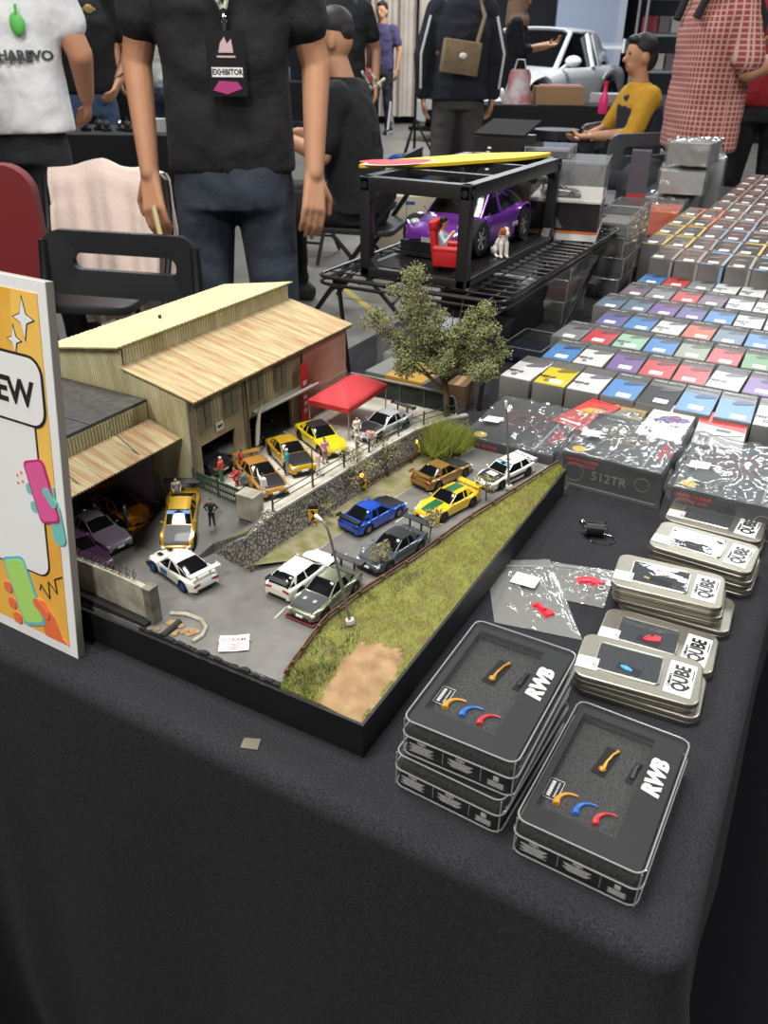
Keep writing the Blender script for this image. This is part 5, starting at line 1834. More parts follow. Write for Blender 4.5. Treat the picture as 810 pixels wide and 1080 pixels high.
# ------------------------------------------------------------------ rows of blister boxes
BCOL = dict(white=(218, 216, 212), yellow=(226, 196, 34), blue=(66, 126, 190), grey=(126, 130, 128), purple=(112, 78, 146), red=(192, 52, 58), mint=(150, 194, 162),
            sage=(140, 150, 130), green=(84, 140, 84), slate=(96, 118, 138), orange=(206, 92, 56), plum=(112, 88, 106), violet=(96, 92, 150), black=(70, 72, 74))
BGREY = mat('blister_grey', (120, 120, 116), .18, coat=.6, vary=(14, (98, 98, 95), .2))
BSH = clear('blister_shell', (225, 225, 222), .12, (170, 170, 166), .05, boost=1.3)
BCOL = {k: tuple(int(c*.86+14) for c in v) for k, v in BCOL.items()}
BM = {}
def box_meshes(col, w, d, h):
    key = (col, w, d, h)
    if key in BM: return BM[key]
    out = {}
    m = MB(); m.rbox((0, 0, h/2), (w, d, h), .002, .0008); out['case'] = m.mesh('case', BGREY)
    m = MB(); m.box((0, -d*.14, h+.0002), (w*.96, d*.68, .0005)); out['card'] = m.mesh('card', mat('card_'+col, BCOL[col], .35, coat=.4), 0)
    m = MB(); side_car(m, w*.14, d*.13, h+.0004, w*.62, .45)
    m.box((0, d*.36, h+.0002), (w*.9, d*.02, .0004))
    cc = tuple(max(0, int(v*.55)) for v in BCOL[col]) if col != 'white' else (96, 92, 100)
    out['car_print'] = m.mesh('car_print', mat('carprint_'+col, cc, .4), 0)
    tm = MB()
    if col in ('white', 'yellow', 'mint'):
        text_mb(tm, 'MINI', .0145, TR(-w*.26, -d*.20, h+.0005, 0), 0, .0001, .0007)
        text_mb(tm, 'GT', .0145, TR(-w*.10, -d*.34, h+.0005, 0), 0, .0001, .0007)
        tm.box((-w*.1, -d*.27, h+.0005), (w*.6, .0012, .0003))
        lm = BLK2
    else:
        text_mb(tm, 'MINI GT', .0095, TR(-w*.1, d*.41, h+.0006, 0), 0, .0001, .0003)
        lm = mat('pale_print', (170, 170, 168), .5)
    out['lettering'] = tm.mesh('lettering', lm, 0)
    m = MB(); m.box((w*.08, -d*.35, h+.0008), (w*.40, d*.14, .0006)); out['price_sticker'] = m.mesh('price_sticker', mat('sticker_white', (240, 238, 234), .55), 0)
    BM[key] = out
    return out
ORD = ['first', 'second', 'third', 'fourth', 'fifth', 'sixth', 'seventh', 'eighth', 'ninth', 'tenth', 'eleventh', 'twelfth', 'thirteenth']
CN = dict(sage='grey-green', slate='slate blue', violet='blue-violet', black='dark grey', mint='mint green', orange='orange-red')
def blister(x, y, z, w, d, h, col, label, group, rnd, nm='blister_box', far=False):
    t = thing(nm, label, 'box', (x+w/2, y+d/2, z), rnd.gauss(0, .02), group)
    for k, me in box_meshes(col, w, d, h).items():
        if far and k in ('lettering',): continue
        o = put(k, me, t)
        if k == 'price_sticker': o.location = (rnd.uniform(-.006, .004), rnd.uniform(-.004, .004), 0)
    return t
rnd = random.Random(17)
rowsA = [(-.202, 'white yellow white blue black blue blue white'), (-.175, 'blue white purple red red white purple slate'), (-.198, 'grey red mint blue sage red green red'),
         (-.151, 'violet blue white orange slate blue white'), (-.190, 'slate slate purple violet blue white white grey'), (-.168, 'plum grey red plum white white blue'), (-.158, 'blue red grey white white plum red')]
for k, (xs, cols) in enumerate(rowsA):
    for j, c in enumerate(cols.split()):
        x = xs+.0585*j
        if x > .236: break
        blister(x, .822+.131*k, 0, .0555, .126, .058, c, '%s card box, %s from left in the %s low row behind the kits' % (CN.get(c, c), ORD[j], ORD[k]), 'boxed cars in the low rows', rnd)
BCOL.update(frame_yellow=(206, 170, 60), frame_blue=(120, 150, 176), frame_orange=(214, 116, 52), frame_grey=(140, 138, 134), frame_red=(170, 70, 72), frame_brown=(126, 108, 94), frame_white=(196, 194, 190))
FN = dict(frame_yellow='yellow-framed', frame_blue='blue-framed', frame_orange='orange-framed', frame_grey='grey', frame_red='red-framed', frame_brown='brown', frame_white='white-framed')
def tall_meshes(col, w, d, h):
    key = ('t', col)
    if key in BM: return BM[key]
    out = {}
    m = MB(); m.rbox((0, 0, h/2), (w, d, h), .003, .001); out['case'] = m.mesh('case', mat('tall_case', (112, 110, 106), .15, coat=.7, vary=(16, (90, 88, 86), .2)))
    m = MB(); m.box((w*.43, 0, h+.0003), (w*.12, d*.96, .0006)); m.box((0, d*.46, h+.0003), (w*.9, d*.07, .0006)); m.box((w*.43, -d*.5-.0002, h*.72), (w*.12, .0006, h*.5)); m.box((-w*.2, -d*.46, h+.0003), (w*.5, d*.05, .0006))
    out['frame_card'] = m.mesh('frame_card', mat('card_'+col, BCOL[col], .35, coat=.4), 0)
    m = MB(); side_car(m, -w*.06, d*.08, h+.0002, w*.62, .4); out['car_print'] = m.mesh('car_print', mat('tall_print', (70, 68, 66), .4), 0)
    m = MB(); m.box((-w*.08, -d*.34, h+.0008), (w*.42, d*.13, .0006)); out['price_sticker'] = m.mesh('price_sticker', mat('sticker_white', (240, 238, 234), .55), 0)
    BM[key] = out
    return out
rows = ['frame_grey frame_grey frame_blue frame_grey frame_blue frame_blue frame_red', 'frame_yellow frame_yellow frame_grey frame_blue frame_yellow frame_grey frame_white frame_grey', 'frame_yellow frame_yellow frame_blue frame_blue frame_grey frame_blue frame_red frame_grey',
        'frame_yellow frame_orange frame_grey frame_blue frame_grey frame_white frame_blue frame_red', 'frame_orange frame_orange frame_grey frame_grey frame_white frame_grey frame_grey frame_grey', 'frame_grey frame_white frame_grey frame_grey frame_brown frame_grey frame_white',
        'frame_grey frame_grey frame_brown frame_grey frame_yellow frame_yellow frame_grey', 'frame_brown frame_grey frame_grey frame_brown frame_grey frame_brown frame_grey', 'frame_grey frame_brown frame_grey frame_grey frame_brown frame_grey frame_grey',
        'frame_brown frame_grey frame_brown frame_grey frame_grey frame_brown frame_grey', 'frame_grey frame_grey frame_brown frame_grey frame_grey frame_grey frame_brown']
xs0 = [-.155, -.215, -.215, -.215, -.215, -.155, -.155, -.155, -.155, -.155, -.155]
for k, cols in enumerate(rows):
    for j, c in enumerate(cols.split()):
        x = xs0[k]+.0605*j
        if x > .236: break
        w, d, h = .058, .158, .10+(.0 if k < 2 else .004*((k*j) % 3))
        h = .10
        t = thing('clear_case_box', '%s clear-fronted box, %s from the left in the %s tall row' % (FN[c], ORD[j], ORD[k]), 'box', (x+w/2, 1.695+.168*k+d/2, 0), rnd.gauss(0, .02), 'boxed cars in the tall rows')
        for kk, me in tall_meshes(c, w, d, h).items():
            o = put(kk, me, t)
            if kk == 'price_sticker': o.location = (rnd.uniform(-.008, .006), rnd.uniform(-.006, .006), 0)
# flat clear case left of the rows
t = thing('flat_case', 'flat clear case with dark base at the left end of the low rows', 'display box', (-.245, 1.115, 0), R(-2))
m = MB(); m.rbox((0, 0, .008), (.080, .125, .014), .003, .001); m.build('case_base', mat('case_navy', (34, 38, 54), .25), t)
m = MB(); m.rbox((0, 0, .024), (.084, .130, .020), .003, .001); m.build('case_lid', PCLEAR, t)
m = MB(); m.tube([(a, b_, .034) for a, b_ in rrect(-.042, -.065, .042, .065, .003, 3)], .0008, 6, closed=True); m.build('rim', PEDGE, t)

# ------------------------------------------------------------------ wire rack
WIRE = mat('wire_black', (44, 43, 42), .3, .6)
RX0, RX1, RY0, RY1, RZ = -.585, -.213, .828, 1.60, .18
t = thing('wire_rack', 'black wire shelf rack standing on the table behind the diorama', 'rack', (0, 0, 0))
m = MB()
for z in (RZ, RZ-.012): m.tube([(a, b_, z) for a, b_ in rrect(RX0, RY0, RX1, RY1, .03, 5)], .0032, 8, closed=True)
m.build('shelf_rim', WIRE, t)
m = MB()
for k in range(24):
    y = RY0+.012+(RY1-RY0-.024)*k/23
    m.cyl((RX0+.002, y, RZ), (RX1-.002, y, RZ), .0016, n=6)
for x in (-.54, -.49, -.44, -.39, -.34, -.29, -.245): m.cyl((x, RY0, RZ-.003), (x, RY1, RZ-.003), .0022, n=6)
m.build('shelf_wires', WIRE, t)
for a, b_ in (((-.545, .845, RZ-.006), (-.520, .838, .002)), ((-.228, .842, RZ-.006), (-.226, .790, .002)), ((-.222, 1.55, RZ-.006), (-.247, 1.32, .002)), ((-.565, 1.55, RZ-.006), (-.55, 1.40, .002))):
    m = MB(); m.tube([a, b_], .0042, 8); m.box((a[0], a[1], RZ-.012), (.012, .022, .018)); m.build('leg', WIRE, t)

# ------------------------------------------------------------------ black display frame with the purple car
BP = mat('frame_plastic', (32, 32, 33), .38)
FX0, FX1, FY0, FY1, FZ0, FZ1 = -.512, -.298, .868, 1.345, RZ+.0025, .352
t = thing('open_display_stand', 'open black plastic cuboid stand around the big purple car', 'display case', (0, 0, 0))
m = MB(); m.rbox(((FX0+FX1)/2, (FY0+FY1)/2, FZ0+.008), (FX1-FX0, FY1-FY0, .016), .004, .002); m.build('base', BP, t)
m = MB(); m.box(((FX0+FX1)/2, (FY0+FY1)/2, FZ0+.0165), (FX1-FX0-.03, FY1-FY0-.03, .002)); m.build('ground_sheet', mat('glossy_floor', (30, 26, 26), .15), t, 0)
pw = .021
for x in (FX0+pw/2, FX1-pw/2):
    for y in (FY0+pw/2, FY1-pw/2):
        m = MB(); m.rbox((x, y, (FZ0+FZ1)/2), (pw, pw, FZ1-FZ0), .003, .001)
        for sx, sy in ((1, 0), (0, 1)):
            dx = 1 if x < -.4 else -1; dy = 1 if y < 1.1 else -1
            for zz, up_ in ((FZ0+.016, 1), (FZ1-.022, -1)):
                q = [(0, zz), (.014, zz), (0, zz+up_*.016)]
                if sx: m.prism([(x+dx*(pw/2+a), z) for a, z in q], y-pw/2+.002, y+pw/2-.002, 0, 'y')
                else: m.prism([(y+dy*(pw/2+a), z) for a, z in q], x-pw/2+.002, x+pw/2-.002, 0, 'x')
        po = m.build('post', BP, t, 30)
        m = MB(); m.cyl((x+pw/2, y, FZ1-.012), (x+pw/2+.002, y, FZ1-.012), .006, n=16); m.cyl((x, y-pw/2-.002, FZ1-.012), (x, y-pw/2, FZ1-.012), .006, n=16); m.build('bolt', BLK2, po)
for y in (FY0+pw/2, FY1-pw/2): 
    m = MB(); m.rbox(((FX0+FX1)/2, y, FZ1-.010), (FX1-FX0, pw*.96, .024), .002, .001); m.build('top_rail', BP, t)
for x in (FX0+pw/2, FX1-pw/2):
    m = MB(); m.rbox((x, (FY0+FY1)/2, FZ1-.010), (pw*.96, FY1-FY0, .024), .002, .001); m.build('top_rail', BP, t)
for y in (1.02, 1.19):
    m = MB(); m.box(((FX0+FX1)/2, y, FZ1-.004), (FX1-FX0, .012, .008)); m.build('cross_bar', BP, t, 0)
t = thing('painted_cutout', 'yellow and red painted leaf-shaped board lying on the black frame', 'board', (-.450, 1.165, FZ1+.002), R(-30))
m = MB()
pts = [(.052*math.sin(PI*q)**.7*(1+.12*math.sin(9*q)), -.235+.47*q) for q in [k/24 for k in range(25)]]
pts2 = [(-.052*math.sin(PI*q)**.7*(1+.1*math.cos(8*q)), -.235+.47*q) for q in [1-k/24 for k in range(1, 24)]]
m.prism(pts+pts2, 0, .006); m.build('board', mat('cutout_yellow', (240, 202, 40), .6), t, 0)
m = MB(); m.prism([(.032*math.cos(a)+.008, -.150+.070*math.sin(a)) for a in [2*PI*k/20 for k in range(20)]], .006, .0075); m.prism([(.02*math.cos(a)-.022, -.185+.035*math.sin(a)) for a in [2*PI*k/16 for k in range(16)]], .006, .0072); m.build('red_patch', mat('cutout_red', (222, 60, 66), .6), t, 0)
m = MB(); m.prism([(.037*math.cos(a)+.008, -.150+.078*math.sin(a)) for a in [2*PI*k/20 for k in range(20)]], .006, .0066); m.build('white_edge', mat('cutout_white', (236, 226, 220), .6), t, 0)

PUR = P_('purple', (104, 44, 140), .25, .2)
CZ = FZ0+.0178
t = car('scale_car', 'large purple wide-bodied sports car with black nose and wing in the display frame', 'model car', -.418, 1.150, CZ, R(-93), 'rear_engined', PUR, L=.335, W=.150, H=.112, wing=(CARB, .42, .05, .95), rim=('pale', (190, 190, 194), .8), flare=.035, head=(170, 172, 180), rscale=1.12)
m = MB(); m.box((.163, 0, .018), (.018, .120, .024)); m.box((.150, 0, .006), (.05, .14, .006)); m.build('black_bumper', CARB, t, 0)
m = MB()
for sg in (1, -1): text_mb(m, 'RWB', .012, TR(-.055, sg*.0775, .040, 0 if sg < 0 else PI, PI/2), 0, .0002, .0004)
m.build('side_lettering', mat('decal_pale', (214, 200, 224), .5), t, 0)

# red armchair and its small sitter, dog
t = thing('toy_armchair', 'red toy armchair in front of the purple car nose', 'chair', (-.362, .925, CZ), R(100))
RV = mat('armchair_red', (196, 34, 36), .45)
m = MB(); m.rbox((0, 0, .020), (.040, .042, .016), .004, .002); m.build('seat', RV, t)
m = MB(); m.M = TR(0, .020, .045, 0, -.14); m.rbox((0, 0, 0), (.046, .013, .078), .005, .002); m.rbox((0, -.002, .033), (.050, .016, .014), .005, .002); m.build('backrest', RV, t)
for s in (-1, 1):
    m = MB(); m.rbox((s*.025, -.004, .024), (.011, .046, .028), .004, .002); m.cyl((s*.025, -.028, .039), (s*.025, .018, .039), .0065, n=12); m.build('armrest', RV, t)
for sx in (-1, 1):
    for sy in (-1, 1): MB().cyl((sx*.02, sy*.018, 0), (sx*.02, sy*.018, .0125), .003, n=8).build('leg', BLK2, t)
k = .058
def S_(p): return (p[0]*k, p[1]*k, p[2]*k)
P = [('cap', S_((0, .05, .5)), S_((0, .12, .98)), .15*k, .16*k), ('cap', S_((0, .10, 1.1)), S_((0, .06, 1.25)), .06*k, .06*k), ('ell', S_((0, .04, 1.36)), (.10*k, .12*k, .14*k))]
for s in (-1, 1):
    P += [('cap', S_((s*.1, .02, .48)), S_((s*.13, -.42, .50)), .09*k, .075*k), ('cap', S_((s*.13, -.42, .50)), S_((s*.14, -.48, .08)), .07*k, .05*k), ('cap', S_((s*.14, -.48, .05)), S_((s*.14, -.66, .03)), .05*k, .045*k),
          ('cap', S_((s*.2, .10, 1.02)), S_((s*.27, -.06, .78)), .065*k, .055*k), ('cap', S_((s*.27, -.06, .78)), S_((s*.10, -.22, 1.02)), .052*k, .042*k), ('ell', S_((s*.08, -.25, 1.06)), (.05*k, .05*k, .06*k))]
o = blob('sitter_figure', P, .0011, [FSK, mat('fig_paleblue', (170, 196, 206), .8), mat('fig_grey', (150, 150, 156), .8)], None, 2)
for p in o.data.polygons:
    c = p.center/k
    p.material_index = 0 if (c.z > 1.05 and abs(c.x) < .16 and c.y > -.12) or c.y < -.12 and c.z > .62 or c.z < .12 else (1 if c.z > .58 else 2)
o.location = (-.366, .922, CZ+T+.0035); o.rotation_euler = (0, 0, R(100))
tag(o, 'dark-haired figure in pale blue top sitting in the red armchair', 'figurine')
m = MB(); m.ell(S_((0, .06, 1.40)), (.115*k, .13*k, .125*k), 14, 10); m.ell(S_((0, .13, 1.30)), (.10*k, .07*k, .12*k), 12, 8); m.build('hair', HAIR, o)
k2 = .001
P = [('cap', (0, .008, .014), (0, -.004, .027), .0095, .0075), ('cap', (0, -.005, .028), (0, -.009, .036), .0055, .005), ('ell', (0, -.010, .040), (.0062, .0075, .0062)), ('cap', (0, -.014, .0385), (0, -.0205, .0365), .0036, .0026)]
for s in (-1, 1):
    P += [('cap', (s*.0045, -.008, .022), (s*.005, -.0105, .003), .0036, .0024), ('cap', (s*.005, -.0105, .0022), (s*.005, -.0145, .002), .0024, .002), ('ell', (s*.008, .008, .009), (.0046, .0085, .0085)), ('cap', (s*.008, .0, .0022), (s*.0085, -.006, .002), .0024, .002), ('cap', (s*.0058, -.008, .042), (s*.0078, -.007, .0335), .0024, .0028)]
P += [('cap', (0, .016, .006), (.006, .024, .012), .002, .0012)]
o = blob('toy_dog', P, .0009, [mat('dog_white', (228, 222, 212), .8), mat('dog_brown', (168, 92, 44), .8), BLK2], None, 2)
for p in o.data.polygons:
    c = p.center
    p.material_index = 1 if (c.z > .034 and not (abs(c.x) < .0022 and c.y < -.010)) and not (c.y < -.0165 and c.z < .038) else (2 if (c.y > .006 and c.z > .014) else 0)
o.location = (-.316, 1.075, CZ+T-.0005); o.rotation_euler = (0, 0, R(48)); o.scale = (1.25,)*3
tag(o, 'small sitting brown and white toy dog beside the purple car', 'figurine')
m = MB()
for s in (-1, 1): m.ell((s*.0032, -.0165, .0422), .0009, 8, 6)
m.ell((0, -.0228, .0372), .0012, 8, 6); m.build('eyes_and_nose', BLK2, o)

# ------------------------------------------------------------------ boxes on the back of the rack
t = thing('black_carton', 'black carton with orange band and white foot under the acrylic case', 'box', (-.312, 1.475, RZ+.0025), R(12))
m = MB(); m.box((0, 0, .049), (.150, .20, .058)); m.build('carton', mat('carton_black', (38, 36, 38), .35), t, 0)
m = MB(); m.box((0, 0, .0175), (.151, .201, .005)); m.build('orange_band', mat('band_orange', (220, 110, 40), .5), t, 0)
m = MB(); m.box((0, 0, .0075), (.150, .20, .015)); m.build('white_foot', mat('foot_white', (226, 224, 220), .5), t, 0)
MB().box((.0755, -.055, .048), (.0008, .04, .03)).build('side_label', mat('panel_grey', (110, 108, 108), .5), t, 0)
MB().prism([(-.03, .025), (.0, .025), (-.03, .07)], -.1006, -.1, 0, 'y').build('grey_triangle', mat('panel_grey', (110, 108, 108), .5), t, 0)
t = thing('acrylic_case', 'clear acrylic case holding a small grey race car', 'display case', (-.312, 1.475, RZ+.0025+.0785), R(12))
m = MB(); m.rbox((0, 0, .004), (.154, .206, .008), .002, .001); m.build('case_base', mat('case_white', (212, 210, 204), .4), t)
m = MB(); m.box((0, 0, .0435), (.154, .206, .071)); m.build('case_cover', clear('acrylic', (240, 240, 238), .16, (226, 226, 222), .05), t, 0)
m = MB()
for k_ in (-.05, 0, .05): m.box((0, k_, .0796), (.154, .0016, .0012))
for x in (-.077, .077): m.box((x, 0, .0795), (.0016, .206, .0014))
m.build('cover_edges', PEDGE, t, 0)
cz = RZ+.0025+.0785+.0082
car('display_car', 'small grey race car inside the acrylic case', 'model car', -.312, 1.405, cz, R(12), 'coupe', P_('silver_grey', (150, 150, 150), .3, .5), L=.086, W=.036, H=.024, wing=(CARB, .5, .02, 1), hood=CARB)
def see_box(x, y, z, w, d, h, rz, label, inner, group=None):
    t = thing('clear_box', label, 'box', (x, y, z), rz, group)
    m = MB(); m.box((0, 0, h*.3+.001), (w*.86, d*.86, h*.56)); m.build('content', inner, t, 0)
    m = MB(); m.rbox((0, 0, h/2), (w, d, h), .002, .001); m.build('shell', clear('box_shell', (226, 226, 224), .20, (180, 180, 178), .05, boost=1.4), t)
    m = MB(); m.tube([(a, b_, h-.001) for a, b_ in rrect(-w/2, -d/2, w/2, d/2, .002, 2)], .001, 5, closed=True)
    for sx in (-1, 1):
        for sy in (-1, 1): m.cyl((sx*(w/2-.0005), sy*(d/2-.0005), .001), (sx*(w/2-.0005), sy*(d/2-.0005), h-.001), .0009, n=5)
    m.build('edges', PEDGE, t)
    return t
NAVY = mat('content_navy', (40, 44, 66), .4)
DKC = mat('content_dark', (58, 52, 52), .5)
RDC = mat('content_red', (120, 60, 58), .5)
t = thing('open_black_box', 'tall black box with white mark and raised lid behind the frame', 'box', (-.478, 1.475, RZ+.0025), R(4))
m = MB(); m.box((0, 0, .098), (.115, .11, .196)); m.build('box_body', mat('carton_black', (38, 36, 38), .35), t, 0)
m = MB(); m.M = TR(-.0, -.055, .197, 0, R(9)); m.box((0, .07, .0025), (.117, .14, .005)); m.build('lid', mat('lid_black', (36, 35, 36), .85, spec=.1), t, 0)
m = MB(); [m.box((-.022+.0025*(q % 2), -.0553, .128+q*.009), (.008, .0008, .004)) for q in range(6)]; m.build('lettering', WHT, t, 0)
see_box(-.375, 1.50, RZ+.0025+.0785+.0805, .10, .13, .020, R(10), 'flat clear box with navy insert on top of the acrylic case', NAVY)
# clear stacks beside the rack
st = [(-.252, 1.705, [.05, .05, .05, .05], DKC, 'nearer'), (-.262, 1.86, [.05, .05, .05, .05], RDC, 'farther')]
tc = ['bottom', 'second', 'third', 'top']
for x, y, hs, mt, nm in st:
    z = 0
    for q, h in enumerate(hs):
        see_box(x+.003*(q % 2), y+.004*((q*2) % 3), z, .085, .145, h, R(2*(q % 2)), '%s clear box of the %s clear stack behind the rack' % (tc[q], nm), [mt, NAVY, DKC, mat('content_pale', (140, 136, 132), .5)][q], 'clear box stacks behind the rack')
        z += h+.0006
for q in range(3):
    see_box(-.298+.003*q, 1.435, q*.0506, .078, .15, .05, R(-2+q), '%s clear box standing under the rack corner' % ['bottom', 'middle', 'top'][q], [BLK2, RDC, DKC][q], 'clear boxes under the rack')
# things under the rack
t = thing('gold_carton', 'clear-sided carton with gold sleeve under the rack, lettered in gold', 'box', (-.345, .745, 0), R(-3))
m = MB(); m.box((0, 0, .033), (.118, .086, .066)); m.build('carton', mat('carton_slate', (104, 106, 102), .35), t, 0)
m = MB(); m.box((.018, 0, .0335), (.072, .088, .068)); sl = m.build('gold_sleeve', mat('sleeve_gold', (172, 136, 66), .4), t, 0)
m = MB(); text_mb(m, 'INNO', .024, TR(.018, .002, .0678), 0, .0002, .0005); m.build('lettering', mat('sleeve_dark', (92, 70, 36), .5), sl, 0)
t = thing('brown_carton', 'plain brown carton behind the gold-sleeved one', 'box', (-.262, .79, 0), R(4))
m = MB(); m.box((0, 0, .024), (.034, .05, .048)); m.build('carton', mat('carton_brown', (96, 72, 48), .7), t, 0); m = MB(); m.box((0, 0, .0482), (.010, .05, .0006)); m.build('tape', mat('parcel_tape', (150, 122, 84), .4), t, 0)
for q, (x, y, w, d, h, lab) in enumerate(((-.375, 1.05, .16, .16, .060, 'low black storage box under the front of the wire rack'), (-.39, 1.25, .17, .19, .095, 'taller black storage box under the middle of the wire rack'))):
    t = thing('storage_box', lab, 'box', (x, y, 0), R(3-5*q))
    m = MB(); m.rbox((0, 0, h/2), (w, d, h), .006, .002); m.build('box_body', mat('storage_black', (30, 30, 32), .3), t)
    m = MB(); m.rbox((0, 0, h+.003), (w+.006, d+.006, .008), .007, .002); m.build('lid', mat('storage_lid', (44, 45, 47), .3), t)
t = thing('film_wrapped_model', 'crumpled clear film bundle on the table behind the tree', 'bag', (-.44, .90, 0))
m = MB()
def fn(u, v):
    a = 2*PI*u; b_ = PI*.5*v
    r_ = .05*math.cos(b_)*(1+.3*noise.noise((3*math.cos(a), 3*math.sin(a), v*3)))
    return (r_*math.cos(a), r_*math.sin(a), .001+.085*math.sin(b_)*(1+.25*noise.noise((2*math.cos(a)+4, 2*math.sin(a), v*2))))
m.grid(40, 14, fn, 0); m.build('film', WRAP, t, 80)
m = MB(); m.rbox((0, 0, .02), (.05, .05, .038), .005, .002); m.build('content', mat('content_pale', (140, 136, 132), .5), t)
# ------------------------------------------------------------------ people
def facing(a, b):
    d = HR*a+HV*b
    return math.atan2(d.x, -d.y)
def hand(w, d, n, curl=.5, s_=1):
    """palm, four bent fingers and a thumb as overlapping pieces; w wrist, d along the hand, n out of the palm"""
    w, d, n = Vector(w), Vector(d).normalized(), Vector(n).normalized()
    n = (n-d*n.dot(d)).normalized()
    s = d.cross(n)*s_
    P = []
    for q in (-.026, -.009, .009, .026):
        P.append(('cap', tuple(w+d*.01+s*q*.6), tuple(w+d*.088+s*q), .0165, .013))
    for q, L in ((-.031, .060), (-.0105, .076), (.0105, .080), (.031, .070)):
        a = w+d*.092+s*q
        d1 = (d*math.cos(curl)+n*math.sin(curl)).normalized()
        b = a+d1*L*.55
        d2 = (d*math.cos(curl*2.1)+n*math.sin(curl*2.1)).normalized()
        P += [('cap', tuple(a), tuple(b), .0098, .0088), ('cap', tuple(b), tuple(b+d2*L*.5), .0088, .0072)]
    a = w+d*.028+s*.026
    b = a+(d*.62+s*.62+n*.35).normalized()*.048
    c = b+(d*.9+s*.1+n*.4).normalized()*.034
    P += [('cap', tuple(a), tuple(b), .0135, .011), ('cap', tuple(b), tuple(c), .0108, .0085)]
    return P

def person(label, D, s, rz, k, arms, top, legs, hair=None, sleeves=.62, seated=False, hem=.88, girth=1.0, vox=.012, bvox=.0075, hijab=None, shoe=(40, 40, 42), lean=0, hairstyle='short', z0=0, top_mat=None, leg_mat=None, skin=None, hands=True):
    """arms: ((elbow, wrist, palm normal) left, right) in metres from the feet; front is -y"""
    p = at(D, s, FL+z0)
    t = thing('person', label, 'person', p, rz)
    k *= 1.3
    t.scale = (k, k, k)
    sk = skin or SKIN
    zh = .55 if seated else .93
    up_ = zh-.93
    def Z(z): return z+up_
    def LN(x, y, z): return (x, y-lean*max(0, z-zh), z)
    P = [('cap', LN(0, .01, Z(1.42)), LN(0, -.01, Z(1.54)), .062, .056),
         ('ell', LN(0, -.005, Z(1.635)), (.076, .095, .105)), ('ell', LN(0, -.035, Z(1.575)), (.058, .066, .062)),
         ('cap', LN(0, -.094, Z(1.625)), LN(0, -.112, Z(1.60)), .011, .015)]
    for e in (-1, 1): P.append(('ell', LN(e*.077, .005, Z(1.615)), (.012, .022, .034)))
    for e, (el, wr, nn) in zip((1, -1), arms):
        sh = LN(e*.175, .01, Z(1.40))
        P += [('cap', sh, el, .058, .043), ('cap', el, wr, .044, .029)]
        d = (Vector(wr)-Vector(el)).normalized()
        if hands: P += hand(wr, d, nn, .45, e)
    body = blob('body', P, bvox, sk, t, 5)
    g = girth
    rings = [(hem, .186*g, .130*g, 0), (hem+.08, .182*g, .132*g, 0), (1.12, .176*g, .128*g, 0), (1.25, .192*g, .128*g, .0), (1.35, .200, .118, .005), (1.42, .160, .095, .01), (1.475, .072, .07, .008)]
    if seated: rings[0] = (.90, .20*g, .16*g, 0)
    P = [('loft', [[LN(a, b, c) for a, b, c in er(Z(z), rx, ry, 0, cy, 24)] for z, rx, ry, cy in rings])]
    for e, (el, wr, nn) in zip((1, -1), arms):
        sh = Vector(LN(e*.165, .01, Z(1.395)))
        if sleeves <= 1:
            P.append(('cap', tuple(sh), tuple(sh.lerp(Vector(el), sleeves)), .078, .067))
        else:
            P += [('cap', tuple(sh), el, .075, .060), ('cap', el, tuple(Vector(el).lerp(Vector(wr), sleeves-1)), .060, .046)]
    def wr_(c):
        n_ = noise.noise((c.x*7, c.y*7, c.z*11))*.010+noise.noise((c.x*16+3, c.y*16, c.z*22))*.005
        return c+Vector((c.x*.04, n_, 0))
    blob('top', P, vox, top_mat or mat('cloth_%d_%d_%d' % top, top, .9, bump=(14, .5, .02)), t, 3, wr_)
    P = []
    if seated:
        P.append(('loft', [[LN(a, b, c) for a, b, c in er(z, rx, ry, 0, cy, 20)] for z, rx, ry, cy in ((.46, .18, .15, -.02), (.55, .19, .17, -.02), (.62, .175, .15, 0), (.66, .165, .12, 0))]))
        for e in (-1, 1):
            P += [('cap', (e*.10, -.02, .53), (e*.14, -.42, .53), .095, .072), ('cap', (e*.14, -.42, .53), (e*.15, -.40, .10), .070, .056)]
            feet = (e*.15, -.40)
    else:
        P.append(('loft', [er(z, rx, ry, 0, 0, 20) for z, rx, ry in ((.80, .18, .125), (.90, .178, .13), (1.0, .168, .12))]))
        for e in (-1, 1):
            P += [('cap', (e*.092, 0, .84), (e*.112, -.01, .48), .096, .075), ('cap', (e*.112, -.01, .48), (e*.125, .015, .10), .077, .070)]
    def wl_(c):
        n_ = noise.noise((c.x*6, c.y*8, c.z*9))*.010+noise.noise((c.x*14, c.y*14+5, c.z*20))*.006
        return c+Vector((0, n_, 0))
    blob('trousers', P, vox, leg_mat or mat('cloth_%d_%d_%d' % legs, legs, .9, bump=(12, .5, .02)), t, 3, wl_)
    for e in (-1, 1):
        x, y = (e*.15, -.40) if seated else (e*.125, .015)
        blob('shoe', [('cap', (x, y+.05, .045), (x*1.06, y-.13, .042), .048, .042), ('cap', (x, y, .05), (x, y, .12), .055, .05), ('box', (x*1.03, y-.04, .014), (.085, .25, .026))], .012, mat('shoe_%d' % shoe[0], shoe, .6), t, 3)
    for e in (-1, 1): MB().ell(LN(e*.030, -.086, Z(1.640)), (.013, .010, .008), 10, 6).build('eye', mat('eye_dark', (38, 28, 24), .3), body)
    m = MB(); m.tube([LN(-.022, -.094, Z(1.565)), LN(0, -.100, Z(1.567)), LN(.022, -.094, Z(1.565))], [.003, .006, .003], 6); m.build('mouth', mat('lip', (150, 84, 76), .5), body)
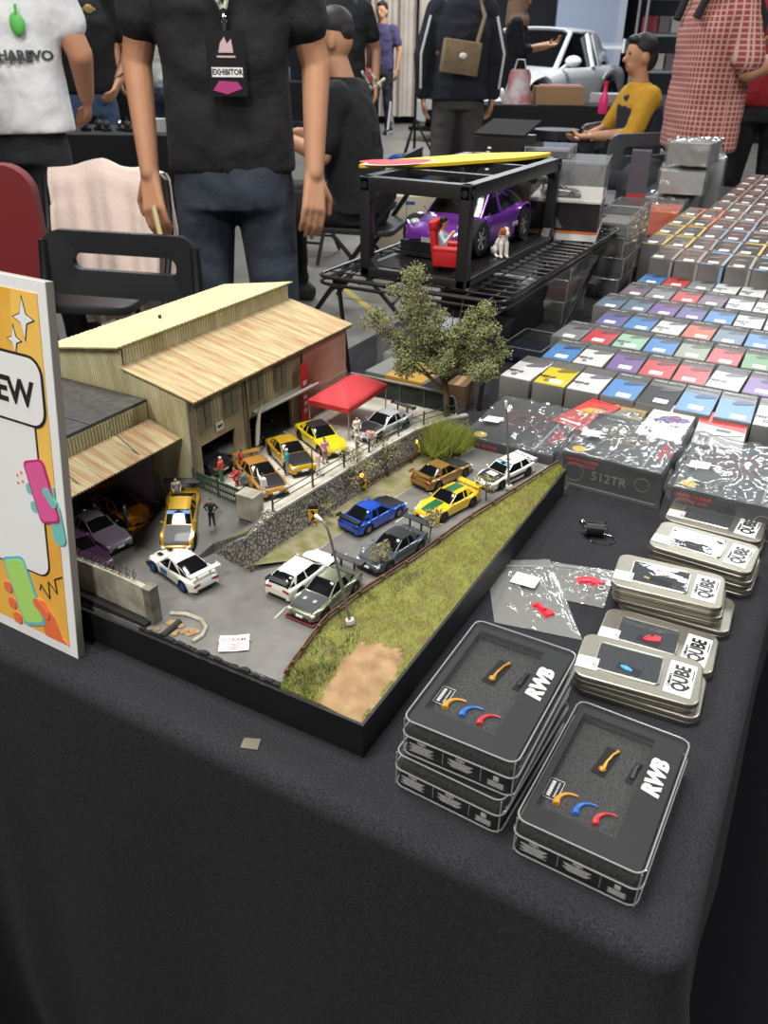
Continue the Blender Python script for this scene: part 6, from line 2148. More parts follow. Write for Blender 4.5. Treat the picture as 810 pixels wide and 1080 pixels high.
    if hijab:
        P = [('ell', LN(0, .012, Z(1.645)), (.098, .112, .118)), ('cap', LN(0, .03, Z(1.56)), LN(0, .01, Z(1.43)), .10, .13), ('cap', LN(-.08, .0, Z(1.42)), LN(.08, 0, Z(1.40)), .10, .10)]
        o = blob('headscarf', P, .012, mat('scarf', hijab, .85, bump=(14, .4, .02)), t, 3, lambda c: Vector((c.x, max(c.y, -.070) if c.z > Z(1.55) else c.y, c.z)))
    elif hair:
        P = [('ell', LN(0, .018, Z(1.672)), (.084, .094, .088)), ('ell', LN(0, .055, Z(1.62)), (.074, .055, .085)), ('ell', LN(0, -.045, Z(1.715)), (.06, .045, .03))]
        if hairstyle == 'crop': P = [('ell', LN(0, .012, Z(1.685)), (.080, .088, .074)), ('ell', LN(0, .062, Z(1.655)), (.062, .036, .05)), ('ell', LN(0, -.050, Z(1.715)), (.058, .040, .026))]
        blob('hair', P, .008, mat('hair_%d' % hair[0], hair, .6, bump=(150, .5, .004)), t, 2)
    return t
HANG = lambda dx=.02, y=-.04: (((.255+dx, .03, 1.13), (.245+dx, y, .885), (-1, .2, 0)), ((-.255-dx, .03, 1.13), (-.245-dx, y, .885), (1, .2, 0)))

A = person('man in black tee and navy trousers facing the camera with a badge lanyard', 3.0, -.535, facing(.06, -1), 1.0, (((.262, .03, 1.13), (.250, -.05, .885), (-.35, 1, 0)), ((-.262, .03, 1.13), (-.245, -.05, .885), (.35, 1, 0))), (25, 25, 28), (48, 54, 66), (24, 22, 21), vox=.010, bvox=.0045, hem=.885, girth=1.0)
A.scale = (1.3*.86, 1.3*.94, 1.3)
t = thing('lanyard_badge', 'exhibitor badge on a patterned lanyard worn by the man in black', 'badge', (0, 0, 0))
t.location = A.location; t.rotation_euler = A.rotation_euler; t.scale = A.scale
m = MB()
m.tube([(.075, -.085, 1.44), (.055, -.138, 1.33), (.028, -.150, 1.245)], .006, 6); m.tube([(-.075, -.085, 1.44), (-.03, -.142, 1.33), (.020, -.150, 1.245)], .006, 6)
m.build('strap', mat('lanyard', (70, 74, 60), .6, vary=(60, (206, 206, 180), .1)), t)
m = MB(); m.cyl((.024, -.152, 1.24), (.024, -.155, 1.20), .005, n=8); m.ell((.024, -.154, 1.225), (.010, .006, .012), 10, 6); m.build('clip', CHR, t)
m = MB(); m.rbox((.024, -.1600, 1.135), (.105, .004, .135), .001); c_ = m.build('card', mat('badge_black', (30, 26, 28), .35), t)
f = Matrix.Rotation(PI/2, 4, 'X')
tm = MB(); text_mb(tm, 'EXHIBITOR', .0165, Matrix.Translation((.024, -.1636, 1.118)) @ f, 1, .0003, .0006)
tm.box((.024, -.1630, 1.118), (.084, .0012, .020), 0); 
tm.build('name_strip', [WHT, BLK2], c_, 0)
m = MB(); m.prism([(.004, 1.158), (.044, 1.158), (.040, 1.186), (.028, 1.176), (.022, 1.190), (.010, 1.178)], -.1632, -.162, 0, 'y'); m.box((.024, -.1626, 1.150), (.05, .001, .004)); m.build('logo_print', mat('logo_pale', (206, 176, 176), .5), c_, 0)
m = MB(); m.prism([(-.018, 1.080), (.02, 1.072), (.062, 1.084), (.05, 1.098), (.0, 1.100)], -.1632, -.162, 0, 'y'); m.build('magenta_print', mat('logo_magenta', (176, 60, 120), .5), c_, 0)
m = MB(); m.tube([(-.235*1.0, -.10, .81), (-.215, -.12, .70)], .008, 8)
o = m.build('thin_stick', mat('brush_wood', (206, 190, 140), .5), None)
o.location = A.location; o.rotation_euler = A.rotation_euler; o.scale = A.scale
tag(o, 'thin pale stick held in the hand of the man in black', 'stick')

B = person('man in a white tee seen from behind with a green emblem and lettering', 4.1, -1.74, facing(-.18, 1), 1.0, (((.25, .02, 1.14), (.22, -.20, 1.02), (-1, 0, 0)), ((-.27, .0, 1.14), (-.24, -.20, 1.0), (1, 0, 0))), (222, 222, 222), (30, 30, 33), (26, 24, 23), girth=1.12, hem=.90)
m = MB(); text_mb(m, 'SHAREVO', .041, Matrix.Translation((-.105, 0, 1.135)) @ Matrix.Rotation(PI, 4, 'Z') @ f, 0, .004, .0012); m.v = [(x, y+.1555*math.sqrt(max(.1, 1-(x/.212)**2.4 if x > 0 else 1-(-x/.212)**2.4)), z) for x, y, z in m.v]; m.build('lettering', mat('print_charcoal', (70, 72, 74), .6), B, 0)
m = MB(); m.ell((-.110, .138, 1.225), (.024, .012, .034), 12, 8); m.cyl((-.110, .143, 1.25), (-.115, .143, 1.28), .005, n=6); m.build('emblem', mat('emblem_green', (96, 190, 90), .6), B)
t = thing('clear_carrier', 'crinkled clear plastic bag hanging at the white-tee man’s elbow'.replace('’', "'"), 'bag', at(3.75, -1.70, .30))
m = MB()
m.grid(30, 16, lambda u, v: (.09*math.cos(2*PI*u)*(.5+.5*math.sin(PI*v))*(1+.3*noise.noise((3*math.cos(2*PI*u), 3*math.sin(2*PI*u), v*4))), .07*math.sin(2*PI*u)*(.4+.6*math.sin(PI*v)), .24*v), 0)
m.build('film', clear('carrier_film', (230, 230, 232), .3, (210, 210, 214), .08, (20, 1, .02), 2), t, 80)
MB().tube([(-.04, 0, .23), (-.02, 0, .31), (.02, 0, .31), (.04, 0, .23)], .004, 6).build('handle', mat('film_white', (214, 214, 216), .4), t)

Cc = person('man in a black polo with gold chest emblem standing behind the white tee', 7.0, -2.36, facing(.35, -1), 1.0, (((.30, .06, 1.14), (.20, -.09, .98), (-1, 0, 0)), HANG()[1]), (24, 24, 27), (66, 86, 116), (24, 22, 21), girth=1.12, hem=.92)
m = MB(); m.ell((.09, -.139, 1.34), (.026, .006, .022), 14, 8); m.box((.09, -.137, 1.34), (.075, .006, .014)); m.build('chest_emblem', mat('emblem_gold', (176, 150, 90), .5), Cc)
m = MB(); m.tube([(.202+.034*math.cos(a), -.085+.02*math.sin(a), 1.005+.02*math.cos(a)) for a in [2*PI*q/14 for q in range(14)]], .006, 6, closed=True); m.build('bracelet', mat('bead', (60, 54, 50), .4), Cc)

Dm = person('seated man with short greying hair in black, seen side-on from behind', 5.3, -.165, facing(-1, .25), .965, (((.24, -.12, .78), (.10, -.36, .84), (0, 0, -1)), ((-.24, -.12, .78), (-.12, -.36, .84), (0, 0, -1))), (26, 26, 29), (30, 31, 36), (36, 33, 32), hairstyle='crop', seated=True, sleeves=.75, lean=.18, girth=1.05)
m = MB(); text_mb(m, 'A', .16, Matrix.Translation((-.06, .128, .93)) @ Matrix.Rotation(PI, 4, 'Z') @ f, 0, .004, .003); m.box((-.07, .124, .86), (.10, .006, .012)); m.build('back_print', mat('print_pale', (190, 190, 192), .6), Dm, 0)
m = MB(); m.tube([(.06, .02, 1.12), (.09, .075, 1.05), (.0, .11, 1.09), (-.09, .075, 1.05), (-.06, .02, 1.12)], .007, 6); m.build('lanyard_strap', mat('lanyard', (70, 74, 60), .6), Dm)

E_ = person('man in a dark tracksuit jacket with white sleeve stripes, back turned', 8.3, .63, facing(-.1, 1), 1.0, HANG(.0, -.02), (28, 30, 40), (70, 68, 66), (24, 22, 21), sleeves=1.95, hem=.86, girth=1.12)
for e in (-1, 1): MB().tube([(e*.225, .082, 1.36), (e*.285, .102, 1.14), (e*.275, .045, .93)], .009, 6).build('sleeve_stripe', mat('stripe_white', (214, 214, 216), .7), E_)
t = thing('crossbody_bag', 'tan canvas crossbody bag on the back of the tracksuit man', 'bag', (0, 0, 0))
t.location = E_.location; t.rotation_euler = E_.rotation_euler; t.scale = E_.scale
m = MB(); m.M = TR(.03, .185, 1.12, 0, 0, -.12); m.rbox((0, 0, 0), (.26, .07, .20), .02, .01); m.build('bag_body', mat('canvas_tan', (142, 122, 94), .85, vary=(20, (120, 100, 76), .2)), t)
m = MB(); m.tube([(-.08, .17, 1.20), (-.13, .13, 1.36), (-.10, .04, 1.47), (.02, -.12, 1.36), (.16, -.12, 1.2), (.17, .10, 1.14)], .014, 6); m.build('strap', mat('strap_tan', (128, 112, 84), .8), t)
m = MB(); m.ell((.02, .224, 1.13), (.026, .005, .018), 10, 6); m.build('badge_print', WHT, t)

Fm = person('woman in a beige headscarf and dark top looking at a phone', 13.0, 1.76, facing(1, -.15), 1.0, (((.22, -.10, 1.16), (.08, -.34, 1.22), (0, 0, 1)), ((-.22, -.06, 1.16), (-.06, -.32, 1.20), (0, 0, 1))), (30, 30, 38), (32, 32, 38), None, hijab=(176, 142, 118), sleeves=1.3, hem=.80)
Gm = person('boy in a mustard top and dark vest sitting and facing left', 7.2, 2.03, facing(-1, -.1), .92, (((.22, -.14, .80), (.10, -.34, .78), (0, 0, 1)), ((-.22, -.14, .80), (-.12, -.34, .76), (0, 0, 1))), (190, 142, 36), (66, 66, 80), (22, 20, 20), seated=True, sleeves=1.2, lean=.10, girth=.88)
blob('vest', [('loft', [[(a, b-.10*max(0, c-.55), c) for a, b, c in er(z, rx, ry, 0, cy, 20)] for z, rx, ry, cy in ((.60, .185, .14, .01), (.80, .185, .14, .012), (.95, .200, .135, .015), (1.03, .150, .105, .016))])], .012, mat('vest_navy', (34, 36, 50), .8), Gm, 3)
t = thing('pink_bottle', 'bright pink drink bottle held up by the sitting boy', 'bottle', at(7.0, 1.66, .12))
m = MB(); m.loft([[(r_*math.cos(2*PI*q/16), r_*math.sin(2*PI*q/16), z) for q in range(16)] for z, r_ in ((0, .030), (.01, .036), (.10, .036), (.14, .020), (.17, .014), (.20, .014))]); m.build('bottle_body', mat('bottle_pink', (222, 52, 120), .3), t)
m = MB(); m.cyl((0, 0, .195), (0, 0, .225), .016, n=14); m.build('cap', mat('bottle_cap', (200, 40, 60), .4), t)

CHK = bpy.data.materials.new('red_check_shirt')
CHK.use_nodes = True
nt = CHK.node_tree
b_ = nt.nodes['Principled BSDF']; b_.inputs['Roughness'].default_value = .9
tc = nt.nodes.new('ShaderNodeTexCoord')
sx = nt.nodes.new('ShaderNodeSeparateXYZ'); nt.links.new(tc.outputs['Object'], sx.inputs[0])
def stripe_node(inp, sc):
    a = nt.nodes.new('ShaderNodeMath'); a.operation = 'MULTIPLY'; a.inputs[1].default_value = sc; nt.links.new(inp, a.inputs[0])
    b = nt.nodes.new('ShaderNodeMath'); b.operation = 'FRACT'; nt.links.new(a.outputs[0], b.inputs[0])
    c = nt.nodes.new('ShaderNodeMath'); c.operation = 'LESS_THAN'; c.inputs[1].default_value = .26; nt.links.new(b.outputs[0], c.inputs[0])
    return c.outputs[0]
ad0 = nt.nodes.new('ShaderNodeMath'); ad0.operation = 'ARCTAN2'
nt.links.new(sx.outputs['Y'], ad0.inputs[0]); nt.links.new(sx.outputs['X'], ad0.inputs[1])
h1 = stripe_node(ad0.outputs[0], 9); h2 = stripe_node(sx.outputs['Z'], 46)
mx_ = nt.nodes.new('ShaderNodeMath'); mx_.operation = 'MAXIMUM'; nt.links.new(h1, mx_.inputs[0]); nt.links.new(h2, mx_.inputs[1])
mc = nt.nodes.new('ShaderNodeMix'); mc.data_type = 'RGBA'
mc.inputs['A'].default_value = rgb((150, 66, 62)); mc.inputs['B'].default_value = rgb((196, 160, 148))
nt.links.new(mx_.outputs[0], mc.inputs['Factor']); nt.links.new(mc.outputs['Result'], b_.inputs['Base Color'])
Hm = person('stout man in a red checked shirt holding a forearm out to the right', 5.6, 1.95, facing(1, .12), 1.0, (((.26, -.02, 1.12), (.12, -.26, 1.20), (0, 0, 1)), ((-.28, -.04, 1.10), (-.20, -.31, 1.18), (0, 0, 1))), (168, 72, 66), (58, 64, 78), (24, 22, 21), girth=1.18, hem=.76, sleeves=.85, top_mat=CHK)
t = thing('backpack', 'black backpack strap and pack on the checked-shirt man', 'backpack', (0, 0, 0))
t.location = Hm.location; t.rotation_euler = Hm.rotation_euler; t.scale = Hm.scale
m = MB(); m.tube([(-.10, .16, 1.30), (-.12, .10, 1.46), (-.12, -.06, 1.45), (-.12, -.15, 1.30), (-.14, -.13, 1.18)], .020, 8); m.build('strap', mat('strap_black', (26, 26, 28), .8), t)
m = MB(); m.tube([(.10, .16, 1.30), (.12, .10, 1.46), (.12, -.06, 1.45), (.12, -.15, 1.30)], .020, 8); m.build('strap', mat('strap_black', (26, 26, 28), .8), t)
I_ = person('person in a plain dark red top at the right frame edge', 6.9, 2.86, facing(-.3, -1), 1.02, HANG(), (150, 30, 38), (26, 26, 29), (24, 22, 21), girth=1.05)
J_ = person('person in black standing behind the seated man', 9.6, -.50, facing(.2, -1), 1.02, HANG(), (26, 26, 29), (34, 34, 38), (24, 22, 21))
K_ = person('person in a pale shirt behind the black polo man', 8.8, -2.10, facing(-.6, -.8), 1.0, HANG(), (206, 210, 206), (52, 62, 84), (24, 22, 21))
L_ = person('distant person in blue jeans beyond the back table', 11.4, -3.0, facing(.3, -1), 1.0, HANG(), (150, 140, 140), (52, 72, 116), (24, 22, 21))
M_p = person('distant person in violet beyond the seated man', 18.0, -.16, facing(-.4, -1), 1.0, HANG(), (70, 62, 96), (40, 40, 48), (24, 22, 21))

# ------------------------------------------------------------------ chairs
CHB = mat('chair_black', (38, 39, 42), .5)
CHF = mat('chair_frame', (34, 34, 36), .4, .4)
def folding_chair(label, D, s, rz, k=1.0, col=CHB, slot=True):
    t = thing('folding_chair', label, 'chair', at(D, s, FL), rz)
    k *= 1.24
    t.scale = (k, k, k)
    m = MB()
    outer = rrect(-.225, -.085, .225, .085, .05, 5)
    inner = rrect(-.150, -.022, .150, .022, .021, 5)
    def lift(pts, off): return [(x, .215+.05*(1-(x/.225)**2)+off, .715+z+.012*(1-(x/.225)**2)) for x, z in pts]
    o0, o1 = lift(outer, 0), lift(outer, .02)
    if slot:
        i0, i1 = lift(inner, 0), lift(inner, .02)
        n = len(outer)
        vs = o0+o1+i0+i1
        fs = []
        for q in range(n):
            r_ = (q+1) % n
            fs += [(q, r_, n+r_, n+q), (2*n+q, 3*n+q, 3*n+r_, 2*n+r_), (q, 2*n+q, 2*n+r_, r_), (n+q, n+r_, 3*n+r_, 3*n+q)]
        m.add(vs, fs)
    else:
        m.loft([o0, o1])
    m.build('backrest', col, t, 50)
    m = MB(); m.rbox((0, -.01, .445), (.41, .40, .03), .05, .008); m.build('seat', col, t)
    for e in (-1, 1):
        MB().tube([(e*.215, .225, .78), (e*.222, .20, .62), (e*.228, .05, .40), (e*.232, -.23, .012)], .0125, 8).build('leg', CHF, t)
        MB().tube([(e*.195, -.12, .43), (e*.20, .27, .012)], .011, 8).build('leg', CHF, t)
    m = MB(); m.cyl((-.228, -.15, .13), (.228, -.15, .13), .008, n=8); m.cyl((-.2, .2, .11), (.2, .2, .11), .008, n=8); m.build('stretcher', CHF, t)
    return t
folding_chair('black folding chair with slotted backrest right behind the diorama building', 2.40, -.93, facing(.22, 1)+PI, 1.0)
folding_chair('dark folding chair cut off by the left frame edge beside the sign', 1.80, -1.22, facing(.35, 1)+PI, 1.02)
folding_chair('black folding chair the greying man sits on', 5.32, -.14, facing(-1, .25), 1.0, slot=False)
folding_chair('black folding chair half hidden behind the standing man in black', 6.9, -.75, facing(-.3, -1), 1.0, slot=False)
folding_chair('grey folding chair beside the sitting boy', 6.25, 1.60, facing(.45, -1)+PI, 1.05, mat('chair_grey', (78, 80, 84), .5))
folding_chair('second grey folding chair behind the one by the boy', 7.7, 1.50, facing(-.9, .6), 1.0, mat('chair_grey', (78, 80, 84), .5))
folding_chair('dark folding chair under the sitting boy', 7.21, 2.08, facing(-1, -.1), 1.0, slot=False)
jc = folding_chair('folding chair hidden under the cream jacket', 3.55, -1.29, facing(.1, 1)+PI, 1.04)
# cream jacket over its back
t = thing('cream_jacket', 'cream fleece jacket draped over a folding chair back', 'jacket', (0, 0, 0))
t.location = jc.location; t.rotation_euler = jc.rotation_euler; t.scale = jc.scale
JK = mat('fleece_cream', (226, 204, 192), .95, bump=(60, .4, .006), sheen=.3)
m = MB()
prof = [(.12, .46), (.145, .58), (.17, .70), (.19, .79), (.225, .835), (.265, .83), (.30, .78), (.315, .68), (.325, .56), (.33, .44), (.335, .33), (.34, .26)]
def jk(u, v):
    y, z = lerp_line(prof, v)
    x = (u-.5)*.40*(1+.12*(v-.5))
    far = abs(v-.36)*1.6
    w_ = far*(.020*math.sin(u*19+2*v)+.012*math.sin(u*37+5*v)+.02*noise.noise((u*6, v*5, 2)))
    sag = -.03*abs(u-.5)*2*(1 if v > .2 else .3)
    return (x+.01*noise.noise((u*5, v*7, 9)), y+w_+(.02*math.sin(u*12) if v > .5 else 0), z+sag+.02*noise.noise((u*4, 1, v*2)))
m.grid(44, 44, jk, 0, thick=(0, .012, -.004)); m.build('jacket_body', JK, t, 80)
blob('sleeve', [('cap', (-.02, .345, .66), (-.09, .365, .42), .05, .055), ('cap', (-.09, .365, .42), (-.06, .37, .24), .055, .045)], .012, JK, t, 3)
blob('sleeve', [('cap', (.12, .345, .64), (.15, .36, .42), .048, .05), ('cap', (.15, .36, .42), (.13, .365, .22), .05, .044)], .012, JK, t, 3)
# padded red chair at the left
t = thing('banquet_chair', 'padded dark red chair at the left frame edge', 'chair', at(2.95, -1.58, FL), facing(-.1, 1)+PI)
t.scale = (1.22,)*3
RC = mat('chair_red', (118, 28, 32), .7)
m = MB(); m.rbox((0, 0, .47), (.44, .44, .07), .06, .02); m.build('seat', RC, t)
m = MB(); m.prism(rrect(-.225, .50, .225, .93, .09, 6), .19, .25, 0, 'y'); m.build('backrest', RC, t)
for e in (-1, 1):
    MB().tube([(e*.2, .22, .86), (e*.2, .2, .45), (e*.2, .24, .01)], .012, 8).build('leg', CHF, t)
    MB().tube([(e*.2, -.19, .44), (e*.2, -.21, .01)], .012, 8).build('leg', CHF, t)

# ------------------------------------------------------------------ stalls and things behind
def back_table(label, D, s, w, d, top, rz=0):
    t = thing('cloth_table', label, 'table', at(D, s, FL), hd+rz)
    K = 1.3
    w, d = w/K, d/K
    t.scale = (K,)*3
    h = (top+T)/K
    m = MB(); m.rbox((0, 0, h-.01), (w, d, .02), .02, .006); m.build('table_top', CLB, t)
    m = MB()
    n_ = 120
    o = rrect(-w/2, -d/2, w/2, d/2, .03, 4)
    ring = []
    per = [lerp_line(o+[o[0]], q/n_) for q in range(n_)]
    m.loft([[(x*(1+.004*f_), y*(1+.01*f_)+.012*f_*math.sin(q*1.3), z) for q, (x, y) in enumerate(per)] for z, f_ in ((h-.012, 0), (h*.6, .6), (.004, 1))], 0)
    m.build('drape', CLB, t, 60)
    return t
CLB = mat('black_drape', (24, 24, 27), .95)
back_table('black-draped stall table behind the white and black shirted men', 6.1, -2.35, 1.9, .75, .04)
back_table('black-draped stall table with a cardboard tray before the white car', 10.2, 1.75, 2.3, .75, .02)
def dz(D, s): return at(D, s)
rnd = random.Random(33)
for q in range(6):
    t = thing('display_model', 'dark little display piece on the back stall table, %s from the left' % ORD[q], 'model', at(5.95+.06*(q % 2), -2.03+.07*q, .042), rnd.uniform(0, 3), 'dark display pieces on the back stall')
    m = MB(); m.rbox((0, 0, .01), (.045, .06, .02), .004, .002); m.build('stand', BLK2, t)
    m = MB(); m.ell((0, 0, .042), (.018, .026, .024), 10, 8); m.cyl((0, 0, .02), (0, 0, .09), .006, n=8); m.build('piece', CHR if q % 3 == 0 else DKC, t)
t = thing('pale_carton', 'pale box at the right end of the back stall table', 'box', at(5.95, -1.57, .042), .5)
m = MB(); m.box((0, 0, .04), (.15, .10, .08)); m.build('carton', mat('carton_pale', (176, 176, 172), .6), t, 0); m = MB(); m.box((0, 0, .081), (.03, .10, .001)); m.build('tape', LAB, t, 0)
t = thing('food_container', 'clear plastic lidded container on the small side table at the left edge', 'container', at(4.3, -2.25, .012), .3)
m = MB(); m.loft([[(a*s_, b__*s_, z) for a, b__ in rrect(-.13, -.09, .13, .09, .02, 3)] for z, s_ in ((0, .85), (.075, 1), (.075, 1.06), (.09, 1.06))]); m.build('tub', clear('tub', (225, 228, 226), .35, (200, 204, 202), .08), t)
m = MB(); m.rbox((0, 0, .097), (.276, .192, .014), .02, .004); m.build('lid', clear('tub_lid', (235, 235, 235), .4, (214, 216, 214), .08), t)
t = thing('cardboard_tray', 'brown cardboard tray on the stall table in front of the white car', 'box', at(10.1, 1.88, .022), hd)
t.scale = (1.25,)*3
m = MB(); m.box((0, 0, .07), (.42, .28, .14)); m.build('carton', mat('cardboard', (158, 124, 88), .8), t, 0); m = MB(); m.box((0, -.05, .145), (.36, .12, .02)); m.build('contents', mat('packets', (206, 150, 150), .5), t, 0)
t = thing('plastic_carrier', 'pale plastic carrier bag left of the cardboard tray', 'bag', at(10.0, 1.42, .022), hd)
t.scale = (1.3,)*3
m = MB(); m.grid(30, 14, lambda u, v: (.13*math.cos(2*PI*u)*(1-.45*v)*(1+.25*noise.noise((2*math.cos(2*PI*u), 2*math.sin(2*PI*u), v*3))), .09*math.sin(2*PI*u)*(1-.5*v), .26*v), 0); m.build('film', mat('carrier_white', (206, 200, 200), .4, vary=(9, (190, 120, 120), .12)), t, 80)
MB().tube([(-.05, 0, .25), (-.03, 0, .33), (.03, 0, .33), (.05, 0, .25)], .006, 6).build('handle', mat('film_white', (214, 214, 216), .4), t)
t = thing('side_table', 'small black side table at the left edge behind the red chair', 'table', at(4.3, -2.35, FL), hd)
h_ = T+.0115
m = MB(); m.rbox((0, 0, h_-.015), (.55, .45, .03), .02, .006); m.build('table_top', CHB, t)
for x in (-.24, .24):
    for y in (-.19, .19): MB().cyl((x, y, 0), (x, y, h_-.03), .018, n=8).build('leg', CHF, t)
# white saloon on show
t = car('show_car', 'full-size white saloon with boot wing parked at the back of the hall', 'car', 0, 0, 0, 0, 'sedan', P_('show_white', (232, 234, 236)), wing=(P_('show_white', (232, 234, 236)), .20, .03, .9), rim=('silver', (176, 178, 180), .8), L=.0700, W=.0275, H=.0228)
p_ = at(18.6, 2.82, FL); t.location = (p_[0], p_[1], p_[2]+T); t.scale = (82,)*3
dv = -HR*.56-HV*.83; t.rotation_euler = (0, 0, math.atan2(dv.y, dv.x))
# pale wall panel, curtain, stand
t = thing('pale_partition', 'tall pale blue-white exhibition partition right of the white car', 'panel', at(22.5, 4.70, FL), hd)
t.scale = (1.32,)*3
m = MB(); m.box((0, 0, 1.6), (1.15, .12, 3.2)); m.build('panel', mat('partition_white', (196, 208, 232), .5), t, 0); m = MB(); m.box((.60, -.01, 1.6), (.10, .16, 3.2)); m.build('edge_post', mat('post_white', (226, 232, 244), .4), t, 0)
t = thing('pleated_curtain', 'cream pleated curtain hanging behind the tracksuit man', 'curtain', at(20.5, .58, FL), hd)
t.scale = (1.33,)*3
m = MB(); m.grid(120, 6, lambda u, v: ((u-.5)*1.5, .05*math.sin(u*34)+.03*math.sin(u*71), .12+3.2*v), 0, thick=(0, .03, 0)); m.build('curtain_cloth', mat('curtain_cream', (206, 198, 184), .9, vary=(2.2, (188, 170, 160), .2)), t, 80)
m = MB(); m.cyl((-.8, 0, 3.34), (.8, 0, 3.34), .03, n=10); [m.cyl((x, .08, 0), (x, .08, 3.34), .025, n=8) for x in (-.78, .78)]; m.build('curtain_frame', GREYM, t)
t = thing('light_stand', 'thin black tripod stand in front of the cream curtain', 'stand', at(11.7, .34, FL), 0)
t.scale = (1.3,)*3
MB().cyl((0, 0, .25), (0, 0, 2.1), .014, n=8).build('pole', BLK2, t)
for q in range(3): MB().tube([(0, 0, .55), (.32*math.cos(q*2.1+.4), .32*math.sin(q*2.1+.4), .012)], .011, 6).build('leg', BLK2, t)
t = thing('blue_bag', 'blue plastic bag on the floor near the curtain', 'bag', at(10.8, .16, FL), 0)
t.scale = (1.3,)*3
m = MB(); m.grid(26, 12, lambda u, v: (.24*math.cos(2*PI*u)*(math.cos(v*1.5))*(1+.3*noise.noise((2*math.cos(2*PI*u), 2*math.sin(2*PI*u), v*3))), .2*math.sin(2*PI*u)*math.cos(v*1.5), .30*math.sin(v*1.57)), 0); m.build('film', mat('bag_blue', (30, 84, 168), .35), t, 80)
t = thing('blue_crate', 'blue storage crate on the floor behind the black frame', 'crate', at(9.2, .05, FL), hd+.2)
t.scale = (1.3,)*3
m = MB(); m.box((0, 0, .015), (.5, .36, .03)); [m.box((x, 0, .15), (.025, .36, .27)) for x in (-.24, .24)]; [m.box((0, y, .15), (.5, .025, .27)) for y in (-.17, .17)]; m.build('crate_body', mat('crate_blue', (36, 92, 170), .45), t, 0)
m = MB(); m.ell((0, 0, .26), (.2, .13, .09), 12, 8); m.build('contents', mat('contents_yellow', (186, 168, 60), .6, vary=(20, (40, 80, 150), .1)), t)
# beige cabinet seen through the black frame
t = thing('beige_cabinet', 'beige cabinet with two small blue windows behind the black frame', 'cabinet', at(6.6, .125, FL), hd+.08)
t.scale = (1.28, 1.0, .70)
m = MB(); m.rbox((0, 0, .40), (.36, .40, .80), .01, .006); m.build('cabinet_body', mat('cabinet_beige', (188, 178, 152), .5), t)
for x in (-.085, .02): m = MB(); m.box((x, -.2015, .735), (.055, .006, .030)); m.build('window', mat('window_blue', (46, 78, 150), .3), t, 0)
m = MB(); m.tube([(-.13, -.205, .55), (-.13, -.23, .55), (-.06, -.23, .55), (-.06, -.205, .55)], .006, 6); m.box((.0, -.2015, .40), (.004, .004, .74)); m.build('handle', GREYM, t)
# right side: stool, green bag, wrapped stacks, shelves
t = thing('bar_stool', 'black round stool in front of the draped stall', 'stool', at(8.6, 1.62, FL), 0)
t.scale = (1.3,)*3
m = MB(); m.cyl((0, 0, .60), (0, 0, .66), .17, n=24); m.build('seat', CHB, t)
for q in range(4): MB().tube([(.1*math.cos(q*PI/2+.6), .1*math.sin(q*PI/2+.6), .60), (.2*math.cos(q*PI/2+.6), .2*math.sin(q*PI/2+.6), .01)], .013, 8).build('leg', CHF, t)
t = thing('rucksack', 'black and bright green rucksack on the floor stand by the boy', 'bag', at(5.6, 1.66, FL), facing(0, -1))
t.scale = (1.3,)*3
blob('pack_body', [('box', (0, 0, .38), (.24, .16, .42)), ('ell', (0, 0, .60), (.14, .10, .12)), ('box', (0, .02, .12), (.2, .14, .2))], .015, mat('rucksack_black', (34, 36, 38), .7), t, 6)
for e in (-1, 1): m = MB(); m.tube([(e*.07, -.10, .66), (e*.085, -.13, .5), (e*.06, -.11, .30)], [.02, .035, .02], 8); m.build('green_panel', mat('rucksack_green', (112, 190, 60), .6), t)
def wrapped(x, y, z, w, d, h, rz, label, inner, seed):
    t = thing('wrapped_box', label, 'box', (x, y, z), rz, 'film-wrapped boxes by the checked-shirt man')
    m = MB(); m.box((0, 0, h/2), (w, d, h)); m.build('carton', inner, t, 0)
    m = MB()
    def f_(u, v):
        a = 2*PI*u; c_, s_ = math.cos(a), math.sin(a); k_ = max(abs(c_), abs(s_)); X, Y = c_/k_, s_/k_
        n1 = .012*noise.noise((X*3+seed, Y*3, v*4))
        if v < .6: return (X*(w/2+.008+n1), Y*(d/2+.008+n1), .001+(h+.003)*v/.6)
        q = 1-(v-.6)/.4
        return (X*q*(w/2+.008), Y*q*(d/2+.008), h+.005+.012*abs(noise.noise((X*q*4+seed, Y*q*4, 2))))
    m.grid(60, 20, f_, 0); m.build('film', WRAP, t, 80)
    return t
PALEC = mat('content_pale', (140, 136, 132), .5)
wrapped(-.325, 2.63, 0, .13, .20, .075, .1, 'film-wrapped orange box at the front of the wrapped stack', mat('box_orange', (216, 92, 48), .5), 2)
wrapped(-.335, 2.86, 0, .15, .20, .085, -.1, 'lowest pale film-wrapped box behind the orange one', PALEC, 5)
wrapped(-.31, 2.86, .105, .15, .20, .075, .15, 'middle film-wrapped box of the pale stack', mat('content_silver', (170, 168, 164), .4), 7)
wrapped(-.29, 2.87, .20, .14, .19, .07, -.05, 'topmost film-wrapped box of the pale stack', PALEC, 9)
wrapped(-.295, 3.13, 0, .15, .20, .20, .2, 'tall film-wrapped box right of the pale stack', mat('content_silver', (170, 168, 164), .4), 12)
t = thing('hanging_pack', 'tall slim clear pack with red and blue card standing by the orange box', 'box', (-.405, 2.56, 0), R(10))
m = MB(); m.box((0, 0, .13), (.062, .03, .26)); m.build('card', mat('pack_dark', (92, 84, 92), .4), t, 0)
m = MB(); m.box((0, -.0155, .10), (.056, .002, .05)); m.build('red_card', mat('pack_red', (186, 50, 54), .5), t, 0)
m = MB(); m.box((0, -.0155, .025), (.058, .002, .04)); m.build('blue_card', mat('pack_blue', (110, 160, 206), .5), t, 0)
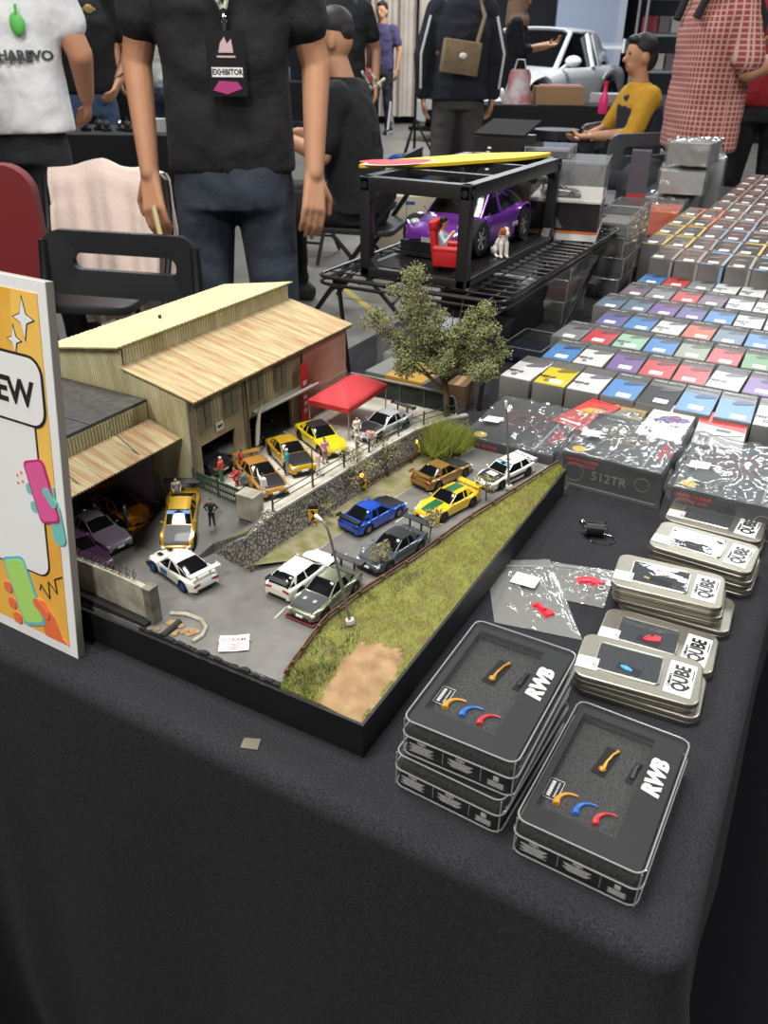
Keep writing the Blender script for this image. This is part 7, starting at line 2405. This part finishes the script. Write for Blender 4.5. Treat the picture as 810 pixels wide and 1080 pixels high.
m = MB(); m.rbox((0, 0, .132), (.066, .036, .264), .004, .001); m.build('shell', PCLEAR, t)
see_box(-.37, 2.40, 0, .07, .07, .055, R(8), 'small clear box with pale blue base before the slim pack', mat('pack_blue', (110, 160, 206), .5))
t = thing('shelf_unit', 'tall pale wire shelving full of packets at the back right', 'shelf', at(11.5, 3.45, FL), hd)
t.scale = (1.3,)*3
m = MB()
for x in (-.3, .3):
    for y in (-.15, .15): m.cyl((x, y, 0), (x, y, 1.95), .014, n=8)
for z in (.3, .65, 1.0, 1.3, 1.6, 1.9): m.box((0, 0, z), (.62, .32, .02))
m.build('shelf_frame', mat('shelf_pale', (180, 182, 186), .4, .3), t, 0)
PK = [mat('packet_%d' % q, c, .5) for q, c in enumerate(((150, 60, 66), (90, 100, 140), (196, 190, 184), (120, 112, 116)))]
for z in (.66, 1.01, 1.31, 1.61):
    for q in range(5):
        o = MB().box((-.23+.115*q, -.02, z+.075), (.09, .18, .13)).build('packet', PK[rnd.randrange(4)], None, 0)
        o.location = t.location; o.rotation_euler = t.rotation_euler; o.scale = t.scale
        tag(o, 'packet on the back wire shelving, %s from the left on the shelf %d cm up' % (ORD[q], round(z*100)), 'packet', 'packets on the back wire shelving')
for q in range(3):
    o = MB().rbox((0, 0, .13), (.42, .36, .26), .004, .002).build('parcel', mat('parcel_pale', (176, 170, 172), .7), None)
    o.location = Vector(at(12.2, 3.05, FL+.342*q))+Vector((0, 0, T)); o.rotation_euler = (0, 0, hd+.1*q); o.scale = (1.3,)*3
    tag(o, '%s pale parcel of the floor stack beside the wire shelving' % ['lowest', 'middle', 'topmost'][q], 'box', 'pale parcels by the shelving')
# far stalls
for q, (D, s, w) in enumerate(((14.5, -4.4, 3.0), (16.5, -1.2, 2.0), (17.5, 7.4, 2.8))):
    back_table(['far black stall table at the left back', 'far black stall table left of the curtain', 'far black stall table at the right back'][q], D, s, w, .9, .0)
    for j in range(4):
        o = MB().rbox((0, 0, .11), (.24, .2, .22), .006, .003).build('stall_box', PK[(q+j) % 4], None)
        o.location = Vector(at(D, s-w*.36+w*.24*j, .002))+Vector((0, 0, T)); o.rotation_euler = (0, 0, hd+.2*j)
        tag(o, 'box on the far stall, %s from the left on the %s' % (ORD[j], ['left back table', 'table by the curtain', 'right back table'][q]), 'box', 'boxes on the far stalls')

# ------------------------------------------------------------------ from drawing units to metres, about the world origin
for o in SC.objects:
    if o.parent is None and o.type not in ('CAMERA', 'LIGHT'):
        o.location = o.location*G
        o.scale = o.scale*G
